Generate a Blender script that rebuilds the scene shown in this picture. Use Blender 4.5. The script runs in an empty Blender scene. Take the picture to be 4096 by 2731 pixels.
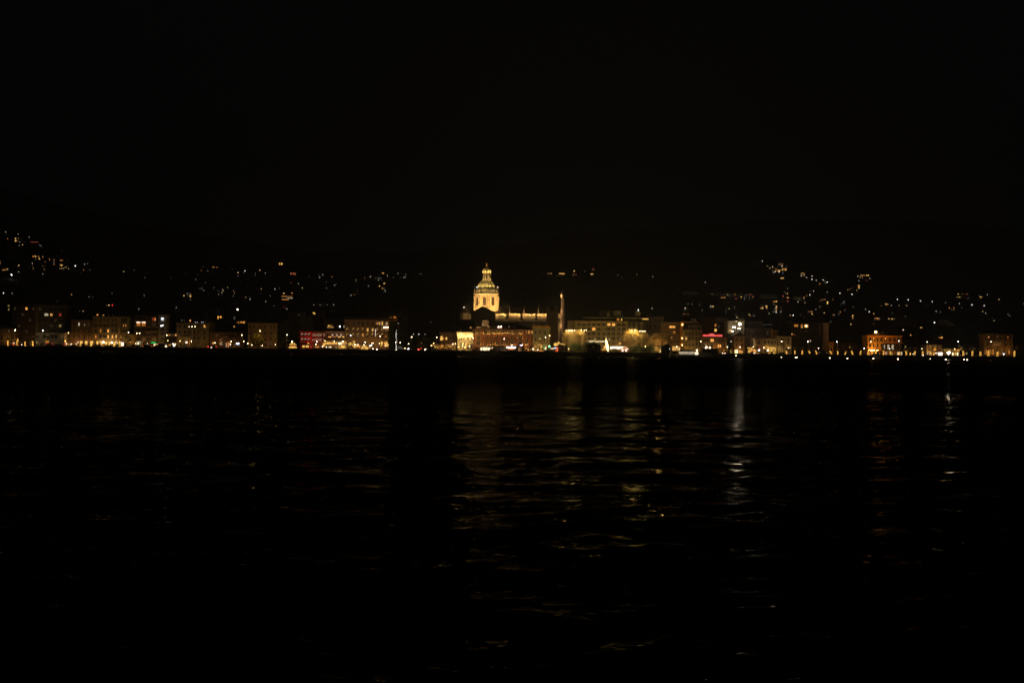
import bpy, math, random
import numpy as np
from mathutils import Vector, Matrix
random.seed(7)
R = math.radians
scn = bpy.context.scene
COL = scn.collection
# ---------------------------------------------------------------- camera
FPX = 35.0/36.0*4096
CAMZ = 4.0
PITCH, ROLL = 0.345, 0.60
cam_d = bpy.data.cameras.new('camera'); cam = bpy.data.objects.new('camera', cam_d); COL.objects.link(cam)
cam_d.lens = 35; cam_d.sensor_width = 36; cam_d.clip_start = 0.5; cam_d.clip_end = 12000
CM = Matrix.Rotation(R(90+PITCH), 3, 'X') @ Matrix.Rotation(R(ROLL), 3, 'Z')
cam.matrix_world = Matrix.Translation((0, 0, CAMZ)) @ CM.to_4x4()
scn.camera = cam

def ray(px, py):
    d = CM @ Vector(((px-2048)/FPX, (1364-py)/FPX, -1.0))
    return d / d.y

def P(px, py, Y):
    d = ray(px, py)
    return Vector((d.x*Y, Y, CAMZ + d.z*Y))

def K(Y): return Y/FPX            # metres per photo pixel at depth Y
GZ = 2.0                          # promenade level above the water

# ---------------------------------------------------------------- materials
MATS = {}
def nodes(name):
    m = bpy.data.materials.new(name); m.use_nodes = True
    nt = m.node_tree; nt.nodes.clear()
    return m, nt

def wallmat(name, col, rough=.9, scale=.35, var=.35, streak=True):
    if name in MATS: return MATS[name]
    m, nt = nodes(name); N = nt.nodes; L = nt.links
    out = N.new('ShaderNodeOutputMaterial'); b = N.new('ShaderNodeBsdfPrincipled')
    tc = N.new('ShaderNodeTexCoord'); mp = N.new('ShaderNodeMapping')
    mp.inputs['Scale'].default_value = (1, 1, .35 if streak else 1)
    n1 = N.new('ShaderNodeTexNoise'); n1.inputs['Scale'].default_value = scale; n1.inputs['Detail'].default_value = 6; n1.inputs['Roughness'].default_value = .7
    cr = N.new('ShaderNodeValToRGB')
    c0 = tuple(c*(1-var) for c in col); c1 = tuple(min(1, c*(1+var*.5)) for c in col)
    cr.color_ramp.elements[0].position = .3; cr.color_ramp.elements[0].color = (*c0, 1)
    cr.color_ramp.elements[1].position = .7; cr.color_ramp.elements[1].color = (*c1, 1)
    L.new(tc.outputs['Object'], mp.inputs['Vector']); L.new(mp.outputs['Vector'], n1.inputs['Vector'])
    L.new(n1.outputs['Fac'], cr.inputs['Fac']); L.new(cr.outputs['Color'], b.inputs['Base Color'])
    n2 = N.new('ShaderNodeTexNoise'); n2.inputs['Scale'].default_value = 6; n2.inputs['Detail'].default_value = 4
    L.new(tc.outputs['Object'], n2.inputs['Vector'])
    bp = N.new('ShaderNodeBump'); bp.inputs['Strength'].default_value = .3; bp.inputs['Distance'].default_value = .05
    L.new(n2.outputs['Fac'], bp.inputs['Height']); L.new(bp.outputs['Normal'], b.inputs['Normal'])
    b.inputs['Roughness'].default_value = rough
    L.new(b.outputs['BSDF'], out.inputs['Surface'])
    MATS[name] = m; return m

def plain(name, col, rough=.6, metal=0.0):
    if name in MATS: return MATS[name]
    m, nt = nodes(name); N = nt.nodes; L = nt.links
    out = N.new('ShaderNodeOutputMaterial'); b = N.new('ShaderNodeBsdfPrincipled')
    tc = N.new('ShaderNodeTexCoord'); n1 = N.new('ShaderNodeTexNoise'); n1.inputs['Scale'].default_value = 3
    L.new(tc.outputs['Object'], n1.inputs['Vector'])
    mx = N.new('ShaderNodeMix'); mx.data_type = 'RGBA'
    mx.inputs[6].default_value = (*[c*.8 for c in col], 1); mx.inputs[7].default_value = (*[min(1, c*1.15) for c in col], 1)
    L.new(n1.outputs['Fac'], mx.inputs[0]); L.new(mx.outputs[2], b.inputs['Base Color'])
    b.inputs['Roughness'].default_value = rough; b.inputs['Metallic'].default_value = metal
    L.new(b.outputs['BSDF'], out.inputs['Surface'])
    MATS[name] = m; return m

def glow(name, col, s, vary=0.0, sample=False):
    """a surface that gives off light (lamp, lit pane, sign)"""
    key = 'glow_'+name
    if key in MATS: return MATS[key]
    m, nt = nodes(key); N = nt.nodes; L = nt.links
    out = N.new('ShaderNodeOutputMaterial'); e = N.new('ShaderNodeEmission')
    e.inputs['Color'].default_value = (*col, 1); e.inputs['Strength'].default_value = s
    if vary:
        tc = N.new('ShaderNodeTexCoord'); oi = N.new('ShaderNodeObjectInfo')
        ad = N.new('ShaderNodeVectorMath'); ad.operation = 'ADD'
        mu = N.new('ShaderNodeVectorMath'); mu.operation = 'SCALE'; mu.inputs['Scale'].default_value = 40
        n1 = N.new('ShaderNodeTexNoise'); n1.inputs['Scale'].default_value = 1.6; n1.inputs['Detail'].default_value = 3
        co = N.new('ShaderNodeCombineXYZ')
        for i in range(3): L.new(oi.outputs['Random'], co.inputs[i])
        L.new(co.outputs[0], mu.inputs[0]); L.new(tc.outputs['Object'], ad.inputs[0]); L.new(mu.outputs[0], ad.inputs[1])
        L.new(ad.outputs[0], n1.inputs['Vector'])
        mr = N.new('ShaderNodeMapRange'); mr.inputs['From Min'].default_value = .3; mr.inputs['From Max'].default_value = .7
        mr.inputs['To Min'].default_value = s*(1-vary); mr.inputs['To Max'].default_value = s*(1+vary*.6)
        L.new(n1.outputs['Fac'], mr.inputs['Value']); L.new(mr.outputs[0], e.inputs['Strength'])
    L.new(e.outputs[0], out.inputs['Surface'])
    m.cycles.emission_sampling = 'AUTO' if sample else 'NONE'
    MATS[key] = m; return m

# lit panes
G = {
 'd': glow('dim', (1, .5, .16), .10, .6), 'q': glow('dim_grey', (.8, .85, .7), .10, .6), 'o': glow('orange', (1, .34, .05), .62, .6),
 'O': glow('bright_orange', (1, .42, .08), 1.6, .5), 'y': glow('yellow', (1, .52, .13), .95, .6),
 'Y': glow('bright_yellow', (1, .55, .115), 1.4, .5), 'w': glow('pale', (1, .84, .55), .8, .6),
 'W': glow('bright_white', (1, .80, .46), 2.4, .4), 'c': glow('cool', (.85, .95, 1), .7, .5),
 'C': glow('bright_cool', (.92, .96, 1), 4.0, .3), 'r': glow('red_pane', (1, .1, .06), .35, .5),
 'e': glow('olive', (1, .75, .25), .28, .6), 'p': glow('pink', (1, .58, .36), .55, .5), 'P': glow('bright_pink', (1, .72, .55), 3.0, .3),
 'H': glow('lintel_lamp', (1, .74, .55), .75), 'n': glow('neon_letter', (1, .40, .34), 1.3),
 'B': glow('blue_sign', (.35, .55, 1), 4.0), 'N': glow('green_sign', (.04, 1, .18), 1.4), 'v': glow('violet', (.5, .35, 1), 1.2),
 'R': glow('red_lamp', (1, .08, .03), 2.5), 'M': glow('red_halo', (1, .02, .02), .8), 'i': glow('faint', (1, .55, .25), .035, .6),
 'k': glow('faint_grey', (.8, .85, .8), .03, .6),
}
DARKGLASS = plain('dark_glass', (.02, .022, .025), .12)
G['D'] = DARKGLASS
# lamps that also light what stands around them
LAMP = {
 'w': glow('lamp_white', (1, .74, .42), 22, sample=True), 'y': glow('lamp_warm', (1, .60, .20), 24, sample=True),
 'o': glow('lamp_orange', (1, .50, .14), 24, sample=True), 'c': glow('lamp_cool', (.84, .90, 1), 24, sample=True),
 'p': glow('lamp_pink', (1, .66, .46), 22, sample=True), 'W': glow('lamp_flood', (1, .84, .60), 110, sample=True),
 'F': glow('flood_lens', (1, .82, .56), 400, sample=True), 'S': glow('lamp_strong', (1, .84, .58), 90, sample=True),
 'g': glow('lamp_green', (.1, 1, .35), 18, sample=True), 'r': glow('lamp_red', (1, .06, .03), 16), 'v': glow('lamp_violet', (.55, .4, 1), 20),
}
# hillside points of light: small, they light nothing
DOT = {
 'w': glow('dot_white', (1, .90, .70), 1.05), 'W': glow('dot_bright', (1, .92, .80), 3.2, sample=True), 'y': glow('dot_yellow', (1, .66, .24), 1.2),
 'o': glow('dot_orange', (1, .40, .10), .8), 'r': glow('dot_red', (1, .18, .12), .7), 'd': glow('dot_dim', (.9, .9, .8), .32),
 'g': glow('dot_green', (.6, 1, .4), .8), 'b': glow('dot_blue', (.35, .45, 1), .9), 'Z': glow('dot_flare', (1, .90, .72), 14, sample=True),
 'R': glow('dot_mast_red', (1, .03, .03), 1.4), 'G': glow('dot_gold', (1, .58, .15), 1.7),
}
def wm(kind):
    T = {
     'yellow': (.50, .37, .18), 'beige': (.52, .44, .32), 'brown': (.30, .20, .13), 'darkbrown': (.16, .10, .07), 'olive': (.34, .30, .19),
     'grey': (.34, .33, .32), 'darkgrey': (.13, .13, .13), 'brick': (.30, .125, .075), 'red': (.50, .05, .05), 'orange': (.60, .29, .07),
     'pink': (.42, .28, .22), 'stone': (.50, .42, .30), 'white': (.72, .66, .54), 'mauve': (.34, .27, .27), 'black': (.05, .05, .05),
     'hill': (.20, .18, .15)}
    return wallmat('plaster_'+kind, T[kind])
ROOFM = wallmat('roof_tiles', (.055, .042, .036), .85, 1.5, .4, False)
STONE = wallmat('carved_stone', (.46, .40, .31), .85, .8, .25)
METAL = plain('grey_metal', (.35, .34, .31), .5, .3)
DARKMETAL = plain('dark_metal', (.05, .05, .05), .5, .4)
SHUT = plain('shutter_wood', (.07, .055, .04), .7)
BARK = wallmat('bark', (.10, .075, .05), .95, 2.0, .4)
TWIG = plain('twig', (.46, .34, .18), .9)
LEAF = plain('leaf', (.055, .085, .03), .7)
LEAFY = plain('leaf_lamplit', (.22, .17, .04), .7)  # yellow lamplight on the foliage is put into this leaf colour
COPPER = wallmat('copper_roof', (.34, .31, .18), .45, .5, .35, True)
FRAMEM = plain('window_frame', (.36, .31, .23), .7)

# ---------------------------------------------------------------- mesh helpers
def flood_parts(t, p, r, lens, back):
    """a round floodlight that looks out over the lake: lens in front, dark housing behind"""
    m = MB(); m.rings((0, 0, 0), [(r, 0), (r*.9, r*.22), (r*.5, r*.4), (.02, r*.46)], 14, 0, 0, False); m.v = [(x+p.x, p.y-z, p.z+y) for x, y, z in m.v]; m.build('lens', lens, t)
    m = MB(); m.rings((0, 0, 0), [(r*1.08, .03), (r*1.12, -.12), (r*.7, -r*.7), (r*.2, -r*.9)], 14); m.v = [(x+p.x, p.y-z, p.z+y) for x, y, z in m.v]; m.build('housing', DARKMETAL, t)
    m = MB(); m.tube(p+Vector((0, r*.8, 0)), p+Vector(back), .12, .12); m.build('bracket', METAL, t)
class MB:
    def __init__(s): s.v = []; s.f = []; s.m = []
    def face(s, pts, m=0):
        i = len(s.v); s.v += [tuple(p) for p in pts]; s.f.append(tuple(range(i, i+len(pts)))); s.m.append(m)
    def box(s, x0, x1, y0, y1, z0, z1, m=0):
        i = len(s.v)
        s.v += [(x0,y0,z0),(x1,y0,z0),(x1,y1,z0),(x0,y1,z0),(x0,y0,z1),(x1,y0,z1),(x1,y1,z1),(x0,y1,z1)]
        for q in ((0,3,2,1),(4,5,6,7),(0,1,5,4),(1,2,6,5),(2,3,7,6),(3,0,4,7)):
            s.f.append(tuple(i+k for k in q)); s.m.append(m)
        return s
    def prism(s, pts, y0, y1, m=0):
        """outline in x,z (counter-clockwise seen from -y), swept from y0 to y1"""
        n = len(pts); i = len(s.v)
        s.v += [(x, y0, z) for x, z in pts] + [(x, y1, z) for x, z in pts]
        s.f.append(tuple(i+k for k in range(n))); s.m.append(m)
        s.f.append(tuple(i+n+k for k in reversed(range(n)))); s.m.append(m)
        for k in range(n):
            a, b = k, (k+1) % n
            s.f.append((i+b, i+a, i+n+a, i+n+b)); s.m.append(m)
        return s
    def rings(s, c, prof, n=12, rot=0.0, m=0, cap=True, sx=1.0, sy=1.0):
        """stacked rings round the vertical axis; prof = [(radius, z)]"""
        i = len(s.v)
        for r, z in prof:
            for k in range(n):
                a = rot + 2*math.pi*k/n
                s.v.append((c[0]+sx*r*math.sin(a), c[1]-sy*r*math.cos(a), c[2]+z))
        for j in range(len(prof)-1):
            for k in range(n):
                k2 = (k+1) % n
                s.f.append((i+j*n+k, i+j*n+k2, i+(j+1)*n+k2, i+(j+1)*n+k)); s.m.append(m)
        if cap:
            s.f.append(tuple(i+k for k in reversed(range(n)))); s.m.append(m)
            t = i+(len(prof)-1)*n
            s.f.append(tuple(t+k for k in range(n))); s.m.append(m)
        return s
    def ball(s, c, r, m=0, n=8, h=5, sz=1.0):
        prof = [(max(r*math.sin(math.pi*k/h), 1e-3), -r*sz*math.cos(math.pi*k/h)) for k in range(h+1)]
        return s.rings(c, prof, n, 0, m, True)
    def tube(s, a, b, r0, r1, n=6, m=0):
        a = Vector(a); b = Vector(b); d = (b-a)
        if d.length < 1e-6: return s
        d.normalize(); u = d.orthogonal().normalized(); w = d.cross(u); i = len(s.v)
        for c, r in ((a, r0), (b, r1)):
            for k in range(n):
                t = 2*math.pi*k/n; s.v.append(tuple(c + (u*math.cos(t)+w*math.sin(t))*r))
        for k in range(n):
            k2 = (k+1) % n; s.f.append((i+k, i+k2, i+n+k2, i+n+k)); s.m.append(m)
        s.f.append(tuple(i+k for k in reversed(range(n)))); s.m.append(m)
        s.f.append(tuple(i+n+k for k in range(n))); s.m.append(m)
        return s
    def mesh(s, name, mats, org=(0,0,0), smooth=False):
        me = bpy.data.meshes.new(name); o = Vector(org)
        me.from_pydata([tuple(Vector(p)-o) for p in s.v], [], s.f)
        for m in mats: me.materials.append(m)
        for p, k in zip(me.polygons, s.m):
            p.material_index = k; p.use_smooth = smooth
        me.update(); return me
    def build(s, name, mats, parent=None, org=None, smooth=False):
        if not isinstance(mats, (list, tuple)): mats = [mats]
        if org is None: org = parent.location if parent is not None and parent.parent is None else (0,0,0)
        if parent is not None and parent.parent is not None: org = Vector(parent.parent.location)+Vector(parent.location)
        ob = bpy.data.objects.new(name, s.mesh(name, mats, org, smooth)); COL.objects.link(ob)
        if parent is not None: ob.parent = parent
        else: ob.location = org
        return ob

THINGS = []
def tag(o, label, cat, group=None, px=None):
    o['label'] = label; o['category'] = cat
    if group: o['group'] = group
    THINGS.append((o, px)); return o
def thing(name, label, cat, loc, group=None, px=None):
    o = bpy.data.objects.new(name, None); COL.objects.link(o); o.location = loc; o.empty_display_size = .5
    return tag(o, label, cat, group, px)
def setting(o, kind='structure'):
    o['kind'] = kind; return o
def add(mesh, name, parent, loc):
    """loc in world coordinates"""
    o = bpy.data.objects.new(name, mesh); COL.objects.link(o); o.parent = parent
    base = Vector(parent.location) + (Vector(parent.parent.location) if parent.parent else Vector())
    o.location = Vector(loc) - base; return o

def point(px, py, Y, col, power, r=.25):
    l = bpy.data.lights.new('lamp_and_fill_light', 'POINT'); l.energy = power; l.color = col; l.shadow_soft_size = r  # serves real lamps and added fill lights alike
    o = bpy.data.objects.new('lamp_and_fill_light', l); COL.objects.link(o); o.location = P(px, py, Y); return o
def pt(loc, col, power, r=.25):
    l = bpy.data.lights.new('lamp_and_fill_light', 'POINT'); l.energy = power; l.color = col; l.shadow_soft_size = r
    o = bpy.data.objects.new('lamp_and_fill_light', l); COL.objects.link(o); o.location = loc; return o
WASH = .30
def wash(px, py, Yf, d, E, col=(1, .68, .30), r=.3):
    """an added, unseen fill light D metres in front of a facade at depth Yf that gives irradiance E on it"""
    col = (col[0], col[1]*.88, col[2]*.66)
    f = .62 if px < 1200 else .8 if px < 1560 else .9
    return point(px, py, Yf-d, col, 4*math.pi*d*d*E*WASH*f, r)
def spot(loc, to, power, ang, col, blend=.6, r=.2):
    l = bpy.data.lights.new('flood_light', 'SPOT'); l.energy = power; l.color = col; l.spot_size = R(ang); l.spot_blend = blend; l.shadow_soft_size = r
    o = bpy.data.objects.new('flood_light', l); COL.objects.link(o); o.location = loc
    o.rotation_euler = (Vector(to)-Vector(loc)).to_track_quat('-Z', 'Y').to_euler(); return o

# ---------------------------------------------------------------- windows
WCACHE = {}
def winmesh(w, h, style, g):
    key = (round(w, 1), round(h, 1), style, g)
    if key in WCACHE: return WCACHE[key]
    w, h = key[0], key[1]; mb = MB(); a, b = -w/2, w/2; z0, z1 = -h/2, h/2; t = min(.14, w*.12)
    mats = [FRAMEM, G[g], SHUT]
    if style in 'rsbnh':
        mb.box(a-t, a, -.10, .05, z0-t, z1+t); mb.box(b, b+t, -.10, .05, z0-t, z1+t)
        mb.box(a, b, -.10, .05, z1, z1+t); mb.box(a-t*1.6, b+t*1.6, -.16, .05, z0-t*1.9, z0-t*.9)
        mb.face([(a, -.03, z0), (b, -.03, z0), (b, -.03, z1), (a, -.03, z1)], 1)
        if style != 'n' and w > .8:
            mb.box(-.045, .045, -.065, -.032, z0, z1)
            if h > 1.3: mb.box(a, -.05, -.06, -.032, z0+h*.62, z0+h*.62+.07); mb.box(.05, b, -.06, -.032, z0+h*.62, z0+h*.62+.07)
    if style == 's':
        mb.box(a-t-w*.42, a-t-.02, -.08, -.02, z0, z1, 2); mb.box(b+t+.02, b+t+w*.42, -.08, -.02, z0, z1, 2)
    if style in 'bh':      # lamp strip under the lintel; glowing side bar paints the lit left edge
        mats = [FRAMEM, G[g], G['H'] if style == 'b' else G['y']]
        mb.box(a+.05, b-.05, -.28, -.12, z1-.22, z1-.02, 2)
        mb.box(a-.02, a+.09, -.24, -.12, z0+h*.35, z1-.24, 2)
    if style in 'am':
        n = 8; r = w/2; zc = z1-r
        arc = [(r*math.cos(math.pi*k/n), zc+r*math.sin(math.pi*k/n)) for k in range(n+1)]
        arc2 = [((r+t)*math.cos(math.pi*k/n), zc+(r+t)*math.sin(math.pi*k/n)) for k in range(n+1)]
        pane = [(a, z0), (b, z0)] + arc
        mb.face([(x, -.03, z) for x, z in pane], 1)
        mb.box(a-t, a, -.12, .05, z0, zc); mb.box(b, b+t, -.12, .05, z0, zc); mb.box(a-t*1.5, b+t*1.5, -.18, .05, z0-t, z0)
        for k in range(n):
            mb.prism([arc[k], arc2[k], arc2[k+1], arc[k+1]], -.12, .05)
        if style == 'a' and w > .8: mb.box(-.05, .05, -.06, -.032, z0, z1-.05)
    if style == 'f':       # frameless glowing shopfront with a sill and jamb posts
        mb.face([(a, -.05, z0), (b, -.05, z0), (b, -.05, z1), (a, -.05, z1)], 1)
        mb.box(a-.08, a, -.12, .05, z0, z1+.1); mb.box(b, b+.08, -.12, .05, z0, z1+.1); mb.box(a, b, -.14, .05, z1, z1+.12)
        if w > 1.2:
            for k in range(1, max(2, int(w/1.1))):
                x = a + w*k/max(2, int(w/1.1)); mb.box(x-.035, x+.035, -.09, -.052, z0, z1)
    WCACHE[key] = mb.mesh('window', mats); return WCACHE[key]

# ---------------------------------------------------------------- buildings
class Bld:
    def __init__(s, name, label, px0, px1, top, Y, wall='beige', depth=14, roof=None, cat='building', group=None, base=None, courses=(), cornice=True, mid=None, roofm=None):
        s.Y = Y; s.k = K(Y); mid = mid if mid else top+40
        s.x0 = P(px0, mid, Y).x; s.x1 = P(px1, mid, Y).x; s.zt = P((px0+px1)/2, top, Y).z; s.z0 = GZ if base is None else base
        depth *= 1-.6*min(1, abs((px0+px1)/2-2048)/1900); s.d = depth; s.px = (px0+px1)/2; wmat = wm(wall) if isinstance(wall, str) else wall
        s.o = thing(name, label, cat, ((s.x0+s.x1)/2, Y, s.z0), group, s.px)
        mb = MB(); mb.box(s.x0, s.x1, Y, Y+depth, s.z0-.5, s.zt)
        for c in courses:
            z = P(s.px, c, Y).z; mb.box(s.x0-.12, s.x1+.12, Y-.16, Y-.002, z-.16, z+.16)
        s.wall = mb.build('wall', wmat, s.o)
        if cornice:
            m = MB(); m.box(s.x0-.35, s.x1+.35, Y-.45, Y+depth+.35, s.zt+.002, s.zt+.38); m.box(s.x0-.2, s.x1+.2, Y-.25, Y-.004, s.zt-.35, s.zt); m.build('cornice', wmat, s.o)
        s.roof(roof, roofm or ROOFM)
    def roof(s, roof, rm):
        if not roof: return
        kind = roof[0]; h = roof[1]*s.k; m = MB(); z = s.zt+.39; e = .55
        x0, x1, y0, y1 = s.x0-e, s.x1+e, s.Y-e, s.Y+s.d+e
        if kind == 'hip':
            i = min((x1-x0)/2*.98, (y1-y0)/2); ym = (y0+y1)/2
            a, b, c, d = (x0,y0,z), (x1,y0,z), (x1,y1,z), (x0,y1,z); p, q = (x0+i,ym,z+h), (x1-i,ym,z+h)
            m.face([a,b,q,p]); m.face([b,c,q]); m.face([c,d,p,q]); m.face([d,a,p]); m.face([d,c,b,a])
        elif kind == 'gable':      # ridge runs away from the viewer
            xm = (x0+x1)/2; m.prism([(x0,z),(x1,z),(xm,z+h)], y0, y1)
        elif kind == 'mansard':
            j = h*.35; a = [(x0,y0),(x1,y0),(x1,y1),(x0,y1)]; b = [(x0+j,y0+j),(x1-j,y0+j),(x1-j,y1-j),(x0+j,y1-j)]
            for k in range(4):
                k2 = (k+1) % 4; m.face([(*a[k],z),(*a[k2],z),(*b[k2],z+h),(*b[k],z+h)])
            m.face([(*p,z+h) for p in b]); m.face([(*p,z) for p in reversed(a)])
        elif kind == 'flat':
            m.box(x0+.4, x1-.4, y0+.4, y1-.4, z, z+h)
        m.build('roof', rm, s.o)
    def win(s, px, py, w, h, g='D', style='r', name='window', out=0.0):
        p = P(px, py, s.Y); 
        return add(winmesh(w*s.k, h*s.k, style, g), name, s.o, (p.x, s.Y-.004-out, p.z))
    def grid(s, xs, y, w, h, pat=None, style='r', dflt='D'):
        for i, x in enumerate(xs):
            s.win(x, y, w, h, pat[i] if pat else dflt, style)
    def box(s, name, px0, px1, py0, py1, out, mat, thick=None):
        """a block on the facade, from pixel row py0 (top) to py1 (bottom)"""
        a = P(px0, (py0+py1)/2, s.Y); b = P(px1, (py0+py1)/2, s.Y); zt = P((px0+px1)/2, py0, s.Y).z; zb = P((px0+px1)/2, py1, s.Y).z
        m = MB(); m.box(a.x, b.x, s.Y-out, s.Y-.006 if thick is None else s.Y-out+thick, zb, zt); return m.build(name, mat, s.o)
    def top(s, name, px0, px1, py0, py1, back, depth, mat):
        Yb = s.Y+back; a = P(px0, py0, Yb); b = P(px1, py0, Yb); zb = P((px0+px1)/2, py1, Yb).z
        m = MB(); m.box(a.x, b.x, Yb, Yb+depth, zb, P((px0+px1)/2, py0, Yb).z); return m.build(name, mat, s.o)
    def balcony(s, px0, px1, py, h=8, out=1.2, mat=None):
        a = P(px0, py, s.Y); b = P(px1, py, s.Y); m = MB(); hh = 1.0
        m.box(a.x, b.x, s.Y-out, s.Y-.008, a.z-.18, a.z)
        m.box(a.x, b.x, s.Y-out, s.Y-out+.06, a.z+hh-.06, a.z+hh)
        n = max(3, int((b.x-a.x)/.35))
        for k in range(n+1):
            x = a.x+.03+(b.x-a.x-.06)*k/n; m.box(x-.02, x+.02, s.Y-out+.01, s.Y-out+.05, a.z, a.z+hh-.06)
        return m.build('balcony', mat or FRAMEM, s.o)
def lettering(text, px0, px1, pyb, pyt, Y, mat, parent, name='sign_lettering', yaw=0):
    cu = bpy.data.curves.new(name, 'FONT'); cu.body = text; cu.extrude = .06; cu.align_x = 'LEFT'
    o = bpy.data.objects.new(name, cu); COL.objects.link(o)
    bpy.context.view_layer.update()
    dg = bpy.context.evaluated_depsgraph_get(); me = bpy.data.meshes.new_from_object(o.evaluated_get(dg))
    bpy.data.objects.remove(o); 
    xs = [v.co.x for v in me.vertices]; ys = [v.co.y for v in me.vertices]
    a = P(px0, pyb, Y); b = P(px1, pyb, Y); h = (pyb-pyt)*K(Y); sx = (b.x-a.x)/(max(xs)-min(xs)); sy = h/(max(ys)-min(ys)); mx, my = min(xs), min(ys)
    for v in me.vertices:
        x, y, z = v.co; v.co = ((x-mx)*sx, -z, (y-my)*sy)
    me.materials.clear(); me.materials.append(mat)
    return add(me, name, parent, a)

# ---------------------------------------------------------------- where along the shore (for labels)
SPOTS = [(0,46,'the gabled house by the lit awning'),(46,142,'the brown tower block'),(142,258,'the olive balcony block'),(258,372,'the dim brown house'),
 (372,512,'the five-storey yellow hotel'),(512,600,'the block with glowing orange balconies'),(600,665,'the white-lit stair tower'),(665,712,'the row of slit windows'),(712,836,'the hip-roofed palazzo'),
 (836,900,'the long dark block'),(900,990,'the glowing shop canopy'),(990,1112,'the brown palazzo with yellow-lit tree'),(1112,1198,'the glowing carousel'),(1198,1300,'the red-lit house'),
 (1300,1380,'the garlanded pavilion'),(1380,1470,'the big brown hotel'),(1470,1560,'the vertical neon sign'),(1560,1660,'the white-wrapped tree'),(1660,1760,'the dark lakeside park'),(1760,1830,'the dark house with dome'),
 (1830,1895,'the white floodlit theatre'),(1895,1960,'the cathedral dome'),(1960,2100,'the arcaded brick palazzo'),(2100,2200,'the olive corner house'),(2200,2300,'the slender cathedral spire'),
 (2300,2420,'the cream hotel with sign'),(2420,2500,'the lit Christmas spire'),(2500,2600,'the golden lamplit tree'),(2600,2700,'the brown bare tree'),(2700,2800,'the lit ferry'),
 (2800,2910,'the red neon hotel'),(2910,2985,'the floodlit scaffold'),(2985,3050,'the amber garland trees'),(3050,3110,'the yellow-windowed cafe'),(3110,3170,'the beige house with tarp'),
 (3170,3270,'the dark flats'),(3270,3400,'the narrow pale tower'),(3400,3470,'the dark gap beside the orange villa'),(3470,3610,'the orange floodlit villa'),(3610,3700,'the dark garden'),(3700,3790,'the striped lit facade'),
 (3790,3930,'the dazzling quay floodlight'),(3930,4200,'the russet house with flame uplights')]
def where(px):
    for a, b, t in SPOTS:
        if a <= px < b: return t
    return SPOTS[0][2] if px < 0 else SPOTS[-1][2]
ORD = 'first second third fourth fifth sixth seventh eighth ninth tenth eleventh twelfth thirteenth fourteenth fifteenth sixteenth seventeenth eighteenth nineteenth twentieth'.split()
# ---------------------------------------------------------------- night sky
w = bpy.data.worlds.new('World'); scn.world = w; w.use_nodes = True
nt = w.node_tree; bgn = nt.nodes['Background']
sky = nt.nodes.new('ShaderNodeTexSky'); sky.sky_type = 'NISHITA'; sky.sun_disc = False; sky.sun_elevation = R(-9); sky.sun_rotation = R(200)
mix = nt.nodes.new('ShaderNodeMix'); mix.data_type = 'RGBA'; mix.blend_type = 'ADD'; mix.inputs[0].default_value = 1.0
mix.inputs[7].default_value = (.00145, .00155, .0017, 1)
sc_ = nt.nodes.new('ShaderNodeMix'); sc_.data_type = 'RGBA'; sc_.blend_type = 'MULTIPLY'; sc_.inputs[0].default_value = 1.0; sc_.inputs[7].default_value = (.002, .002, .002, 1)
nt.links.new(sky.outputs[0], sc_.inputs[6]); nt.links.new(sc_.outputs[2], mix.inputs[6]); nt.links.new(mix.outputs[2], bgn.inputs['Color'])
bgn.inputs['Strength'].default_value = 1.0
scn.view_settings.view_transform = 'Standard'; scn.view_settings.look = 'None'; scn.view_settings.exposure = 0; scn.view_settings.gamma = 1
cy = scn.cycles
cy.use_denoising = True; cy.denoiser = 'OPENIMAGEDENOISE'; cy.max_bounces = 4; cy.diffuse_bounces = 2; cy.glossy_bounces = 2; cy.transmission_bounces = 2
cy.caustics_reflective = False; cy.caustics_refractive = False; cy.sample_clamp_indirect = 2.0; cy.use_light_tree = True
cy.use_adaptive_sampling = True; cy.adaptive_threshold = .006; cy.adaptive_min_samples = 24
scn.render.filter_size = 1.3

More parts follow.
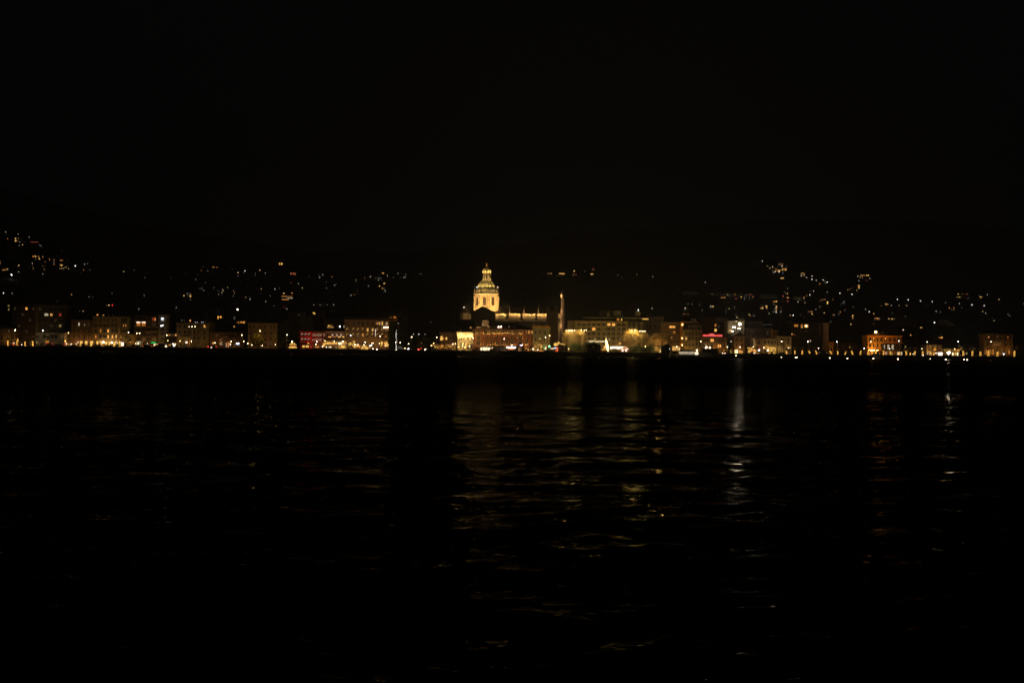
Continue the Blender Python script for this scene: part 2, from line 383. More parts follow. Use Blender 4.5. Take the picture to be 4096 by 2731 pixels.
# ---------------------------------------------------------------- lake
def make_water():
    rng = np.random.default_rng(3)
    NR, NC = 620, 560
    Y = 4.5*(536/4.5)**(np.arange(NR)/(NR-1)); u = np.linspace(-.82, .82, NC)
    X = np.outer(Y, u)+(np.sign(u)*160*np.clip((np.abs(u)-.64)/.18, 0, 1)**2)[None, :]; YY = np.repeat(Y[:, None], NC, 1); Z = np.zeros_like(X)
    dy = np.gradient(Y)[:, None]
    for i in range(90):
        lam = math.exp(rng.uniform(math.log(.16), math.log(5.0)))
        th = rng.normal(0, .75); kx, ky = math.sin(th)*2*math.pi/lam, math.cos(th)*2*math.pi/lam
        slope = .036 if lam < .9 else .020 if lam < 2 else .010
        amp = slope*lam/(2*math.pi)
        fade = np.clip((lam/dy-3)/4, 0, 1)
        ph = rng.uniform(0, 6.28)
        Z += amp*fade*np.sin(kx*X+ky*YY+ph)
    # patches of calmer and rougher water
    patch = .75+.35*np.sin(X*.021+YY*.043+1)*np.sin(X*.013-YY*.071+2)+.2*np.sin(YY*.19+X*.03)
    Z *= np.clip(patch, .3, 1.3)
    Z -= .25*np.clip((YY-500)/36, 0, 1)*0
    v = np.stack([X, YY, Z], -1).reshape(-1, 3)
    a = (np.arange(NR-1)[:, None]*NC+np.arange(NC-1)[None]).ravel()
    f = np.stack([a, a+1, a+NC+1, a+NC], 1).astype(np.int32)
    me = bpy.data.meshes.new('lake_water'); me.vertices.add(len(v)); me.vertices.foreach_set('co', v.astype(np.float32).ravel())
    me.loops.add(f.size); me.loops.foreach_set('vertex_index', f.ravel()); me.polygons.add(len(f))
    me.polygons.foreach_set('loop_start', np.arange(0, f.size, 4, dtype=np.int32)); me.polygons.foreach_set('loop_total', np.full(len(f), 4, np.int32))
    me.polygons.foreach_set('use_smooth', np.ones(len(f), bool)); me.update(); me.validate()
    m, nt = nodes('lake_water'); N = nt.nodes; L = nt.links
    out = N.new('ShaderNodeOutputMaterial'); df = N.new('ShaderNodeBsdfDiffuse'); df.inputs['Color'].default_value = (.002, .003, .0035, 1)
    gl = N.new('ShaderNodeBsdfGlossy'); gl.inputs['Color'].default_value = (.055, .055, .055, 1); gl.inputs['Roughness'].default_value = .05
    fr = N.new('ShaderNodeFresnel'); fr.inputs['IOR'].default_value = 1.333; ms = N.new('ShaderNodeMixShader')
    tc = N.new('ShaderNodeTexCoord'); prev = None
    # long bands of steeper and flatter ripples
    mpb = N.new('ShaderNodeMapping'); mpb.inputs['Scale'].default_value = (.004, .016, 1); nb = N.new('ShaderNodeTexNoise'); nb.inputs['Scale'].default_value = 1; nb.inputs['Detail'].default_value = 3
    L.new(tc.outputs['Object'], mpb.inputs['Vector']); L.new(mpb.outputs[0], nb.inputs['Vector'])
    mr = N.new('ShaderNodeMapRange'); mr.inputs['From Min'].default_value = .35; mr.inputs['From Max'].default_value = .65; mr.inputs['To Min'].default_value = .45; mr.inputs['To Max'].default_value = 1.5
    L.new(nb.outputs['Fac'], mr.inputs['Value'])
    # the lake is glassier near the viewer's bay and ruffled by the breeze off the town
    sx = N.new('ShaderNodeSeparateXYZ'); L.new(tc.outputs['Object'], sx.inputs[0]); rr = N.new('ShaderNodeMapRange'); rr.interpolation_type = 'SMOOTHSTEP'
    rr.inputs['From Min'].default_value = 25; rr.inputs['From Max'].default_value = 130; rr.inputs['To Min'].default_value = .07; rr.inputs['To Max'].default_value = .30
    L.new(sx.outputs['Y'], rr.inputs['Value'])
    rq = N.new('ShaderNodeMapRange'); rq.interpolation_type = 'SMOOTHSTEP'; rq.inputs['From Min'].default_value = 455; rq.inputs['From Max'].default_value = 515; rq.inputs['To Min'].default_value = 0; rq.inputs['To Max'].default_value = .21   # sheltered strip under the quay
    L.new(sx.outputs['Y'], rq.inputs['Value']); r2 = N.new('ShaderNodeMapRange'); r2.interpolation_type = 'SMOOTHSTEP'; r2.inputs['From Min'].default_value = .52; r2.inputs['From Max'].default_value = .66; r2.inputs['To Min'].default_value = 0; r2.inputs['To Max'].default_value = .17
    L.new(nb.outputs['Fac'], r2.inputs['Value']); s1 = N.new('ShaderNodeMath'); s1.operation = 'SUBTRACT'; s2 = N.new('ShaderNodeMath'); s2.operation = 'SUBTRACT'; s3 = N.new('ShaderNodeMath'); s3.operation = 'MAXIMUM'; s3.inputs[1].default_value = .07
    L.new(rr.outputs[0], s1.inputs[0]); L.new(rq.outputs[0], s1.inputs[1]); L.new(s1.outputs[0], s2.inputs[0]); L.new(r2.outputs[0], s2.inputs[1]); L.new(s2.outputs[0], s3.inputs[0]); L.new(s3.outputs[0], gl.inputs['Roughness'])
    for s, st, stretch in ((2.6, .9, .45), (8.0, .7, .6), (.6, .6, .4)):
        mp = N.new('ShaderNodeMapping'); mp.inputs['Scale'].default_value = (stretch, 1, 1); L.new(tc.outputs['Object'], mp.inputs['Vector'])
        n = N.new('ShaderNodeTexNoise'); n.inputs['Scale'].default_value = s; n.inputs['Detail'].default_value = 3; L.new(mp.outputs[0], n.inputs['Vector'])
        bp = N.new('ShaderNodeBump'); bp.inputs['Strength'].default_value = st; bp.inputs['Distance'].default_value = .10/s*2.2
        mu = N.new('ShaderNodeMath'); mu.operation = 'MULTIPLY'; L.new(n.outputs['Fac'], mu.inputs[0]); L.new(mr.outputs[0], mu.inputs[1])
        L.new(mu.outputs[0], bp.inputs['Height'])
        if prev: L.new(prev.outputs[0], bp.inputs['Normal'])
        prev = bp
    gc = N.new('ShaderNodeMapRange'); gc.interpolation_type = 'SMOOTHSTEP'; gc.inputs['From Min'].default_value = 35; gc.inputs['From Max'].default_value = 130; gc.inputs['To Min'].default_value = .066; gc.inputs['To Max'].default_value = .022  # gloss colour darkens with distance to dim the far reflections
    L.new(sx.outputs['Y'], gc.inputs['Value']); gcc = N.new('ShaderNodeCombineColor')
    for q in range(3): L.new(gc.outputs[0], gcc.inputs[q])
    L.new(gcc.outputs[0], gl.inputs['Color'])
    for q in (gl, fr): L.new(prev.outputs[0], q.inputs['Normal'])
    L.new(fr.outputs[0], ms.inputs[0]); L.new(df.outputs[0], ms.inputs[1]); L.new(gl.outputs[0], ms.inputs[2]); L.new(ms.outputs[0], out.inputs['Surface'])
    me.materials.append(m)
    o = bpy.data.objects.new('lake_water', me); COL.objects.link(o); setting(o)
make_water()

# ---------------------------------------------------------------- promenade, quay, hills
ASPH = wallmat('asphalt', (.06, .058, .055), .85, 1.2, .3, False)
mb = MB(); mb.face([(-620, 535.4, GZ), (620, 535.4, GZ), (900, 1000, GZ), (-900, 1000, GZ)]); setting(mb.build('ground', ASPH))
mb = MB(); mb.box(-620, 620, 534.6, 535.4, -3, GZ+.02); mb.box(-620, 620, 534.3, 534.6, GZ-.3, GZ+.05)
mb.box(-620, 620, 533.2, 534.6, -3, .35); setting(mb.build('quay_wall', wallmat('quay_stone', (.16, .15, .14), .8, .8, .3)))
mb = MB(); mb.box(-620, 620, 541.5, 541.8, GZ+.0, GZ+.12); setting(mb.build('kerb', STONE))
mb = MB(); mb.face([(-620, 541.8, GZ+.006), (620, 541.8, GZ+.006), (620, 549, GZ+.006), (-620, 549, GZ+.006)]); setting(mb.build('road', wallmat('road', (.05, .05, .05), .7, 2, .2, False)))

SKYL = [(-900, 820), (-300, 860), (0, 905), (130, 930), (260, 985), (400, 1035), (700, 1052), (1000, 1048), (1120, 1062), (1300, 1082), (1540, 1078), (1700, 1088), (1900, 1150), (2050, 1140), (2200, 1078), (2370, 1062),
        (2550, 1088), (2800, 1118), (2950, 1075), (3050, 1032), (3150, 1042), (3300, 1090), (3440, 1080), (3520, 1105), (3650, 1155), (3850, 1165), (4096, 1170), (4500, 1120), (5000, 1080)]
HY0, HY1 = 835.0, 1700.0
T0 = (GZ-CAMZ)/HY0
def skyline(px):
    for (a, ya), (b, yb) in zip(SKYL, SKYL[1:]):
        if a <= px <= b:
            s = (px-a)/(b-a); s = s*s*(3-2*s); return ya+(yb-ya)*s
    return SKYL[0][1] if px < SKYL[0][0] else SKYL[-1][1]
def t_sky(u):
    px = 2048+u*FPX; return ray(px, skyline(px)).z
def hill_t(u, Y):
    s = max(0, (Y-HY0)/(HY1-HY0)); return T0+(t_sky(u)-T0)*s
def hill_point(px, py, drop=5.0):
    """point on the sight line at (px, py) that stands DROP metres above the hillside"""
    d = ray(px, py); Y = 1200.0; ts = t_sky(d.x)
    for _ in range(12):
        t = d.z-drop/Y; s = (t-T0)/(ts-T0); Y = HY0+(HY1-HY0)*min(max(s, .015), 1.0)
    return Vector((d.x*Y, Y, CAMZ+d.z*Y)), Y
mb = MB(); rng = random.Random(5)
us = [-.78+1.56*i/200 for i in range(201)]; ys = [HY0+(HY1-HY0)*(j/26) for j in range(27)]+[1800, 2000, 2300]
gridv = []
for j, Y in enumerate(ys):
    for u in us:
        t = hill_t(u, min(Y, HY1)); z = CAMZ+t*min(Y, HY1)
        if Y > HY1: z *= max(0, 1-(Y-HY1)/600)
        z += (0 if j == 0 else rng.uniform(-1.6, .2)*(j/10)-.3)
        mb.v.append((u*Y, Y, z-.02))
n = len(us)
for j in range(len(ys)-1):
    for i in range(n-1):
        a = j*n+i; mb.f.append((a, a+1, a+n+1, a+n)); mb.m.append(0)
HILLM = wallmat('wooded_slope', (.06, .065, .05), .95, .02, .5, False)
setting(mb.build('hills', HILLM))
S2 = [(-900, 700), (0, 760), (600, 900), (1200, 1000), (1700, 1000), (2100, 970), (2356, 936), (2700, 905), (3115, 874), (3400, 884), (3640, 868), (3850, 900), (4096, 930), (5000, 980)]
mb = MB(); pxs = list(range(-900, 5001, 60)); rng = random.Random(9); rows = []
for Y, f in ((2500, 0), (3000, .45), (3600, 1), (4600, .2)):
    for px in pxs:
        for (a, ya), (b, yb) in zip(S2, S2[1:]):
            if a <= px <= b: y = ya+(yb-ya)*(px-a)/(b-a); break
        top = P(px, y, 3600); mb.v.append((top.x*Y/3600, Y, -5+(top.z+5)*f+rng.uniform(-6, 6)*f))
n = len(pxs)
for j in range(3):
    for i in range(n-1):
        a = j*n+i; mb.f.append((a, a+1, a+n+1, a+n)); mb.m.append(0)
setting(mb.build('mountain', HILLM))

mb = MB()
for i in range(0, 520): x = -519+2*i; mb.box(x-.03, x+.03, 535.0, 535.06, GZ+.02, GZ+1.0)
for z in (.45, .95): mb.box(-520, 520, 534.99, 535.07, GZ+z, GZ+z+.05)
rail = mb.build('quay_railing', DARKMETAL); tag(rail, 'long dark metal railing along the edge of the lake promenade', 'railing')
mb = MB(); mb.box(-4200, 4200, -60, 5400, -4, 950); hz = mb.build('haze', [])
m, nt = nodes('haze'); out = nt.nodes.new('ShaderNodeOutputMaterial'); v = nt.nodes.new('ShaderNodeVolumePrincipled'); v.inputs['Density'].default_value = .00032; v.inputs['Color'].default_value = (.80, .88, 1, 1); v.inputs['Anisotropy'].default_value = .2
nt.links.new(v.outputs[0], out.inputs['Volume']); hz.data.materials.append(m); setting(hz, 'stuff')
# ---------------------------------------------------------------- cathedral
CY = 815.0; ck = K(CY)
cxc = P(1946, 1200, CY).x
def cz(py, px=1946, Y=CY): return P(px, py, Y).z
root = thing('cathedral', 'floodlit golden cathedral with green copper dome, long pale nave and lantern', 'cathedral', (cxc, CY, GZ), px=1946)
ROT = R(13.5); C0 = (cxc, CY, 0)
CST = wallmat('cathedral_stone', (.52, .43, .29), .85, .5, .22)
m = MB()
m.rings(C0, [(51.5*ck, cz(1262)), (51.5*ck, cz(1226)), (49.6*ck, cz(1225)), (49.2*ck, cz(1222.5)), (48.3*ck, cz(1222)), (48.3*ck, cz(1186)), (49.2*ck, cz(1185.6)), (49.2*ck, cz(1184)), (48.4*ck, cz(1183.6)), (48.4*ck, cz(1178))], 8, ROT)
for k in range(8):
    a = ROT+k*math.pi/4
    for da in (-.075, .075):
        x, y = cxc+49*ck*math.sin(a+da), CY-49*ck*math.cos(a+da)
        m.tube((x, y, cz(1224)), (x, y, cz(1185)), .42, .42, 6); m.tube((x, y, cz(1240)), (x, y, cz(1224)), .6, .6, 6)
m.build('drum', CST, root)
m = MB(); m.rings(C0, [(48.4*ck, cz(1178)), (51*ck, cz(1177)), (52*ck, cz(1174.5)), (50*ck, cz(1174)), (44*ck, cz(1173.8))], 8, ROT)
m.build('drum_cornice', CST, root)
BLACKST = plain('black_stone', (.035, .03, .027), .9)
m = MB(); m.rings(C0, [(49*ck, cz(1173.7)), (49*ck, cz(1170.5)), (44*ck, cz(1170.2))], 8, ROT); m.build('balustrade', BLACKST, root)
GLR = plain('leaded_glass', (.045, .022, .016), .4)
G['L'] = GLR
for k in range(8):
    a = ROT+(k+.5)*math.pi/4; r = 48.3*ck*math.cos(math.pi/8)
    me = winmesh(13*ck, 33*ck, 'm', 'L')
    o = add(me, 'window', root, (cxc+(r+.03)*math.sin(a), CY-(r+.03)*math.cos(a), cz(1206))); o.rotation_euler = (0, 0, a)
    hm = MB(); n = 8; rr = 8.6*ck
    for q in range(n):
        t0, t1 = math.pi*(.1+.8*q/n), math.pi*(.1+.8*(q+1)/n); z = 9.5*ck
        hm.prism([(rr*math.cos(t0), z+rr*math.sin(t0)), ((rr+.35)*math.cos(t0), z+(rr+.35)*math.sin(t0)), ((rr+.35)*math.cos(t1), z+(rr+.35)*math.sin(t1)), (rr*math.cos(t1), z+rr*math.sin(t1))], -.55, .1)
    ho = hm.build('hood_mould', CST, None, (0, 0, 0)); ho.parent = o
prof = [(43.5, 1171), (42.6, 1164), (41, 1156), (38.6, 1149), (35.6, 1142), (31.5, 1135), (26, 1128.5), (20, 1123), (14.5, 1118.5)]
m = MB(); m.rings(C0, [(r*ck, cz(y)) for r, y in prof], 8, ROT); dome = m.build('dome', COPPER, root)
for k in range(8):
    a = ROT+k*math.pi/4; m = MB()
    for (r0, y0), (r1, y1) in zip(prof, prof[1:]):
        m.tube((cxc+r0*ck*math.sin(a), CY-r0*ck*math.cos(a), cz(y0)), (cxc+r1*ck*math.sin(a), CY-r1*ck*math.cos(a), cz(y1)), .32, .32, 5)
    m.build('rib', COPPER, dome)
for k in range(8):
    a = ROT+k*math.pi/4; x, y = cxc+49*ck*math.sin(a), CY-49*ck*math.cos(a); m = MB()
    m.rings((x, y, cz(1170.5)), [(.75, 0), (.75, .5), (.45, .8), (.55, 1.6), (.75, 1.8), (.4, 2.1), (.32, 3.6), (.5, 3.8), (.28, 4.1), (.12, 5.6), (.22, 5.8), (.03, 6.2)], 6)
    m.build('corner_pinnacle', CST, root)
m = MB(); m.rings(C0, [(15*ck, cz(1119)), (17*ck, cz(1117.5)), (17*ck, cz(1115.5)), (9*ck, cz(1115))], 16)
mc = MB(); mc.rings(C0, [(9*ck, cz(1114.9)), (9*ck, cz(1092.1))], 8, ROT); mc.build('lantern_core', BLACKST, root)  # core coloured black to paint the dark gaps between the columns
m2 = MB(); m2.rings(C0, [(13*ck, cz(1092)), (16.5*ck, cz(1091)), (16.5*ck, cz(1088)), (13.5*ck, cz(1087.5)), (13.3*ck, cz(1077)), (10*ck, cz(1075)), (9*ck, cz(1073.5)), (8*ck, cz(1073))], 16)
m.build('lantern_base', CST, root); lan = m2.build('lantern', CST, root)
for k in range(8):
    a = ROT+R(10)+k*math.pi/4; x, y = cxc+13.6*ck*math.sin(a), CY-13.6*ck*math.cos(a); m = MB()
    m.rings((x, y, 0), [(.55, cz(1116)), (.55, cz(1114.5)), (.36, cz(1114)), (.33, cz(1093)), (.55, cz(1092)), (.55, cz(1090.6))], 8); m.build('column', CST, lan)
    x, y = cxc+15*ck*math.sin(a), CY-15*ck*math.cos(a); m = MB()
    m.rings((x, y, 0), [(.45, cz(1088)), (.35, cz(1086)), (.6, cz(1082)), (.45, cz(1078)), (.1, cz(1075))], 8); m.build('urn', CST, lan)
m = MB(); m.rings(C0, [(7.5*ck, cz(1073)), (7*ck, cz(1070)), (4.5*ck, cz(1066.5)), (1.3*ck, cz(1064)), (.6*ck, cz(1062.9))], 12); m.build('lantern_cap', BLACKST, root); m = MB(); m.ball((cxc, CY, cz(1060.2)), 2.6*ck, 0, 10, 6)
m.tube((cxc, CY, cz(1058)), (cxc, CY, cz(1050)), .09, .07); m.box(cxc-.7, cxc+.7, CY-.07, CY+.07, cz(1053.4), cz(1052.6))
m.build('finial', plain('gilded_copper', (.80, .52, .16), .6, 0), root)

# transept, nave, choir
TY = 791.0; NY = 806.0
def X(px, py, Y): return P(px, py, Y).x
m = MB(); xl, xr, xm = X(1884, 1250, TY), X(1981, 1250, TY), X(1932, 1228, TY)
m.prism([(xl, 1.5), (xr, 1.5), (xr, P(1981, 1250, TY).z), (xm, P(1932, 1226.5, TY).z), (xl, P(1884, 1250, TY).z)], TY, NY+1)
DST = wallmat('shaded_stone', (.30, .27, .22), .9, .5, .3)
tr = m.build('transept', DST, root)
m = MB()
for a, b in (((1880, 1252.5), (1932, 1226)), ((1932, 1226), (1985, 1252))):
    p, q = P(*a, TY), P(*b, TY); m.prism([(p.x, p.z), (q.x, q.z), (q.x, q.z+.55), (p.x, p.z+.55)], TY-.6, NY+.9)
m.build('transept_roof', ROOFM, root)
m = MB(); ac = P(1934, 1290, TY)
for k in range(10):
    t0, t1 = math.pi*k/10, math.pi*(k+1)/10; r0, r1 = 5.6, 6.2
    m.prism([(ac.x+r0*math.cos(t0), ac.z+r0*math.sin(t0)), (ac.x+r1*math.cos(t0), ac.z+r1*math.sin(t0)), (ac.x+r1*math.cos(t1), ac.z+r1*math.sin(t1)), (ac.x+r0*math.cos(t1), ac.z+r0*math.sin(t1))], TY-.35, TY-.01)
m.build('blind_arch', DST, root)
nz = P(2085, 1252.5, NY).z; nx0, nx1 = X(1978, 1250, NY), X(2189, 1255, NY); nb = P(2085, 1273.5, NY).z
m = MB(); m.box(nx0, nx1, NY, NY+20, 1.5, nz)
zz = P(2085, 1264, NY).z; m.box(nx0, nx1, NY-.12, NY-.003, zz-.12, zz+.12)
for px in (2000, 2060, 2119, 2166): xx = X(px, 1262, NY); m.box(xx-.12, xx+.12, NY-.14, NY-.004, nb, nz-.3)
m.build('nave_wall', CST, root)
m = MB(); m.prism([(NY-1.2, nz), (NY+20.9, nz), (NY+10, nz+5.6)], -nx1-1, -nx0+1)
m.v = [(-y, x, z) for x, y, z in m.v]; m.build('nave_roof', ROOFM, root)
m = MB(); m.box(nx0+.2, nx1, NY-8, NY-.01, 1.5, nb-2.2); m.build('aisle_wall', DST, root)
m = MB(); m.prism([(NY-8.6, nb-2.4), (NY-.02, nb-2.4), (NY-.02, nb-.2)], -nx1-.5, -nx0-.3); m.v = [(-y, x, z) for x, y, z in m.v]; m.build('aisle_roof', ROOFM, root)
for px in (2029, 2087, 2145):
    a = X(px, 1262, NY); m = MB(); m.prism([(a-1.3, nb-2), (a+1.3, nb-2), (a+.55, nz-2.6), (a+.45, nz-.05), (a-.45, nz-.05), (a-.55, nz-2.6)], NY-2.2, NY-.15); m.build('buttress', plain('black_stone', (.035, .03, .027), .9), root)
for px in (2038.5, 2096, 2153.5):
    c = P(px, 1250, NY-1.4); k = K(NY); m = MB()
    m.rings((c.x, c.y, c.z), [(2.9*k, -.3), (2.9*k, .9), (2.3*k, 1.2), (2.3*k, 9*k), (2.0*k, 10*k), (1.1*k, 16*k), (1.2*k, 17*k), (.7*k, 22*k), (.8*k, 23*k), (.2*k, 36*k)], 8, R(22)); m.build('pinnacle', CST, root)
# choir (the polygonal east end)
m = MB(); cc = P(1862, 1262, 812); zt = P(1862, 1250, 800).z
m.rings((cc.x, 812, 0), [(23.5*ck, 1.5), (23.5*ck, zt)], 8, R(22.5)); m.build('choir', CST, root)
m = MB(); m.rings((cc.x, 812, 0), [(24.5*ck, zt+.01), (24.5*ck, zt+.4), (6*ck, P(1862, 1230, 812).z)], 8, R(22.5)); m.build('choir_roof', ROOFM, root)
# west front with its slender spire, seen edge-on
FY = 800.0; fk = K(FY)
m = MB(); m.box(X(2232, 1300, FY+2), X(2243, 1300, FY+2), FY+2, FY+6, 1.5, P(2238, 1254, FY+2).z); m.build('facade_return', CST, root)
m = MB(); m.box(X(2231, 1279, FY), X(2240.5, 1279, FY), FY, FY+2, P(2236, 1286.5, FY).z, P(2236, 1271.5, FY).z); m.build('facade_canopy', plain('black_stone', (.035, .03, .027), .9), root)
sp = P(2251, 1300, FY)
def sz(py): return P(2250, py, FY).z
m = MB(); m.rings((sp.x, FY, 0), [(12.5*fk, 1.5), (12*fk, sz(1330)), (11.3*fk, sz(1262)), (10*fk, sz(1260)), (9.5*fk, sz(1232)), (8*fk, sz(1229)), (7.3*fk, sz(1198)), (8*fk, sz(1196.5)), (6*fk, sz(1193))], 8, R(22))
m.build('spire_shaft', wallmat('spire_stone', (.34, .24, .19), .9, 1.2, .45), root)
m = MB(); c = P(2248, 1181, FY); m.rings((c.x, FY, 0), [(5*fk, sz(1194)), (5.2*fk, sz(1189)), (7*fk, sz(1184)), (7*fk, sz(1178)), (5.5*fk, sz(1176)), (4*fk, sz(1173)), (1.2*fk, sz(1169)), (1.0*fk, sz(1163)), (1.6*fk, sz(1162)), (.3*fk, sz(1158))], 10)
m.build('spire_tabernacle', CST, root)
WARM = (1, .60, .20)
for px, py, dy, e in ((1846, 1230, -30, 84000), (2046, 1231, -26, 84000)):
    p = P(px, py, CY+dy); spot(p, (cxc, CY, cz(1203)), e, 44, WARM, .35)
for a in (-64, -43, -21, 2, 25, 47):
    a = R(a); x, y = cxc+49*ck*math.sin(a), CY-49*ck*math.cos(a)
    spot((x, y, cz(1151)), (cxc+24*ck*math.sin(a), CY-24*ck*math.cos(a), cz(1131)), 2700, 60, (1, .70, .25), .35, .1)
for a in (-50, -9, 36): a = R(a); pt((cxc+60*ck*math.sin(a), CY-60*ck*math.cos(a), cz(1161)), (1, .80, .46), 210)
for k in range(5):
    a = R(-80+40*k); pt((cxc+19*ck*math.sin(a), CY-19*ck*math.cos(a), cz(1113)), WARM, 130)
for k in range(4):
    a = R(-66+44*k); pt((cxc+19.5*ck*math.sin(a), CY-19.5*ck*math.cos(a), cz(1086)), (1, .68, .20), 240)
pt((cxc, CY-1.6, cz(1060.5)), (1, .56, .16), 150, .1)
for i in range(14):
    x = nx0+1.6+(nx1-nx0-3)*i/13; pt((x, NY-1.15, nz-.7), (1, .60, .21), 250, .12)
for px, py, Yd, e in ((1880, 1252, 797, 1300), (1982, 1258, 803, 160), (2236, 1300, 797, 600), (2236, 1262, 797, 300), (2241, 1181, 797.5, 560), (2238, 1242, 797.5, 520), (2243, 1212, 797, 160)):
    point(px, py, Yd, (1, .62, .25), e, .2)
for px, py in ((2038, 1244), (2096, 1246), (2153, 1245)): point(px-4, py, NY-3.2, (1, .62, .24), 70, .1)
for px, py, c in ((1908, 1146.6, 'w'), (1991, 1147, 'p'), (1856, 1228, 'p')):
    Y = CY-6; p = P(px, py, Y); t = thing('floodlight', 'small white floodlight on ' + (('the near corner' if px > 1950 else 'the outer corner') + ' of the cathedral drum' if py < 1200 else 'the roof of the cathedral choir'), 'floodlight', p, None, px)
    m = MB(); m.ball(p, .42, 0, 8, 5); m.build('lens', G['P' if c == 'p' else 'C'], t)
    m = MB(); m.tube(p+Vector((0, .2, -.2)), p+Vector((0, .4, -3.2 if py < 1200 else -1.2)), .1, .1); m.build('bracket', DARKMETAL, t)
# ---------------------------------------------------------------- old town-hall tower before the nave
BY = 740.0
def BX(px, py=1300): return P(px, py, BY).x
def BZ(py): return P(2210, py, BY).z
t = thing('stone_tower', 'dark brown stone tower with two raised corner merlons beside the cathedral spire', 'tower', (BX(2210), BY, GZ), px=2210)
BRM = wallmat('tower_stone', (.30, .21, .15), .95, .9, .4)
m = MB(); m.box(BX(2187), BX(2232.5), BY, BY+9, 1.5, BZ(1242)); m.build('wall', BRM, t)
for a, b in ((2187, 2198.5), (2219, 2232.5)):
    for y0 in (BY, BY+6.8):
        m = MB(); m.box(BX(a, 1230), BX(b, 1230), y0, y0+2.2, BZ(1242), BZ(1223)); m.build('merlon', BRM, t)
wash(2205, 1345, BY, 16, .5, (1, .66, .34)); wash(2212, 1215, BY, 22, .40, (1, .7, .4)); wash(2247, 1330, 790, 24, .9, (1, .72, .5)); wash(1932, 1240, TY, 18, .11, (1, .85, .5))
# ---------------------------------------------------------------- shore buildings, from the left
F = 560.0
SOD = (1, .62, .22); WRM = (1, .72, .36); WHT = (1, .88, .68)
# gabled house by the awning
b = Bld('house', 'gabled brown house behind the lit striped market awning', -40, 64, 1316, F, 'brown', 12, ('gable', 14), courses=(1345,))
for x, g in ((-20, 'D'), (15, 'i'), (36, 'q')): b.win(x, 1320, 4, 9, g)
for x in (-22, 8, 30, 52): b.win(x, 1348, 7, 14)
b.box('drainpipe', 45, 46.5, 1318, 1378, .2, DARKMETAL)
wash(52, 1345, F, 4, .5, (1, .72, .12)); 
# two small lights of a house behind
b = Bld('house', 'dark house behind the gabled house with two faint greenish windows', -30, 46, 1208, 640, 'darkbrown', 12, ('hip', 14), base=2)
b.win(35, 1222, 6, 7, 'e'); b.win(35, 1236, 5, 8, 'e')
# brown tower block
b = Bld('apartment_block', 'tall dark brown apartment block with one lit top window', 47, 142, 1222, F+6, 'darkbrown', 18, ('flat', 2), courses=(1246, 1269, 1291, 1313, 1335, 1357))
for r, y in enumerate((1233, 1256, 1279, 1302, 1324, 1346)):
    for i, x in enumerate((60, 76, 91, 106, 120, 134)):
        b.win(x, y, 8, 10, 'O' if (r, i) == (0, 3) else ('i' if (r+i*2) % 5 == 0 else 'D'))
b.top('roof_house', 130, 151, 1214, 1222, 4, 5, wm('grey')); wash(95, 1300, F+6, 22, .05, (1, .66, .4))
for x in (66, 96, 126): b.win(x, 1373, 14, 14, 'd' if x != 96 else 'D', 'f')
# olive balcony block
b = Bld('apartment_block', 'olive grey apartment block with long balconies above a pale terrace', 142.5, 258, 1222, F+4, 'olive', 18, ('flat', 3), courses=(1227,))
for y in (1246, 1269, 1290.5, 1312.5): b.balcony(150, 256, y, mat=wm('olive'))
pats = {1235: 'iDDDDD', 1257: 'DwyDrD', 1280: 'DDDiDD', 1302: 'DDiDeD', 1322: 'DDDDDD'}
for y, p in pats.items(): b.grid((160, 183, 205.5, 222, 241, 252), y, 9, 10, p)
b.win(190.5, 1257, 5, 9, 'w'); b.win(205.5, 1256, 5, 5, 'O')
wash(200, 1290, F+4, 26, .06, (1, .82, .5))
t = Bld('terrace_pavilion', 'pale two-storey terrace with canopy in front of the olive balcony block', 142, 258, 1329, F-4, 'white', 7.8, ('flat', 1.2), courses=(1356,), cornice=False)
t.win(150, 1345, 8, 8, 'D'); 
for x in (176, 192, 208, 224): t.win(x, 1345, 11, 13, 'D', 'f')
for x in (238, 244, 249, 254): t.box('column', x-.8, x+.8, 1336, 1356, 1.2, wm('white'), .3)
t.box('canopy', 164, 259, 1333, 1335, 1.6, wm('white'))
t.win(149, 1368, 9, 5, 'e', 'f'); t.win(189, 1365, 14, 8, 'o', 'f'); t.win(189, 1373, 12, 5, 'r', 'f'); t.win(209, 1375, 12, 9, 'r', 'f'); t.win(226, 1374, 11, 11, 'd', 'f'); t.win(258, 1374, 8, 9, 'r', 'f'); t.win(168, 1375, 10, 12, 'D', 'f')
wash(158, 1338, F-4, 5, .75, (1, .80, .46)); wash(248, 1347, F-4, 2.2, .45, (1, .8, .4)); wash(200, 1352, F-4, 6, .14, WRM)
# dim brown house
b = Bld('house', 'dim brown four-storey house with glowing golden doorways', 285, 373, 1281, F, 'brown', 14, ('hip', 13), courses=(1312, 1333, 1359))
for r, y in enumerate((1295, 1322, 1345)):
    for i, x in enumerate((298, 316, 338, 355)): b.win(x, y, 6, 13, 'w' if (r, i) == (0, 1) else 'i' if (r, i) == (0, 3) else 'D')
for x0, x1 in ((320, 330.6), (340, 350), (361, 375)): b.win((x0+x1)/2, 1367, x1-x0, 8.5, 'Y', 'f'); b.win((x0+x1)/2, 1378, x1-x0, 9, 'Y', 'f')
wash(330, 1352, F, 8, .10, SOD)
b = Bld('shed', 'low plaster annex joined to the dim brown house', 258.5, 284.5, 1331, F+1, 'yellow', 8, ('flat', 1), courses=(1356,), cornice=False)
b.win(266, 1343, 5, 9); b.win(276, 1343, 5, 9); b.win(272, 1374, 20, 10, 'd', 'f'); wash(276, 1345, F+1, 5, .2, SOD)
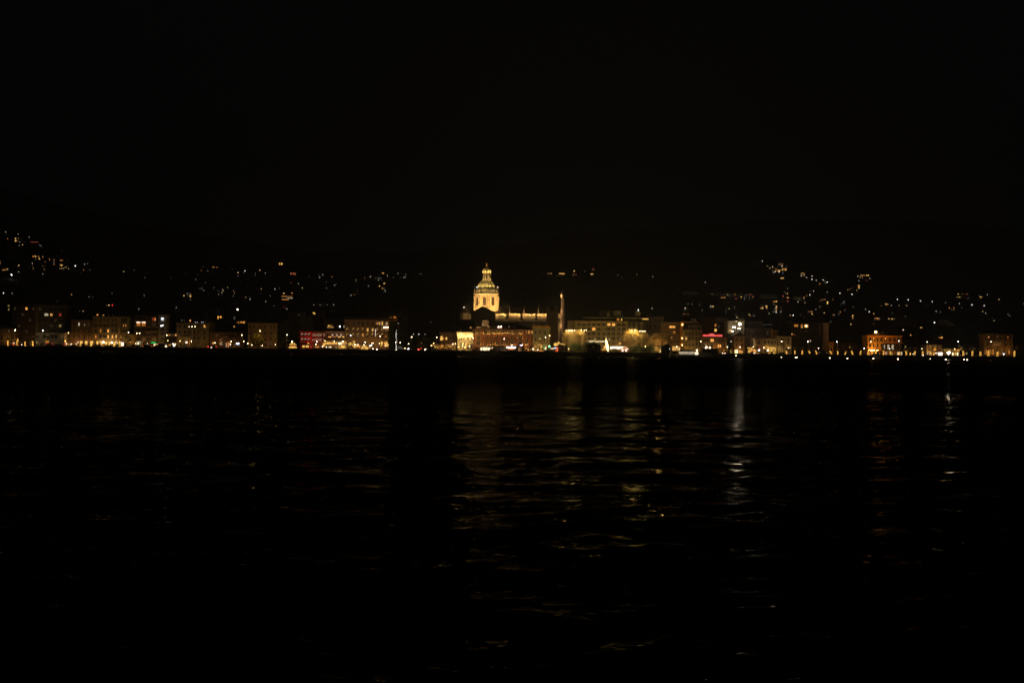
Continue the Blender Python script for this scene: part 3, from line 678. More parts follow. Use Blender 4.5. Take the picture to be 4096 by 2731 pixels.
# yellow hotel
b = Bld('hotel', 'five-storey yellow hotel with six window bays and blazing ground-floor doors', 373, 481, 1268, F-1, 'yellow', 16, ('hip', 12), courses=(1289, 1311, 1334, 1358))
xs = (383, 403, 418, 433, 450, 465)
b.grid(xs, 1278.5, 6, 11); b.grid(xs, 1300, 6, 11, None, 's'); b.grid(xs, 1322, 6, 12, 'DoDODD', 's'); b.grid(xs, 1345, 6, 12, 'oDDOOY', 's')
b.win(402, 1325, 6, 6, 'Y', 'n'); b.win(436, 1325, 3, 3, 'W', 'n')
for x0, x1, y0, y1 in ((386, 393, 1363, 1375), (403, 410, 1364, 1378), (420.5, 427.5, 1364, 1378), (434.5, 441.5, 1365, 1379), (453.5, 460.5, 1366, 1382)): b.win((x0+x1)/2, (y0+y1)/2, x1-x0, y1-y0, 'Y', 'f')
b.win(472, 1375, 8, 12, 'd', 'f'); b.win(445, 1376, 5, 8, 'e', 'f')
for x, y, g in ((385.4, 1258, 'O'), (409, 1260.5, 'Y'), (430, 1260, 'k'), (448, 1260, 'k')):
    p = P(x, y, F-1); m = MB(); z0 = b.zt+.5; m.prism([(p.x-.75, z0), (p.x+.75, z0), (p.x+.75, p.z+.2), (p.x, p.z+.8), (p.x-.75, p.z+.2)], F+.6, F+4); d = m.build('dormer', ROOFM, b.o)
    add(winmesh(6*b.k, 7*b.k, 'n', g), 'pane', d, (p.x, F+.58, p.z-.1))
wash(400, 1350, F-1, 9, .42, (1, .66, .22)); wash(450, 1352, F-1, 9, .42, (1, .66, .22)); wash(425, 1290, F-1, 16, .14, (1, .68, .26))
b = Bld('house', 'narrow ochre house with lit balcony wedged beside the five-storey yellow hotel', 481.5, 511, 1268, F, 'olive', 14, ('hip', 10), courses=(1289, 1334))
b.grid((488, 497, 505), 1278, 5, 11); b.grid((488, 494, 503), 1300, 3.5, 9, 'Doo'); b.grid((488, 497, 505), 1322, 5, 11); b.win(483.5, 1348, 3, 12, 'O'); b.win(489, 1347, 3, 10, 'd'); b.win(505, 1347, 5, 12)
b.balcony(492, 511, 1357, mat=STONE); b.win(490, 1375, 9, 14, 'P', 'f'); b.win(503, 1377, 8, 11, 'D', 'f'); wash(500, 1345, F, 2.5, .9, (1, .74, .22))
# small yellow-lit building
b = Bld('house', 'small yellow house with square dark window between street lamps', 511.5, 537.5, 1338, F-2, 'yellow', 10, ('flat', 2), courses=(1368,))
b.win(519, 1358, 11, 10); b.win(517, 1346, 4, 6); b.win(519, 1377, 10, 9, 'd', 'f'); wash(526, 1352, F-2, 5, .5, (1, .76, .26))
# balcony block with stair tower
b = Bld('apartment_block', 'flat-roofed block with four balcony rows, two bays glowing orange', 537, 634, 1264, F+2, 'darkbrown', 16, ('flat', 2), courses=(1265,))
for y in (1284, 1304.5, 1324, 1344): b.balcony(540, 628, y, mat=wm('olive')); b.box('floor_slab', 538, 632, y-.4, y+1.8, 1.35, wm('stone'))
for y, p in ((1275, 'DDDr'), (1296, 'ooDi'), (1316, 'DDDD'), (1336, 'DDDD'), (1356, 'DdDd')): b.grid((554, 575, 595.5, 616), y, 14, 12, p)
for x in (554, 575): b.win(x, 1287.5, 15, 3.2, 'P', 'f', 'balcony_light', .1); wash(x, 1291, F+2, 1.2, 2.2, (1, .5, .2))
b.win(612, 1276, 8, 10, 'o'); b.win(621, 1276, 4, 10, 'O')
b.box('sign_board', 603, 625, 1365, 1372, .5, DARKMETAL); lettering('FARMACIA', 604.5, 624, 1371, 1366.5, F+2-.65, G['N'], b.o)
b.win(619, 1378.5, 8, 8, 'W', 'f'); b.win(630.5, 1377.5, 9, 7, 'Y', 'f'); b.win(590, 1376, 20, 8, 'd', 'f'); b.win(560, 1378, 18, 8, 'i', 'f')
wash(585, 1340, F+2, 14, .12, WRM)
b = Bld('stair_tower', 'grey stair tower with open landings lit white beside the balcony block', 634.5, 663, 1260, F+1, 'grey', 12, ('flat', 2))
for y, g in ((1275, 'c'), (1298, 'D'), (1317, 'D'), (1336, 'D'), (1356, 'D')): b.win(650, y, 12, 13, g); b.balcony(641, 662, y+8.5, mat=METAL, out=.9)
b.win(650, 1273, 6, 7, 'C', 'n', 'window', .15); b.win(645, 1301.5, 5, 6, 'C', 'n', 'window', .15); b.win(652, 1300, 4, 5, 'C', 'n', 'window', .15); b.win(650, 1379, 24, 9, 'q', 'f')
wash(650, 1275, F+1, 2, .9, (.9, .93, 1)); wash(649, 1303, F+1, 1.8, .8, (.9, .93, 1)); wash(648, 1345, F+1, 9, .25, (1, .9, .75)); wash(650, 1379, F+1, 2, .5, (.9, .95, 1))
# slit windows
b = Bld('workshop', 'black low building with a row of seven narrow orange slit windows', 664, 716, 1328, F+4, 'black', 12, ('flat', 1), cornice=False)
b.grid((674.7, 680, 686, 692, 697.6, 703.4, 709.5), 1338.5, 2.6, 8, 'ooidqOO'); b.win(674.7, 1378, 2.5, 6, 'o'); b.win(680.5, 1378, 3.5, 7, 'y')
b = Bld('house', 'dark house with one tiny orange window behind the slit-windowed building', 664, 703, 1256, 620, 'darkbrown', 12, ('hip', 8), base=2); b.win(676.8, 1262.7, 3.2, 7, 'O')
# hip-roofed palazzo and what stands before and behind it
b = Bld('villa', 'olive hip-roofed palazzo with corbelled cornice and one golden window', 706, 835, 1293, F+3, 'olive', 20, ('hip', 42), courses=(1314, 1338, 1362))
xs = (719, 738, 757, 776, 794, 817)
for y in (1303, 1327, 1350): b.grid(xs, y, 6, 12, 'DDDDDo' if y == 1303 else None, 'a' if y == 1350 else 'r')
b.win(818, 1304.5, 6, 5, 'Y', 'n', 'window', .12); b.win(822, 1306, 3, 4, 'O', 'n', 'window', .12)
for x, y, g in ((726, 1281, 'q'), (736, 1281, 'i'), (760, 1282, 'O'), (822, 1284, 'k')):
    p = P(x, y, F+3); m = MB(); m.prism([(p.x-.7, b.zt+.45), (p.x+.7, b.zt+.45), (p.x+.7, p.z+.7), (p.x, p.z+1.2), (p.x-.7, p.z+.7)], F+3.5, F+6); d = m.build('dormer', ROOFM, b.o); add(winmesh(4.5*b.k, 8*b.k, 'n', g), 'pane', d, (p.x, F+3.48, p.z))
for x in (783, 790.7, 806.5, 814): b.win(x, 1287.5, 1.6, 1.6, 'C', 'n', 'eaves_light', .5)
wash(770, 1335, F+3, 22, .13, (1, .78, .4))
b = Bld('apartment_block', 'grey flat-topped block rising behind the hip-roofed palazzo', 808, 862, 1234, 640, 'grey', 14, ('flat', 2), base=2)
for y in (1247, 1262): b.grid((820, 836, 850), y, 9, 8)
wash(834, 1225, 640, 18, .035, (.9, .95, .9))
b = Bld('house', 'low yellow kiosk house with three small dark windows below the palazzo', 714, 751, 1347, F-7, 'yellow', 8, ('hip', 5)); b.grid((725.5, 734, 743), 1358, 2.6, 7); b.grid((722, 736, 746), 1374, 4, 9)
wash(730, 1352, F-7, 4, .9, (1, .72, .18))
# long dark block
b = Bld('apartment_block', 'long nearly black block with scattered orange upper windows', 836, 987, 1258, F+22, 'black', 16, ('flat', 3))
for x, y, w_, h_, g in ((872.5, 1268, 4, 11, 'O'), (883, 1266.6, 7, 7, 'O'), (893, 1267, 3, 7, 'i'), (938, 1270, 4.5, 11, 'q'), (948, 1287.7, 5, 7, 'd'), (955, 1288, 4, 8, 'o'), (964, 1287.7, 2.6, 6, 'O'), (968.5, 1287.7, 2.2, 6, 'O'), (975.5, 1288, 2.4, 8, 'O'), (979.5, 1287, 2, 6, 'o'), (936.5, 1304.5, 3.4, 6, 'y'), (940, 1304, 1.5, 4, 'e'), (904, 1290, 5, 9, 'D'), (918, 1290, 5, 9, 'D'), (860, 1290, 5, 9, 'D')): b.win(x, y, w_, h_, g, 'n' if w_ < 4 else 'r')
b = Bld('arcade_hall', 'low dark hall with faint arched roof beneath the long black block', 838, 966, 1330, F+2, 'darkbrown', 12, ('flat', 2), courses=(1352,))
b.grid((850, 868, 890, 930, 950), 1341, 6, 10); b.grid((846, 866, 896, 954), 1378, 9, 13, 'iDid', 'f')
b.win(852.5, 1371, 7, 6, 'O', 'f'); b.win(886, 1368, 6, 2.4, 'w', 'f'); b.win(886, 1376.5, 7, 2.4, 'w', 'f'); b.win(881, 1373, 4, 4, 'O', 'f')
m = MB(); c = P(914, 1361, F-1); r = 28*b.k
for k in range(10):
    a0, a1 = math.pi*k/10, math.pi*(k+1)/10
    m.prism([(c.x+r*math.cos(a0), c.z+r*.5*math.sin(a0)), (c.x+(r+.2)*math.cos(a0), c.z+(r*.5+.2)*math.sin(a0)), (c.x+(r+.2)*math.cos(a1), c.z+(r*.5+.2)*math.sin(a1)), (c.x+r*math.cos(a1), c.z+r*.5*math.sin(a1))], F-6, F+1.5)
m.build('canopy', wm('mauve'), b.o); wash(914, 1352, F-6, 7, .05, (1, .7, .7))
for x, y, w_, h_, g in ((906, 1378, 5, 18, 'p'), (914, 1377, 5, 22, 'o'), (921.5, 1376, 4, 5, 'P'), (921, 1370, 4, 3, 'O'), (923, 1384, 3, 10, 'q'), (938, 1381, 8, 11, 'd')): b.win(x, y, w_, h_, g, 'f')
b.box('sign_box', 945, 959, 1368.5, 1375, .5, DARKMETAL); b.win(952, 1371.8, 12.5, 4.6, 'C', 'f', 'sign_panel', .52); b.win(952, 1375.4, 12, 1.5, 'B', 'f', 'sign_panel', .52)
# brown palazzo
b = Bld('villa', 'square brown palazzo with heavy cornice behind the yellow-lit tree', 992, 1108, 1293, F+2, 'brown', 18, ('hip', 10), courses=(1320, 1343, 1366), cat='building')
for y, h_ in ((1306, 14), (1332, 13), (1354, 12), (1378, 12)): b.grid((1002, 1017, 1039, 1062, 1084, 1100), y, 6, h_)
wash(1085, 1310, F+2, 18, .24, (1, .74, .5)); wash(998, 1362, F-1, 3, .7, (1, .72, .2))
# hillside-foot buildings behind the park
b = Bld('house', 'faint grey flat-roofed house above the dark park trees', 1153, 1209, 1249, 660, 'grey', 12, ('flat', 1), base=2); b.grid((1195, 1201), 1259, 3, 5, 'di', 'n'); b.grid((1165, 1180), 1257, 7, 6); wash(1185, 1245, 660, 14, .05, (1, .95, .8))
b = Bld('house', 'faint olive gable house half hidden by dark trees', 1203, 1242, 1270, 650, 'olive', 12, ('flat', 2), base=2); b.grid((1215, 1229), 1280, 5, 8); wash(1225, 1275, 650, 12, .06, (.95, 1, .6))
b = Bld('house', 'unlit house with a pair of tiny yellow windows above the red-lit house', 1244, 1290, 1243, 680, 'darkbrown', 12, ('hip', 6), base=2); b.win(1253.7, 1250, 3.6, 5, 'Y', 'n'); b.win(1258.5, 1252, 3.4, 7, 'Y', 'n')
# red-lit house
b = Bld('house', 'red-lit three-storey house with six white-headed windows', 1199, 1249, 1327, F-2, 'red', 14, ('flat', 1.5), courses=(1346, 1366))
b.grid((1209.5, 1223, 1236.7), 1337, 7, 9, None, 'b'); b.grid((1209.5, 1223, 1236.7), 1357, 7, 9, None, 'b')
b.box('awning', 1200, 1246, 1369, 1377, 1.6, SHUT); b.win(1214, 1384, 10, 7, 'Y', 'f'); b.win(1229, 1384, 12, 8, 'Y', 'f'); b.win(1243, 1385, 6, 10, 'r', 'f')
wash(1240, 1351, F-2, 4, 3.2, (1, .015, .03)); wash(1212, 1350, F-2, 7, .7, (1, .02, .03)); wash(1240, 1378, F-2, 4, 1.5, (1, .03, .02))
t = thing('garland', 'low string of warm bulbs along the quay before the red-lit house', 'lights', P(1208, 1394, 545), px=1208); m = MB()
for i in range(12): q = P(1197+2*i, 1394, 545); m.ball(q, .16, 0, 6, 4)
m.build('bulb_string', G['W'], t)
b = Bld('house', 'dark red house with two rows of slender vertical lights', 1250, 1302, 1327, F-1, 'brick', 14, ('flat', 1.5), courses=(1347, 1367))
for i, x in enumerate((1251.4, 1256, 1260, 1264.5, 1268.7, 1273, 1277, 1281.6, 1285, 1295, 1299)):
    b.win(x, 1338, 1.5, 10, 'p', 'n'); b.win(x, 1358, 1.5, 9, 'p', 'n')
b.win(1268, 1386, 13, 4, 'O', 'f'); b.grid((1257, 1280, 1294), 1382, 6, 14, 'ddo', 'f'); wash(1268, 1376, F-1, 6, .5, (1, .34, .08)); wash(1290, 1345, F-1, 10, .15, (1, .4, .1)); wash(1254, 1350, F-1, 4, 1.2, (1, .03, .03))
# garlanded pavilion
b = Bld('pavilion', 'rosy house with white-topped windows over a garlanded stone arcade', 1302.5, 1378, 1326, F-1, 'pink', 14, ('flat', 2), courses=(1349,))
b.grid((1330.7, 1347.8, 1364.8), 1339.5, 6, 9, 'ppp', 'b'); b.grid((1308, 1316), 1338, 4, 10)
for x, w_, g in ((1319.5, 12, 'O'), (1339, 10, 'o'), (1357.5, 11, 'Y'), (1373.5, 7, 'Y')): b.win(x, 1346.5, w_, 5, g, 'f')
b.box('awning', 1302, 1376, 1352, 1362, 3.2, SHUT); wash(1335, 1343, F-1, 6, .3, (1, .5, .3))
for i, x in enumerate((1305.4, 1315.5, 1323, 1333, 1344.7)): b.win(x, 1387.5, 5, 8.5, 'WWWde'[i], 'm')
wash(1325, 1383, F-1, 7, .35, (1, .7, .3))
b = Bld('restaurant', 'dark upper house with bulb-lit restaurant terrace above the garlanded pavilion', 1296, 1378, 1277, F+20, 'darkbrown', 14, ('flat', 2), base=2, courses=(1322,))
b.win(1321, 1301, 20, 5, 'd'); b.win(1315, 1301, 5, 5, 'Y', 'n', 'window', .1); b.win(1324, 1301, 3, 4, 'y', 'n', 'window', .1); b.win(1347, 1304, 4, 5, 'i'); b.win(1359.4, 1304.5, 4, 7, 'C'); b.win(1376, 1304.5, 2, 9, 'w'); b.grid((1312, 1332, 1355), 1286, 8, 9)
b.balcony(1306, 1338, 1310); m = MB()
for i in range(13): m.ball(P(1309.5+2*i, 1307.5+.6*math.sin(i*1.7), F+18.7), .13, 0, 6, 4)
m.build('bulb_string', G['Y'], b.o)
# big brown hotel
b = Bld('hotel', 'long brown grand hotel with pilasters and lamp-topped windows', 1378.5, 1556, 1281, F, 'brown', 18, ('mansard', 9), courses=(1306, 1326, 1352))
b.top('roof_house', 1377, 1406, 1267, 1280, 3, 8, wm('brown'))
b.grid((1391, 1415, 1434, 1452, 1471, 1490), 1293, 7, 17); 
for x, w_, g in ((1506, 2.6, 'o'), (1511, 3, 'p'), (1517, 2.8, 'Y'), (1523, 2.4, 'p'), (1529, 4, 'Y'), (1534, 1.6, 'd'), (1539, 2.2, 'q'), (1545, 3, 'w'), (1550, 2, 'y')): b.win(x, 1291.5, w_, 14 if w_ > 3.5 else 10, g, 'n')
xs = (1390, 1414, 1433, 1452, 1471, 1491, 1511, 1529)
b.grid(xs, 1318, 6.5, 13, 'DDDDyyDD', 'h'); b.grid(xs, 1339, 6.5, 12, 'DDDoDDDD', 'h'); b.win(1543, 1343, 4, 9, 'o')
for x in (1380, 1402, 1424, 1443, 1462, 1481, 1500, 1520, 1538, 1554): b.box('pilaster', x-1.2, x+1.2, 1284, 1351, .3, wm('brown'))
b.box('sign_board', 1500, 1504, 1313, 1343, .9, DARKMETAL)
p = P(1502, 1314, F-.95); m = MB()
for i, ch in enumerate('HOTEL'): lettering(ch, 1500.5, 1503.5, 1319+i*5.6, 1314.5+i*5.6, F-1.0, G['P'], b.o)
for x in (1535.8, 1541, 1546, 1551): 
    q = P(x, 1307.6, F-.7); m = MB(); m.ball(q, .2, 0, 8, 5); m.tube(q, q+Vector((0, .6, 0)), .05, .05); m.build('wall_globe', LAMP['w'], b.o)
b.grid((1392, 1412, 1432, 1452, 1472, 1492, 1512), 1378, 9, 18, 'dDdidDd', 'f'); b.grid((1539, 1548), 1374, 6, 22, 'oo', 'm')
wash(1420, 1325, F, 15, .20, (1, .60, .20)); wash(1480, 1325, F, 15, .24, (1, .60, .20)); wash(1535, 1330, F, 14, .24, (1, .56, .16)); wash(1460, 1378, F, 9, .3, (1, .55, .18)); wash(1430, 1283, F, 4, .12, (1, .6, .2)); wash(1490, 1283, F, 4, .2, (1, .5, .15))
t = Bld('roof_house', 'small orange-lit roof house on the big brown hotel', 1554, 1585, 1262, F+8, 'orange', 6, ('flat', 1), base=P(1570, 1281, F+8).z, cornice=False); t.win(1562.4, 1268, 9, 6, 'd'); t.win(1579, 1267.5, 9, 6, 'o')
wash(1582, 1263, F+8, 1.5, .5, (1, .4, .1))
# dark house with dome
b = Bld('house', 'dark lakeside house with small dome and one bright arched window', 1759, 1828.5, 1330, F+4, 'darkbrown', 16, ('flat', 2), courses=(1334, 1366))
b.win(1766, 1351, 10, 17, 'Y', 'm'); b.win(1775, 1352.5, 4, 9, 'o'); b.win(1785.6, 1352.5, 6, 10, 'Y'); b.grid((1800, 1814), 1352, 6, 11); b.grid((1768, 1784, 1800, 1816), 1382, 9, 14, 'oDdD', 'm')
wash(1770, 1340, F+4, 2.5, .12, WRM)
c = P(1836, 1323, F+10); m = MB(); r = 11*b.k; m.rings((c.x, F+14, 0), [(r, b.zt+.5), (r, c.z), (r*.93, c.z+r*.45), (r*.72, c.z+r*.8), (r*.4, c.z+r*1.05), (.15, c.z+r*1.2), (.1, c.z+r*1.2+1)], 14); m.build('cupola', wm('mauve'), b.o)
wash(1836, 1310, F+6, 10, .04, (1, .7, .6))
# white theatre
b = Bld('theatre', 'white floodlit theatre facade with arched lunettes and dark portico', 1830, 1892, 1338.5, F-2, 'white', 18, None, courses=(1361, 1364))
b.box('parapet', 1827, 1892, 1327, 1338, .7, wm('white'), 1.2)
for x in (1840, 1854, 1872, 1887): b.win(x, 1340, 5.5, 1.6, 'W', 'f', 'eaves_light', .35); q = P(x, 1342.2, F-3.3); pt(q, (1, .60, .18), 300, .12)
for x in (1839.4, 1847, 1855): b.win(x, 1353.5, 3.6, 10 if x == 1847 else 7, 'd', 'm')
b.win(1872.4, 1352, 4, 9, 'd', 'm'); b.win(1888, 1353, 4, 9, 'd', 'm'); b.box('pilaster', 1864.5, 1866, 1342, 1360, .3, wm('white'))
b.win(1851, 1379, 17, 22, 'e', 'f'); b.box('pilaster', 1836, 1841, 1366, 1400, .5, wm('white')); b.box('pilaster', 1861, 1865, 1366, 1400, .5, wm('white')); b.win(1873, 1384, 7, 20); b.win(1886, 1384, 7, 20)
wash(1834, 1332, F-2.7, 2.2, 12, (1, .78, .42)); wash(1850, 1352, F-2, 6, 6, (1, .74, .34)); wash(1835, 1384, F-2, 4, 4, (1, .72, .26)); wash(1859, 1385, F-2, 3, 1.6, (1, .72, .26)); wash(1880, 1372, F-2, 5, .3, WRM); wash(1868, 1333, F-2.7, 5, .5, WRM)
# arcaded brick palazzo
b = Bld('palazzo', 'long brick palazzo with uplit arcaded top loggia and pale arched windows', 1892.5, 2131, 1318, F, 'brick', 20, ('hip', 24), courses=(1334.5, 1358, 1381), cat='palace')
lx = [1891.5, 1904, 1910, 1916, 1922, 1935.5, 1943.5, 1950, 1957, 1964, 1970.7, 1977, 1984, 1990.5, 1997, 2004, 2011, 2017.5, 2024, 2031, 2038, 2044.6, 2051.6, 2060, 2072, 2078, 2084, 2090]
LOG = wm('stone')
for i, x in enumerate(lx):
    p = P(x, 1326, F); zb = P(x, 1333, F).z; zt = P(x, 1321, F).z; m = MB(); m.rings((p.x, F-.42, 0), [(.24, zb-.1), (.24, zb+.15), (.15, zb+.25), (.14, zt-.25), (.27, zt)], 8); m.build('loggia_column', LOG, b.o)
    pt((p.x, F-.95, zb+.12), (1, .52, .12), 20, .06)
for x0, x1 in zip(lx, lx[1:]):
    if x1-x0 > 9 and x0 not in (1891.5,): continue
    b.win((x0+x1)/2, 1327, (x1-x0)*.66, 12, 'D', 'm')
for i in range(8): b.win(2105+3.4*i, 1326.5, 2.3, 13, 'oddOodoO'[i], 'n')
for x in (1950, 1970, 1989, 2008, 2028, 2047): b.win(x, 1348, 5, 9)
b.win(2081, 1348.5, 15, 11); b.win(1913, 1348.5, 15, 12)
for x0, x1 in ((1903, 1922), (1942.5, 1950.5), (1962.6, 1970.8), (1983, 1991), (2003, 2011), (2023, 2032), (2043.5, 2052), (2072, 2090), (2104, 2110)):
    b.win((x0+x1)/2, 1371, (x1-x0)*.72, 16, 'D', 'a')
    for x in (x0, x1):
        p = P(x, 1371, F); b.box('window_jamb', x-.7, x+.7, 1363, 1379, .28, LOG); pt((p.x, F-.62, P(x, 1377.5, F).z), (1, .54, .13), 16, .06)
for x, y in ((1904, 1353), (1922, 1353), (2072, 1353), (2090, 1353), (2107, 1353), (1934, 1379), (2060, 1379), (1934, 1332), (2060, 1332)):
    p = P(x, y, F); b.box('window_jamb', x-.6, x+.6, y-9, y+1, .28, LOG); pt((p.x, F-.62, p.z), (1, .54, .13), 16, .06)
b.grid((1906, 1920, 1936, 2075, 2092, 2112), 1393, 9, 15, 'DDdDDd', 'f'); b.grid((1968, 1986, 2004, 2022), 1393, 9, 13, 'iiid', 'f')
b.box('awning', 1942, 2086, 1381.5, 1385, 3.0, SHUT)
for x, y, w_, h_, g in ((1883.4, 1309, 6, 3, 'O'), (1915.7, 1309, 18, 4.5, 'y'), (1955, 1305, 6, 2, 'y'), (2001, 1310, 16, 3.4, 'O'), (2036.5, 1305, 6, 2, 'e'), (2056, 1305, 5, 2, 'k')):
    p = P(x, y, F+4); z = b.zt; m = MB(); ww = w_*b.k/2+.15; m.box(p.x-ww, p.x+ww, F+2.2, F+6, b.zt+.3, p.z+h_*b.k/2+.2); d = m.build('roof_dormer', ROOFM, b.o); add(winmesh(w_*b.k, h_*b.k, 'f', g), 'pane', d, (p.x, F+2.16, p.z))
for x in (1994, 2005): q = P(x, 1304.6, F+2); m = MB(); m.ball(q, .28, 0, 8, 5); m.tube(q, q+Vector((0, .3, -1.2)), .05, .05); m.build('roof_lamp', LAMP['p'], b.o)
wash(1990, 1350, F, 14, .05, (1, .55, .22)); wash(1935, 1365, F, 10, .07, (1, .6, .24)); wash(2060, 1365, F, 10, .07, (1, .6, .24)); wash(2000, 1392, F, 6, .2, WRM); wash(2116, 1326, F, 1.6, .8, (1, .5, .12))
t = Bld('chimney_house', 'pale floodlit box with slotted lid above the brick palazzo roof', 1926.5, 1953.5, 1287.5, F+4, 'beige', 4, None, base=P(1940, 1300.5, F+4).z, cornice=False)
t.box('lid', 1927, 1953, 1279.5, 1284.5, .2, wm('beige'), 4); t.box('slot', 1936, 1943, 1294, 1296, .1, DARKMETAL); t.box('lid_post', 1929, 1951, 1284.5, 1287.5, -.3, DARKMETAL, 3); wash(1940, 1288, F+4, 5, 5, (1, .66, .38))
# olive corner house
b = Bld('house', 'tall olive corner house with ornamented attic next to the brick palazzo', 2131.5, 2200, 1312, F-1, 'olive', 18, ('hip', 14), courses=(1350, 1374))
b.box('attic', 2131, 2202, 1302.5, 1309, .3, wm('orange'), 2)
for x in (2134, 2154): b.box('attic_urn', x-2.6, x+2.6, 1296, 1303, .3, wm('stone'), 1)
b.grid((2142, 2160, 2180), 1328, 5, 11); b.grid((2142, 2160, 2180), 1357, 6, 14); b.grid((2110, ), 1357, 5, 12); b.balcony(2165, 2190, 1357.5)
for x in (2138, 2150, 2172, 2192): b.box('pilaster', x-.9, x+.9, 1314, 1396, .25, wm('olive'))
b.win(2165.6, 1384, 8, 13, 'y', 'f'); b.win(2160, 1377.5, 7, 3, 'y', 'f'); b.win(2180, 1379.5, 14, 5, 'e', 'f'); b.win(2179, 1387.5, 11, 1.8, 'N', 'f')
wash(2165, 1352, F-1, 12, .42, (1, .76, .26)); wash(2140, 1345, F-1, 10, .25, (1, .76, .26)); wash(2165, 1306, F-1, 3, .25, (1, .6, .15)); wash(2115, 1362, F, 6, .4, (1, .78, .28))
# cream hotel with the white sign
HB = 575.0
b = Bld('hotel', 'cream seven-storey hotel with ten balconied bays and white name sign', 2300, 2511, 1284.5, HB, 'yellow', 18, ('flat', 2), courses=(1284,))
xs = [2314.5, 2335, 2356, 2375, 2394.5, 2415.6, 2435, 2454, 2475, 2495]
for i, x in enumerate(xs):
    c = P(x, 1290.2, HB); m = MB(); r = 9.3*b.k
    for k in range(6):
        a0, a1 = math.pi*k/6, math.pi*(k+1)/6
        m.prism([(c.x+r*math.cos(a0), c.z+.52*r*math.sin(a0)), (c.x+(r+.25)*math.cos(a0), c.z+(.52*r+.25)*math.sin(a0)), (c.x+(r+.25)*math.cos(a1), c.z+(.52*r+.25)*math.sin(a1)), (c.x+r*math.cos(a1), c.z+.52*r*math.sin(a1))], HB-1.5, HB-.2)
    m.build('scallop_hood', wm('yellow'), b.o); b.box('bay_pier', x-10.2, x-9.2, 1290, 1360, 1.3, wm('yellow'))
b.grid(xs, 1297, 11.5, 10, 'DDDDDDOODD'); b.grid(xs, 1314.5, 11.5, 10, 'DDDODdDDDD'); b.grid(xs, 1333, 11.5, 9.5, 'DDDDDDDDDD'); b.grid(xs, 1352, 11.5, 9.5, 'iiiDDDDDDi'); b.grid([x for x in xs]+[2324, 2345, 2366], 1371.5, 8, 7)
for y in (1304.5, 1323.5, 1342.5, 1361): b.box('balcony_front', 2301, 2511, y-3.4, y+.8, 1.5, wm('olive'), .18); b.box('balcony_floor', 2301, 2511, y+.2, y+1.4, 1.5, wm('yellow'))
b.box('sign_fascia', 2338, 2440, 1360.5, 1366.5, 1.7, wm('olive'), .15); lettering('Hotel Barchetta Excelsior', 2356.6, 2421, 1366.2, 1361, HB-1.8, G['W'], b.o)
t = HB+5; pa = P(2344, 1270, t); pb = P(2585, 1274, t)
m = MB(); m.box(pa.x, pb.x, t, t+10, b.zt, P(2440, 1271.5, t).z); m.build('penthouse', wm('black'), b.o)
m = MB(); m.box(pa.x-1, pb.x+1, t-1.2, t+11, P(2440, 1271.5, t).z+.01, P(2440, 1268.5, t).z); m.build('penthouse_roof', wm('stone'), b.o)
for i in range(14):
    q = P(2352+12*i, 1277.3, t); add(winmesh(9*K(t), 9*K(t), 'r', 'o' if i == 10 else 'D'), 'window', b.o, (q.x, t-.01, q.z))
q = P(2487, 1278, t); add(winmesh(5*K(t), 8*K(t), 'r', 'Y'), 'window', b.o, (q.x, t-.02, q.z))
b.top('roof_house', 2427, 2439, 1251, 1268, 7, 4, wm('grey')); b.top('roof_house', 2453, 2484, 1241, 1266, 9, 6, wm('grey')); b.top('roof_house', 2400, 2448, 1239, 1266, 12, 5, wm('darkgrey'))
b.top('mast', 2489, 2490.4, 1259, 1268, 4, .25, G['q'])
wash(2335, 1340, HB, 15, .85, (1, .80, .38)); wash(2395, 1355, HB, 12, 1.0, (1, .80, .38)); wash(2455, 1355, HB, 12, .85, (1, .80, .38)); wash(2500, 1340, HB, 13, .7, (1, .74, .34)); wash(2430, 1268, HB+4, 9, .07, (.9, 1, .8)); wash(2350, 1363, HB, 2.5, .5, (1, .9, .7)); wash(2400, 1368, HB, 3, .4, (1, .9, .7))
b = Bld('house', 'brown windowless side house between the spire and the cream hotel', 2270, 2299.5, 1284, HB+1, 'brown', 14, ('flat', 1.5), courses=(1330,)); b.grid((2279, 2291), 1300, 6, 10); b.grid((2279, 2291), 1345, 6, 10); wash(2285, 1300, HB+1, 10, .22, (1, .66, .3))
b = Bld('house', 'dark wing of tall pillars adjoining the cream hotel', 2511.5, 2590, 1285, HB+3, 'black', 16, ('flat', 2), base=2)
for x in (2504, 2525, 2545.5, 2566): b.box('pillar', max(x-3.5, 2511.6), x+3.5, 1286, 1330, .8, wm('olive')); 
for x in (2516, 2535, 2556, 2577): b.grid((x,), 1295, 9, 12); b.grid((x,), 1313, 9, 12)
b.top('roof_house', 2543, 2562, 1243, 1262, 6, 5, wm('beige')); b.top('eaves_glow', 2569, 2594, 1273, 1276, 1, .5, G['Y']); b.top('mast', 2552.5, 2554, 1235, 1243, 7, .3, G['C'])  # the lit orange slab edge is drawn as a glow of its own
wash(2540, 1300, HB+3, 14, .13, (1, .8, .3)); wash(2552, 1250, HB+9, 6, .16, (1, .8, .45)); wash(2585, 1274, HB+4, 1.2, 1.0, (1, .5, .1))
b = Bld('house', 'mauve stepped house with pale roof terrace beside the cream hotel', 2592, 2653, 1268, HB+12, 'mauve', 14, ('flat', 1.5), base=2)
b.top('roof_house', 2592, 2612, 1256, 1268, 2, 6, wm('mauve')); b.grid((2600, 2622, 2640), 1279, 8, 9); b.grid((2602, 2620, 2638), 1305, 8, 10); b.balcony(2608, 2650, 1300); wash(2622, 1272, HB+12, 9, .10, (1, .75, .8)); wash(2630, 1298, HB+12, 3, .12, (.9, .85, 1))
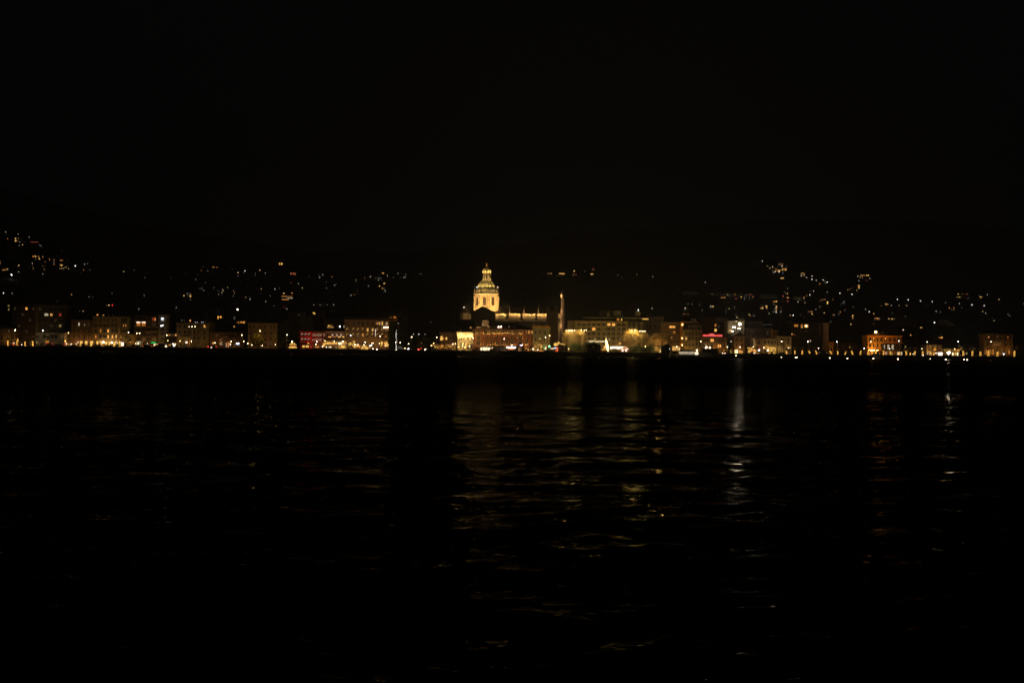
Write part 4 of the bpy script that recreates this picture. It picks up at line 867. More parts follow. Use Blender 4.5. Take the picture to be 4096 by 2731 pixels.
# brown office block
b = Bld('office_block', 'brown office block with a strip of orange upper windows', 2654, 2723, 1291, F+8, 'brown', 16, ('flat', 2), courses=(1298, 1317, 1337, 1357, 1376))
b.grid((2663, 2674, 2681, 2687, 2693, 2698, 2707, 2716), 1306, 5.4, 8, 'DdOOOODD'); b.grid((2663, 2672, 2682, 2690, 2697, 2707, 2716), 1327, 6, 8, 'DDidoDD'); b.grid((2663, 2674, 2685, 2696, 2707, 2717), 1347, 7, 8, 'DDDDiD'); b.grid((2663, 2674, 2685, 2696, 2707, 2717), 1366, 7, 8)
b.win(2706, 1392, 34, 17, 'y', 'f'); b.win(2722, 1395, 13, 7, 'W', 'f', 'window', .2); b.win(2686, 1348.4, 3, 3, 'O', 'n', 'window', .2); wash(2690, 1330, F+8, 12, .20, (1, .52, .15)); wash(2712, 1392, F+8, 3, 2.2, (1, .74, .36)); wash(2690, 1372, F+8, 6, .3, (1, .6, .25))
b = Bld('stair_tower', 'slim orange-lit service shaft with wall lamps joining two hotels', 2723.5, 2733, 1284, F+4, 'orange', 10, None, cornice=False)
for y in (1297, 1351, 1378.5): q = P(2729.5, y, F+3.6); m = MB(); m.ball(q, .26, 0, 8, 5); m.tube(q, q+Vector((0, .4, 0)), .05, .05); m.build('wall_globe', LAMP['y'], b.o)
wash(2729, 1290, F+4, 2, .7, (1, .5, .12)); wash(2729, 1340, F+4, 5, .4, (1, .5, .12)); b.grid((2727,), 1320, 3, 8); b.grid((2727,), 1362, 3, 8); b.grid((2727,), 1385, 3, 8)
b = Bld('roof_house', 'orange-washed parapet house with satellite dishes on top', 2734, 2792, 1284, F+14, 'orange', 8, None, base=2, cornice=False); b.grid((2760, 2775), 1289, 6, 5); wash(2742, 1287, F+14, 4, .6, (1, .55, .2)); wash(2775, 1286, F+14, 6, .15, (1, .6, .3))
for px, r in ((2770, 3.6), (2780.6, 4.4)):
    c = P(px, 1278, F+14); t = thing('satellite_dish', ('smaller' if r < 4 else 'larger') + ' pale satellite dish of the pair on the orange-washed roof', 'satellite dish', c-Vector((0, 0, 1)), px=px)
    m = MB(); m.rings((0, 0, 0), [(.05, 0), (r*b.k*.55, .05), (r*b.k*.85, .16), (r*b.k, .28)], 16); m.v = [(x+c.x, c.y-z, c.z+y) for x, y, z in m.v]; m.build('bowl', wm('white'), t); m = MB(); m.tube(c, c-Vector((0, -.3, 1.2)), .06, .06); m.tube(c, c+Vector((0, -.6, 0)), .02, .02); m.build('stand', METAL, t)
wash(2775, 1279, F+14, 3, .3, (1, .9, .7))
# mansard hotel
b = Bld('hotel', 'dark hotel with rounded mansard, dormers and one yellow window', 2734, 2806.5, 1319, F, 'olive', 16, ('mansard', 27), courses=(1346, 1366.5, 1385, 1398), mid=1360)
for x, w_ in ((2757, 5), (2771, 5), (2779, 5), (2790, 4), (2803, 3)):
    p = P(x, 1309, F); m = MB(); ww = w_*b.k/2+.35; m.prism([(p.x-ww, b.zt+.4), (p.x+ww, b.zt+.4), (p.x+ww, p.z+.9), (p.x, p.z+1.6), (p.x-ww, p.z+.9)], F-.3, F+3); d = m.build('dormer', wm('grey'), b.o); add(winmesh(w_*b.k, 8*b.k, 'r', 'D'), 'pane', d, (p.x, F-.32, p.z-.1))
for y, p in ((1333, 'DDDDD'), (1352, 'yDDDD'), (1376, 'DDDDD')): b.grid((2745, 2758, 2772, 2786, 2799), y, 7, 12, p)
b.grid((2742, 2768, 2790), 1405, 12, 14, 'iDd', 'f'); b.win(2790, 1406, 6, 9, 'y', 'f', 'window', .1); b.win(2767.5, 1403, 8, 1.6, 'r', 'f')
wash(2797, 1385, F, 5, .55, (1, .78, .34)); wash(2770, 1395, F, 6, .25, (1, .76, .34)); wash(2760, 1340, F, 16, .07, WRM); wash(2770, 1300, F-2, 10, .04, (1, .8, .6))
# red neon hotel
b = Bld('hotel', 'dark hotel crowned by a glowing red neon name sign', 2807, 2908, 1350, F-2, 'brown', 16, ('flat', 1), courses=(1369, 1392))
for x in (2818, 2833): b.win(x, 1359.5, 12, 10)
b.win(2848.5, 1359.5, 13, 10, 'O'); 
for x in (2815.5, 2831, 2846.5): b.win(x, 1381, 11, 13, 'D', 'a')
b.win(2873.8, 1382, 5, 12, 'O'); b.win(2881.5, 1382, 5, 12, 'O'); b.grid((2875, 2890), 1359, 7, 11); b.win(2895, 1406.6, 5.5, 17, 'o', 'f'); b.win(2883, 1407, 5, 16, 'd', 'f'); b.win(2897, 1382, 5, 12)
for x, y in ((2823.4, 1389.8), (2827, 1386), (2839.8, 1389.8)): q = P(x, y, F-3); m = MB(); m.ball(q, .3, 0, 8, 5); m.tube(q, q+Vector((0, .9, .2)), .05, .05); m.build('wall_globe', LAMP['w'], b.o)
wash(2830, 1385, F-2, 3, .5, (1, .76, .4)); wash(2880, 1398, F-2, 5, .25, (1, .62, .25)); wash(2850, 1362, F-2, 9, .10, WRM)
RB = plain('sign_red', (.35, .02, .02), .5)
m = MB(); s0, s1 = P(2811, 1344, F-2), P(2890, 1338, F-2); s2, s3 = P(2836, 1338, F-2), P(2857, 1332.5, F-2); m.box(s0.x, s1.x, F-1.9, F-1.7, s0.z, s1.z+.25); m.box(s2.x, s3.x, F-1.9, F-1.7, s1.z+.3, s3.z); m.build('sign_panel', G['M'], b.o)  # glowing panel stands in for the red halo round the letters
for tx, a, c, y0, y1 in (('HOTEL', 2812, 2828, 1343, 1338.6), ('METROPOLE', 2831, 2865.5, 1343, 1338.6), ('SUISSE', 2868, 2889, 1343.4, 1339), ('COMO', 2838, 2856, 1337.6, 1333.4)): lettering(tx, a, c, y0, y1, F-2.15, G['n'], b.o)
wash(2850, 1343, F-2, 2, .5, (1, .05, .04))
t = Bld('apartment_block', 'dark block with two stacked yellow windows behind the red neon sign', 2812, 2911, 1272, F+20, 'darkbrown', 14, ('flat', 1), base=2)
t.win(2862, 1319, 8, 11, 'Y'); t.win(2862, 1299, 7, 10, 'o'); t.grid((2828, 2845, 2890), 1300, 7, 11); t.grid((2828, 2845, 2890), 1322, 7, 11); t.win(2875, 1304, 5, 11, 'k'); t.box('attic', 2865, 2910, 1271, 1286, .5, wm('grey'), 2); wash(2888, 1278, F+20, 10, .09, (1, .8, .7))
t.top('antenna', 2811.8, 2813, 1252, 1271, 3, .25, METAL)
# floodlit building with scaffold
b = Bld('apartment_block', 'cream construction-site building washed by a big white floodlight', 2911, 2976, 1285, F+10, 'white', 14, ('flat', 1))
b.top('roof_house', 2955, 2976, 1271, 1285, 3, 5, wm('beige')); b.win(2920.5, 1319.6, 5, 8, 'Y'); b.grid((2934, 2950, 2966), 1318, 7, 12); b.grid((2934, 2950), 1295, 6, 9); b.box('lower_wall', 2908, 2929, 1332, 1402, 3.5, wm('black')); b.box('lower_wall', 2929, 2977, 1346, 1402, 3.0, wm('darkbrown'))
t = thing('scaffold', 'tall steel scaffold with white work lamps against the cream building', 'scaffold', P(2938, 1402, F+5), px=2940); SY = F+6.5
def strut(mb, x0, y0, x1, y1, yy=SY, r=.09): mb.tube(P(x0, y0, yy), P(x1, y1, yy), r, r, 4)
m = MB()
for yy in (SY, SY+1.3):
    for x in (2924, 2934): strut(m, x, 1303, x, 1378, yy)
    for x in (2945, 2955, 2965): strut(m, x, 1303, x, 1332, yy)
m.build('standard', METAL, t); m = MB()
for y in (1305, 1314, 1323, 1333, 1343, 1354, 1364, 1375):
    strut(m, 2923, y, 2935 if y > 1330 else 2966, y, SY, .08); 
m.build('ledger', METAL, t); m = MB()
for i, y in enumerate((1305, 1314, 1323, 1333, 1343, 1354, 1364)): strut(m, 2924, y, 2934, y+10, SY, .06); strut(m, 2934, y, 2924, y+10, SY, .06)
for x in (2945, 2955): strut(m, x, 1306, x+10, 1330, SY, .06); strut(m, x+10, 1306, x, 1330, SY, .06)
m.build('brace', METAL, t)
for x, y, w_, h_ in ((2936, 1307, 12, 4.5), (2956, 1312.6, 11, 2.6), (2929.6, 1323, 8, 3), (2929, 1343.5, 10, 3.6), (2928, 1364, 8, 2.4)):
    p = P(x, y, SY-.3); m = MB(); m.box(p.x-w_*K(SY)/2, p.x+w_*K(SY)/2, SY-.4, SY-.2, p.z-h_*K(SY)/2, p.z+h_*K(SY)/2); m.build('work_lamp', glow('work_lamp', (1, .88, .74), 7, sample=True), t)
p = P(2958.6, 1294, F+1); t = thing('floodlight', 'dazzling round site floodlight high on the cream scaffolded building', 'floodlight', p, px=2958); flood_parts(t, p, .62, LAMP['F'], (0, 9.2, .2))
wash(2940, 1308, F+10, 6, 1.2, (1, .80, .50)); wash(2918, 1320, F+10, 3, 1.4, (1, .74, .3)); wash(2966, 1296, F+10, 4, 1.8, (1, .8, .55)); wash(2930, 1350, SY, 2, .8, (1, .85, .7)); wash(2966, 1279, F+13, 4, .12, WRM)
b = Bld('house', 'brown house with dark peaked roof and blazing ground floor', 2936, 2978, 1346, F-1, 'brown', 12, ('gable', 21), courses=(1396,))
b.grid((2946, 2967), 1358, 6, 11); b.grid((2946, 2967), 1378, 6, 11); b.win(2946, 1405, 12, 17, 'W', 'f'); b.win(2960, 1406, 9, 12, 'O', 'f'); b.win(2939, 1406, 4, 14, 'Y', 'f'); b.win(2968, 1407, 6, 10, 'y', 'f'); wash(2952, 1402, F-1, 3.5, 1.4, (1, .7, .26)); wash(2955, 1370, F-1, 8, .14, SOD)
b = Bld('kiosk', 'small pale kiosk front next to the blazing ground floor', 2919, 2930, 1400, F-2, 'stone', 4, ('flat', 1), mid=1406); b.win(2924.7, 1407, 8, 8, 'e', 'f')
b = Bld('apartment_block', 'wide grey-brown block with pale corner stones and flat roof', 2981, 3089, 1313, F+16, 'mauve', 16, ('flat', 3), base=2, courses=(1340,)); b.grid((2992, 3008, 3024, 3040, 3056, 3069, 3080), 1330, 7, 13, 'DDDDDkD'); b.top('roof_house', 2995, 3052, 1284, 1309, 6, 6, wm('grey')); b.top('eaves_glow', 3048, 3088, 1296.3, 1297.6, 5, .3, G['q']); b.box('quoin', 2988, 2991, 1314, 1350, .2, wm('white')); b.box('quoin', 3002, 3005, 1314, 1350, .2, wm('white')); wash(3000, 1330, F+16, 10, .10, (1, .85, .75)); wash(3060, 1325, F+16, 14, .05, (1, .8, .7)); wash(3020, 1285, F+20, 12, .05, (.9, 1, .85))
b = Bld('turret', 'orange-brown square turret rising beside the yellow-windowed cafe', 3091, 3111, 1322, F+4, 'orange', 8, ('flat', 1)); b.grid((3096, 3105), 1330, 4, 9); b.win(3106, 1352, 4, 9, 'o'); b.box('balcony_front', 3091, 3111, 1340, 1343, .8, wm('orange'), .2); wash(3098, 1335, F+4, 5, .20, (1, .5, .2)); wash(3107, 1352, F+4, 2, .5, (1, .6, .2))
b = Bld('cafe', 'cafe with green and red lit corner and a grid of yellow windows', 3018, 3108, 1355, F-2, 'stone', 14, ('flat', 2), courses=(1380,))
b.box('corner_bay', 3018, 3048, 1357, 1412, 1.2, wm('stone')); b.win(3033, 1368, 9, 13, 'D', 'r', 'window', 1.2); b.win(3028, 1390, 4, 10, 'D', 'r', 'window', 1.2); b.win(3037, 1390, 4, 10, 'r', 'r', 'window', 1.2)
b.grid((3060, 3074, 3088, 3100), 1367, 6, 11)
for y, p, h_ in ((1390.5, 'YYYYY', 8), (1400.5, 'yYYyY', 7), (1412, 'yyDYy', 10)):
    for x, w_, g in zip((3074.8, 3080, 3087, 3095, 3100.5), (3, 3, 6, 3.4, 3), p): b.win(x, y, w_, h_, g, 'f')
b.win(3061, 1404, 9, 14, 'i', 'f'); b.win(3033, 1400, 8, 3, 'C', 'f', 'window', 1.25); b.win(3035, 1395, 6, 2, 'P', 'f', 'window', 1.25)
wash(3022, 1396, F-3.2, 3, .8, (.08, 1, .06)); wash(3042, 1390, F-3.2, 3, .7, (1, .10, .05)); wash(3036, 1365, F-3.2, 8, .16, (1, .5, .15)); wash(3075, 1375, F-2, 9, .14, WRM); wash(3095, 1402, F-2, 3, .4, (1, .7, .25))
b = Bld('house', 'beige house with pilasters beside a grey hanging tarp', 3112, 3165, 1347, F-1, 'stone', 12, ('flat', 2), courses=(1378,)); b.grid((3127, 3142, 3154), 1357, 6, 11); b.grid((3127, 3151), 1371, 6, 9); b.grid((3146, 3158), 1403, 7, 18, 'di', 'f')
for x in (3114, 3120, 3134, 3140): b.box('pilaster', x-1, x+1, 1349, 1415, .3, wm('stone'))
b.box('tarp', 3108.5, 3130, 1381, 1419, .9, wallmat('tarp', (.30, .30, .31), .9, 2.5, .5), .1); wash(3130, 1375, F-1, 6, .40, (1, .64, .24)); wash(3118, 1395, F-1, 7, .22, (1, .85, .7))
# dark flats and the narrow tower
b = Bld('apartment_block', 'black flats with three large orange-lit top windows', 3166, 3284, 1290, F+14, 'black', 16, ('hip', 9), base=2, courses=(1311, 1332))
b.win(3184.5, 1300.7, 15, 9, 'o'); b.win(3207, 1299.5, 7, 7, 'o'); b.win(3207, 1307, 7, 5, 'y'); b.win(3224.5, 1302, 15, 11, 'O'); b.win(3224.5, 1302, 8, 9, 'W', 'n', 'window', .1); b.win(3152+16, 1333.6, 4, 7, 'O'); b.win(3177.5, 1338, 4, 4, 'r'); b.win(3241, 1361.5, 6, 7, 'p'); b.grid((3200, 3222, 3245, 3264), 1322, 7, 9); b.grid((3190, 3215, 3262), 1345, 7, 9); b.box('pillar', 3275, 3284, 1291, 1345, .6, wm('brown')); wash(3279, 1305, F+14, 8, .10, (1, .75, .6))
b.win(3172, 1333, 5, 6, 'd')
b = Bld('tower', 'narrow pinkish stair tower with little round lights down its face', 3301, 3314.5, 1293, F+8, 'pink', 8, None)
for y in (1302, 1315, 1335, 1355, 1374): b.win(3306.5, y, 3.6, 4.5, 'k', 'm')
wash(3308, 1320, F+8, 13, .09, (1, .75, .65)); wash(3308, 1296, F+8, 4, .1, (1, .8, .7))
b = Bld('house', 'dim ochre square-fronted house at the foot of the narrow tower', 3319, 3333, 1369, F+2, 'orange', 8, ('flat', 1)); b.win(3326, 1376, 6, 7); b.win(3326, 1395, 6, 12); wash(3326, 1376, F+2, 4, .16, (1, .66, .22))
b = Bld('house', 'long unlit house in the dark gap left of the orange villa', 3335, 3466, 1372, F+10, 'black', 14, ('hip', 10), base=2); b.grid((3350, 3375, 3400, 3425, 3450), 1385, 7, 11); b.win(3396, 1382, 2.4, 2.4, 'e', 'n')
# orange villa
OV = 556.0
b = Bld('villa', 'orange floodlit villa with dark shutters and deep eaves', 3470, 3606, 1343, OV, 'orange', 16, ('hip', 11), courses=(1368.5,))
xs = (3479.5, 3495, 3510, 3526, 3542, 3559.4, 3577.7, 3594)
b.grid(xs, 1356.5, 5.2, 14, None, 'r'); b.grid(xs[:4], 1381, 5.2, 15)
for i, x in enumerate(xs):
    for dx in (-4.2, 4.2): b.box('shutter', x+dx-1.2, x+dx+1.2, 1349, 1364, .12, SHUT, .06)
b.box('loggia_shade', 3528, 3606, 1371, 1402, .35, wm('black')); b.box('loggia_beam', 3528, 3607, 1368.6, 1371, 2.2, wm('orange'))  # black block paints the shadow inside the recessed floor
for x, w_ in ((3536.7, 3), (3552.5, 7), (3569.4, 7)): b.win(x, 1387, w_, 19, 'w', 'r', 'window', .36)
b.win(3582, 1388, 5, 17, 'D', 'r', 'window', .36)
for i in range(9): q = P(3476+4.3*i, 1399.3, OV-2.2); m = MB(); m.ball(q, .2, 0, 6, 4); m.tube(q, q+Vector((0, 1.8, .1)), .03, .03, 4); m.build('wall_globe', LAMP['y'], b.o)
b.grid((3480, 3498, 3516), 1411, 7, 14, 'odo', 'm'); b.win(3544, 1411, 8, 12, 'p', 'f'); b.win(3566, 1414, 10, 12, 'e', 'f'); 
for x in (3591, 3598, 3606): b.win(x, 1412.5, 6, 14, 'Y' if x == 3598 else 'w', 'm')
wash(3486, 1388, OV, 5, 6.5, (1, .50, .06)); wash(3515, 1388, OV, 5, 5.5, (1, .50, .06)); wash(3490, 1352, OV, 7, 2.8, (1, .42, .06)); wash(3530, 1352, OV, 7, 2.4, (1, .40, .06)); wash(3580, 1352, OV, 7, 2.0, (1, .36, .06)); wash(3598, 1412, OV, 3, .6, WRM)
p = P(3503, 1326, OV+4); t = thing('floodlight', 'dazzling floodlight on the roof of the orange villa', 'floodlight', p, px=3503); m = MB(); m.ball(p, .60, 0, 10, 6); m.build('lens', LAMP['o'], t); m = MB(); m.tube(p, p+Vector((-1.6, .2, -.55)), .05, .05); m.tube(p, p-Vector((0, 0, 1.6)), .09, .09); m.build('bracket', METAL, t)
# beyond the villa
b = Bld('house', 'low house with striped brownish lit front and small pale shop', 3706, 3766, 1380, F-2, 'beige', 12, ('flat', 2), courses=(1402,))
for i in range(11): b.box('pilaster', 3711+5*i, 3712.6+5*i, 1383, 1402, .25, wm('stone'))
b.grid((3753, 3760), 1391, 4, 9, 'dr'); b.grid((3719, 3735), 1391, 5, 9); b.win(3761, 1415, 17, 15, 'P', 'f'); b.win(3735, 1414, 6, 10, 'O', 'f'); b.win(3745, 1411, 9, 3, 'P', 'f'); b.win(3722, 1413, 9, 8, 'p', 'f'); b.win(3711, 1412, 6, 8, 'w', 'f')
wash(3724, 1392, F-2, 4, .38, (1, .72, .34)); wash(3760, 1412, F-2, 3, .8, (1, .8, .6))
b = Bld('house', 'very dark house with one greenish window beyond the orange villa', 3609, 3704, 1372, F+8, 'black', 14, ('hip', 9), base=2); b.win(3621.5, 1386, 5, 9, 'e'); b.grid((3640, 3662, 3684), 1388, 6, 10); b.win(3616, 1400.3, 2, 2, 'Y', 'n'); b.win(3641, 1415, 4, 13, 'o')
b = Bld('shop', 'small shop with three white glowing windows by the dazzling floodlight', 3800, 3838, 1398, F-2, 'beige', 10, ('flat', 1.5), mid=1410); b.grid((3811, 3820, 3829.6), 1415, 6, 13, 'WYW', 'f'); wash(3815, 1408, F-2, 4, .4, WRM)
b = Bld('shop', 'small shop behind the dazzling floodlight with cool-lit windows', 3768, 3798, 1396, F, 'grey', 10, ('flat', 1.5), mid=1410); b.grid((3776, 3787), 1410, 7, 12, 'dd', 'f')
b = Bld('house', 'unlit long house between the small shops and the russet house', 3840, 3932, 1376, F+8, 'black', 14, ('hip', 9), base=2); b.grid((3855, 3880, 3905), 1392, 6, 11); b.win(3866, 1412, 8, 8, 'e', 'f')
b = Bld('villa', 'russet villa with tall windows lit from below like flames', 3935, 4014, 1337, F-1, 'brown', 14, ('flat', 2), courses=(1360, 1384))
for x in (3950, 3966, 3978, 3989, 4000.5): b.win(x, 1349, 5, 12); b.win(x, 1372, 5, 13, 'd' if x > 3970 else 'D')
for x in (3978, 3988, 4000.5): q = P(x-3.4, 1377, F-1.7); pt(q, (1, .52, .16), 9, .06)
for x in (3945, 3956, 3963, 3972, 3983, 3994, 4006): b.win(x, 1405, 4.5, 20, 'dodoood'[int(x) % 7], 'm'); q = P(x-3, 1412, F-1.8); pt(q, (1, .6, .2), 7, .06)
wash(3950, 1346, F-1, 9, .15, (1, .44, .12)); wash(3975, 1400, F-1, 5, .22, (1, .55, .2)); b.win(3954, 1346.5, 6, 2.6, 'O', 'f')
b = Bld('house', 'dim brown wing adjoining the russet villa at the shore end', 4014.5, 4051, 1338, F+1, 'brown', 14, ('flat', 2)); b.grid((4023, 4040), 1352, 6, 12); b.grid((4023, 4040), 1376, 6, 12); b.win(4031, 1347, 6, 2.6, 'o', 'f'); b.grid((4022, 4036), 1406, 6, 16, 'do', 'm'); wash(4030, 1345, F+1, 8, .10, (1, .5, .25)); wash(4024, 1408, F+1, 3, .5, (1, .55, .15))
b = Bld('house', 'black house closing the shore line past the russet villa', 4053, 4180, 1372, F+6, 'black', 14, ('hip', 9), base=2); b.grid((4070, 4090, 4110), 1390, 6, 11)
# things seen above the roofs on the right
b = Bld('house', 'pale grey gable wall lit against the hillside', 3783, 3812, 1290, 660, 'grey', 12, None, base=2, cornice=False)
m = MB(); a0, a1, a2 = P(3782, 1291, 659.7), P(3825, 1303, 659.7), P(3782, 1277, 659.7); m.prism([(a0.x, a0.z-.2), (a1.x, a1.z), (a2.x, a2.z)], 659.7, 671); m.build('gable', wm('stone'), b.o); b.win(3790, 1301, 9, 9); wash(3796, 1288, 659, 12, .16, (1, .92, .75))
b = Bld('house', 'black house roof hiding the foot of the cathedral choir', 1826, 1900, 1286, 700, 'black', 10, ('hip', 9), base=2); b.grid((1845, 1870), 1296, 6, 9)
b = Bld('house', 'black house roofline just under the pale grey gable wall', 3768, 3842, 1309, 630, 'black', 12, ('hip', 5), base=2); b.grid((3785, 3805, 3825), 1325, 6, 9)
b = Bld('house', 'faint brown narrow house on the slope above the orange villa', 3602, 3620, 1273, 680, 'brown', 12, ('flat', 1), base=2); b.grid((3607, 3615), 1283, 4, 7); wash(3608, 1282, 680, 10, .06, WRM)
b = Bld('house', 'dark house with short amber light strip right of the orange villa', 3668, 3700, 1302, 640, 'black', 10, ('hip', 7), base=2); b.win(3684.5, 1308.7, 9, 3, 'y', 'f')
b = Bld('house', 'dark house with two orange windows over the striped lit front', 3745, 3790, 1340, 610, 'black', 10, ('hip', 7), base=2); b.win(3766, 1348.5, 8, 5, 'O'); b.win(3756, 1348.5, 3, 5, 'o')
b = Bld('house', 'dark house with pinkish shape lights above the dark garden', 3590, 3660, 1312, 640, 'black', 10, ('hip', 7), base=2); b.win(3613, 1317.5, 4, 4, 'P', 'n'); b.win(3614, 1313.8, 7, 2, 'd'); b.win(3643, 1338.5, 4, 4, 'O')

# unseen warm lights added along the street to brighten the foot of the facades
rng = random.Random(71)
for px in range(14, 4060, 42):
    if any(a <= px <= b_ for a, b_ in ((1108, 1196), (1556, 1758), (2235, 2300), (3335, 3466), (3612, 3704), (3840, 3932), (2930, 2936))): continue
    q = P(px, 1395, F-3.4); e = rng.uniform(.25, 1.1)
    pt((q.x+rng.uniform(-1.5, 1.5), F-rng.uniform(2.6, 4.2), GZ+rng.uniform(2.4, 3.6)), (1, rng.uniform(.42, .56), rng.uniform(.06, .14)), 4*math.pi*9*e*1.5, .15)
# ---------------------------------------------------------------- street lamps
LY = 547.0
POLE = plain('lamp_pole', (.42, .40, .34), .5, .2)
CNAME = {'w': 'white', 'y': 'warm yellow', 'o': 'orange', 'c': 'bluish white', 'p': 'pinkish white', 'g': 'green', 'r': 'red', 'v': 'violet', 'W': 'white', 'S': 'glaring white'}
PENDING = []      # (object, phrase, px) labels that may need an ordinal
def later(o, phrase, px): PENDING.append((o, phrase, px))
def street_lamp(px, py, col='w', arm=0.0, Y=LY, r=.18, base=None, tall=True, light=0):
    h = P(px, py, Y); z0 = GZ if base is None else base
    t = thing('street_lamp', '', 'street lamp', (h.x+arm, Y, z0), 'street lamps along the shore', px)
    m = MB()
    if arm:
        pts = [Vector((h.x+arm, Y, z0)), Vector((h.x+arm, Y, h.z-1.3)), Vector((h.x+arm*.75, Y, h.z-.35)), Vector((h.x+arm*.15, Y, h.z+.22))]
        for a, b_, ra, rb in zip(pts, pts[1:], (.11, .08, .06), (.08, .06, .05)): m.tube(a, b_, ra, rb, 6)
    else: m.tube((h.x, Y, z0), (h.x, Y, h.z-r*.9), .11, .06, 6); m.rings((h.x, Y, z0), [(.22, 0), (.22, .5), (.12, .7)], 8)
    m.build('pole', POLE, t)
    m = MB(); m.ball(h, r, 0, 8, 5); m.build('lamp_head', LAMP[col], t)
    if arm: m = MB(); m.rings((h.x, Y, h.z+r*.75), [(r*1.3, 0), (r*1.1, .08), (.05, .16)], 8); m.build('hood', POLE, t)
    later(t, f"{'tall' if tall else 'low'} street lamp with {CNAME[col]} head before {where(px)}", px); return t
for a in ((61, 1319, 'S'), (172, 1321, 'c'), (274, 1330, 'y'), (514, 1328, 'w'), (547, 1331.6, 'w'), (558.5, 1331, 'w'), (667, 1339, 'w'), (1040, 1322, 'y'), (1147.8, 1337.5, 'w'),
          (1402.5, 1340, 'c'), (1520.8, 1343, 'w'), (1646.6, 1346.6, 'w'), (1747, 1348, 'w'), (1892, 1351, 'w'), (2017, 1353.5, 'p'), (2803, 1364, 'w'), (3126.6, 1364, 'w'), (3483, 1365, 'w')): street_lamp(*a)
for px, py, c, arm in ((967, 1338.5, 'w', .65), (2198.5, 1341, 'y', -.4), (3231.5, 1364.5, 'c', .6), (3346.8, 1365, 'c', .55), (3595, 1362, 'c', .6), (3708, 1366, 'w', .6), (3833, 1365, 'c', .55)): street_lamp(px, py, c, arm)
for px, py, c in ((671, 1361, 'y'), (720, 1362, 'o'), (766, 1363.5, 'p'), (860, 1369, 'w'), (925, 1364, 'p'), (975, 1363.5, 'w'), (991.6, 1372.6, 'w'), (1047.4, 1366, 'w'), (1049, 1381, 'p'), (1267.5, 1364.5, 'c'),
                  (1264, 1374.7, 'w'), (1289.6, 1384, 'p'), (1300, 1362, 'y'), (1337, 1362.8, 'w'), (1370, 1364, 'W'), (1419.5, 1376.5, 'p'), (1431, 1377, 'p'), (1455.5, 1377.5, 'p'), (1460, 1367, 'c'), (1488, 1371, 'y'), (1492.5, 1370.5, 'w'),
                  (1517, 1371, 'y'), (1601, 1369, 'w'), (1635, 1373.7, 'w'), (1682.4, 1372, 'o'), (1726, 1381, 'y'), (1734.7, 1371.5, 'y'), (1811, 1374.5, 'p'), (1822, 1373, 'y'), (1834, 1386, 'y'), (1859, 1387, 'y'), (1850.4, 1382.5, 'y'), (1852, 1373, 'y'), (1877, 1383, 'p'),
                  (2047.4, 1379, 'p'), (2082, 1379, 'v'), (2087, 1378.6, 'c'), (2182, 1347.6, 'p'), (2274, 1394, 'y'), (2514.5, 1349.5, 'p'), (2536, 1349.5, 'p'), (2582, 1384, 'w'), (2706.7, 1385, 'w'), (2745, 1403, 'p'),
                  (2960, 1387, 'p'), (3055.4, 1389, 'p'), (3070.9, 1400, 'c'), (3057.5, 1411.5, 'w'), (3013, 1386, 'w'), (3154.8, 1390, 'p'), (3274, 1391, 'p'), (3456.7, 1392, 'c'), (3559, 1393, 'c'), (3651, 1415, 'c'), (3687.8, 1393, 'w'), (3819, 1394.5, 'y'),
                  (3964.6, 1365.5, 'w'), (4015, 1415, 'c'), (3907, 1418, 'e'), (691.5, 1374, 'w'), (701.6, 1374, 'y'), (1583, 1367, 'w'), (1542, 1382, 'w'), (2909.5, 1386, 'w'), (3293, 1410.5, 'w'), (3277.6, 1410.5, 'w')):
    street_lamp(px, py, 'y' if c == 'e' else c, 0, LY+4 if py < 1375 else LY-3, .22 if c == 'W' else .16, tall=False)
def mast_lamp(px, heads, Y=546.0):
    hs = [P(x, y, Y) for x, y in heads]; zt = max(h.z for h in hs)-.35; b0 = P(px, heads[0][1], Y)
    t = thing('mast_lamp', '', 'street lamp', (b0.x, Y, GZ), 'many-headed lamp masts', px)
    m = MB(); m.tube((b0.x, Y, GZ), (b0.x, Y, zt-.8), .15, .09, 6); m.build('pole', POLE, t)
    for h in hs:
        m = MB(); m.tube((b0.x, Y, zt-.9), (h.x, Y, h.z-.1), .07, .05, 5); m.build('arm', POLE, t)
        m = MB(); m.ball(h, .15, 0, 8, 5, .7); m.build('lamp_head', LAMP['w'], t)
    later(t, f"tall mast with {['', 'one', 'two', 'three', 'four'][len(hs)]} white lamp heads before {where(px)}", px)
mast_lamp(770, [(756.6, 1305), (768, 1304.5), (780.4, 1305)]); mast_lamp(2277, [(2265.7, 1320.5), (2274, 1320), (2278.5, 1320.5)]); mast_lamp(2286.6, [(2285, 1319.6), (2290, 1320), (2298, 1319.7)])
mast_lamp(2332, [(2325, 1318.6), (2338, 1319), (2345.7, 1318.8)]); mast_lamp(2532.6, [(2526, 1320.6), (2538, 1320.4), (2542, 1321)]); mast_lamp(2561.5, [(2557, 1322), (2560.8, 1323)], 550); mast_lamp(2568, [(2569, 1322.6), (2573.5, 1323.4), (2580, 1322.8)])
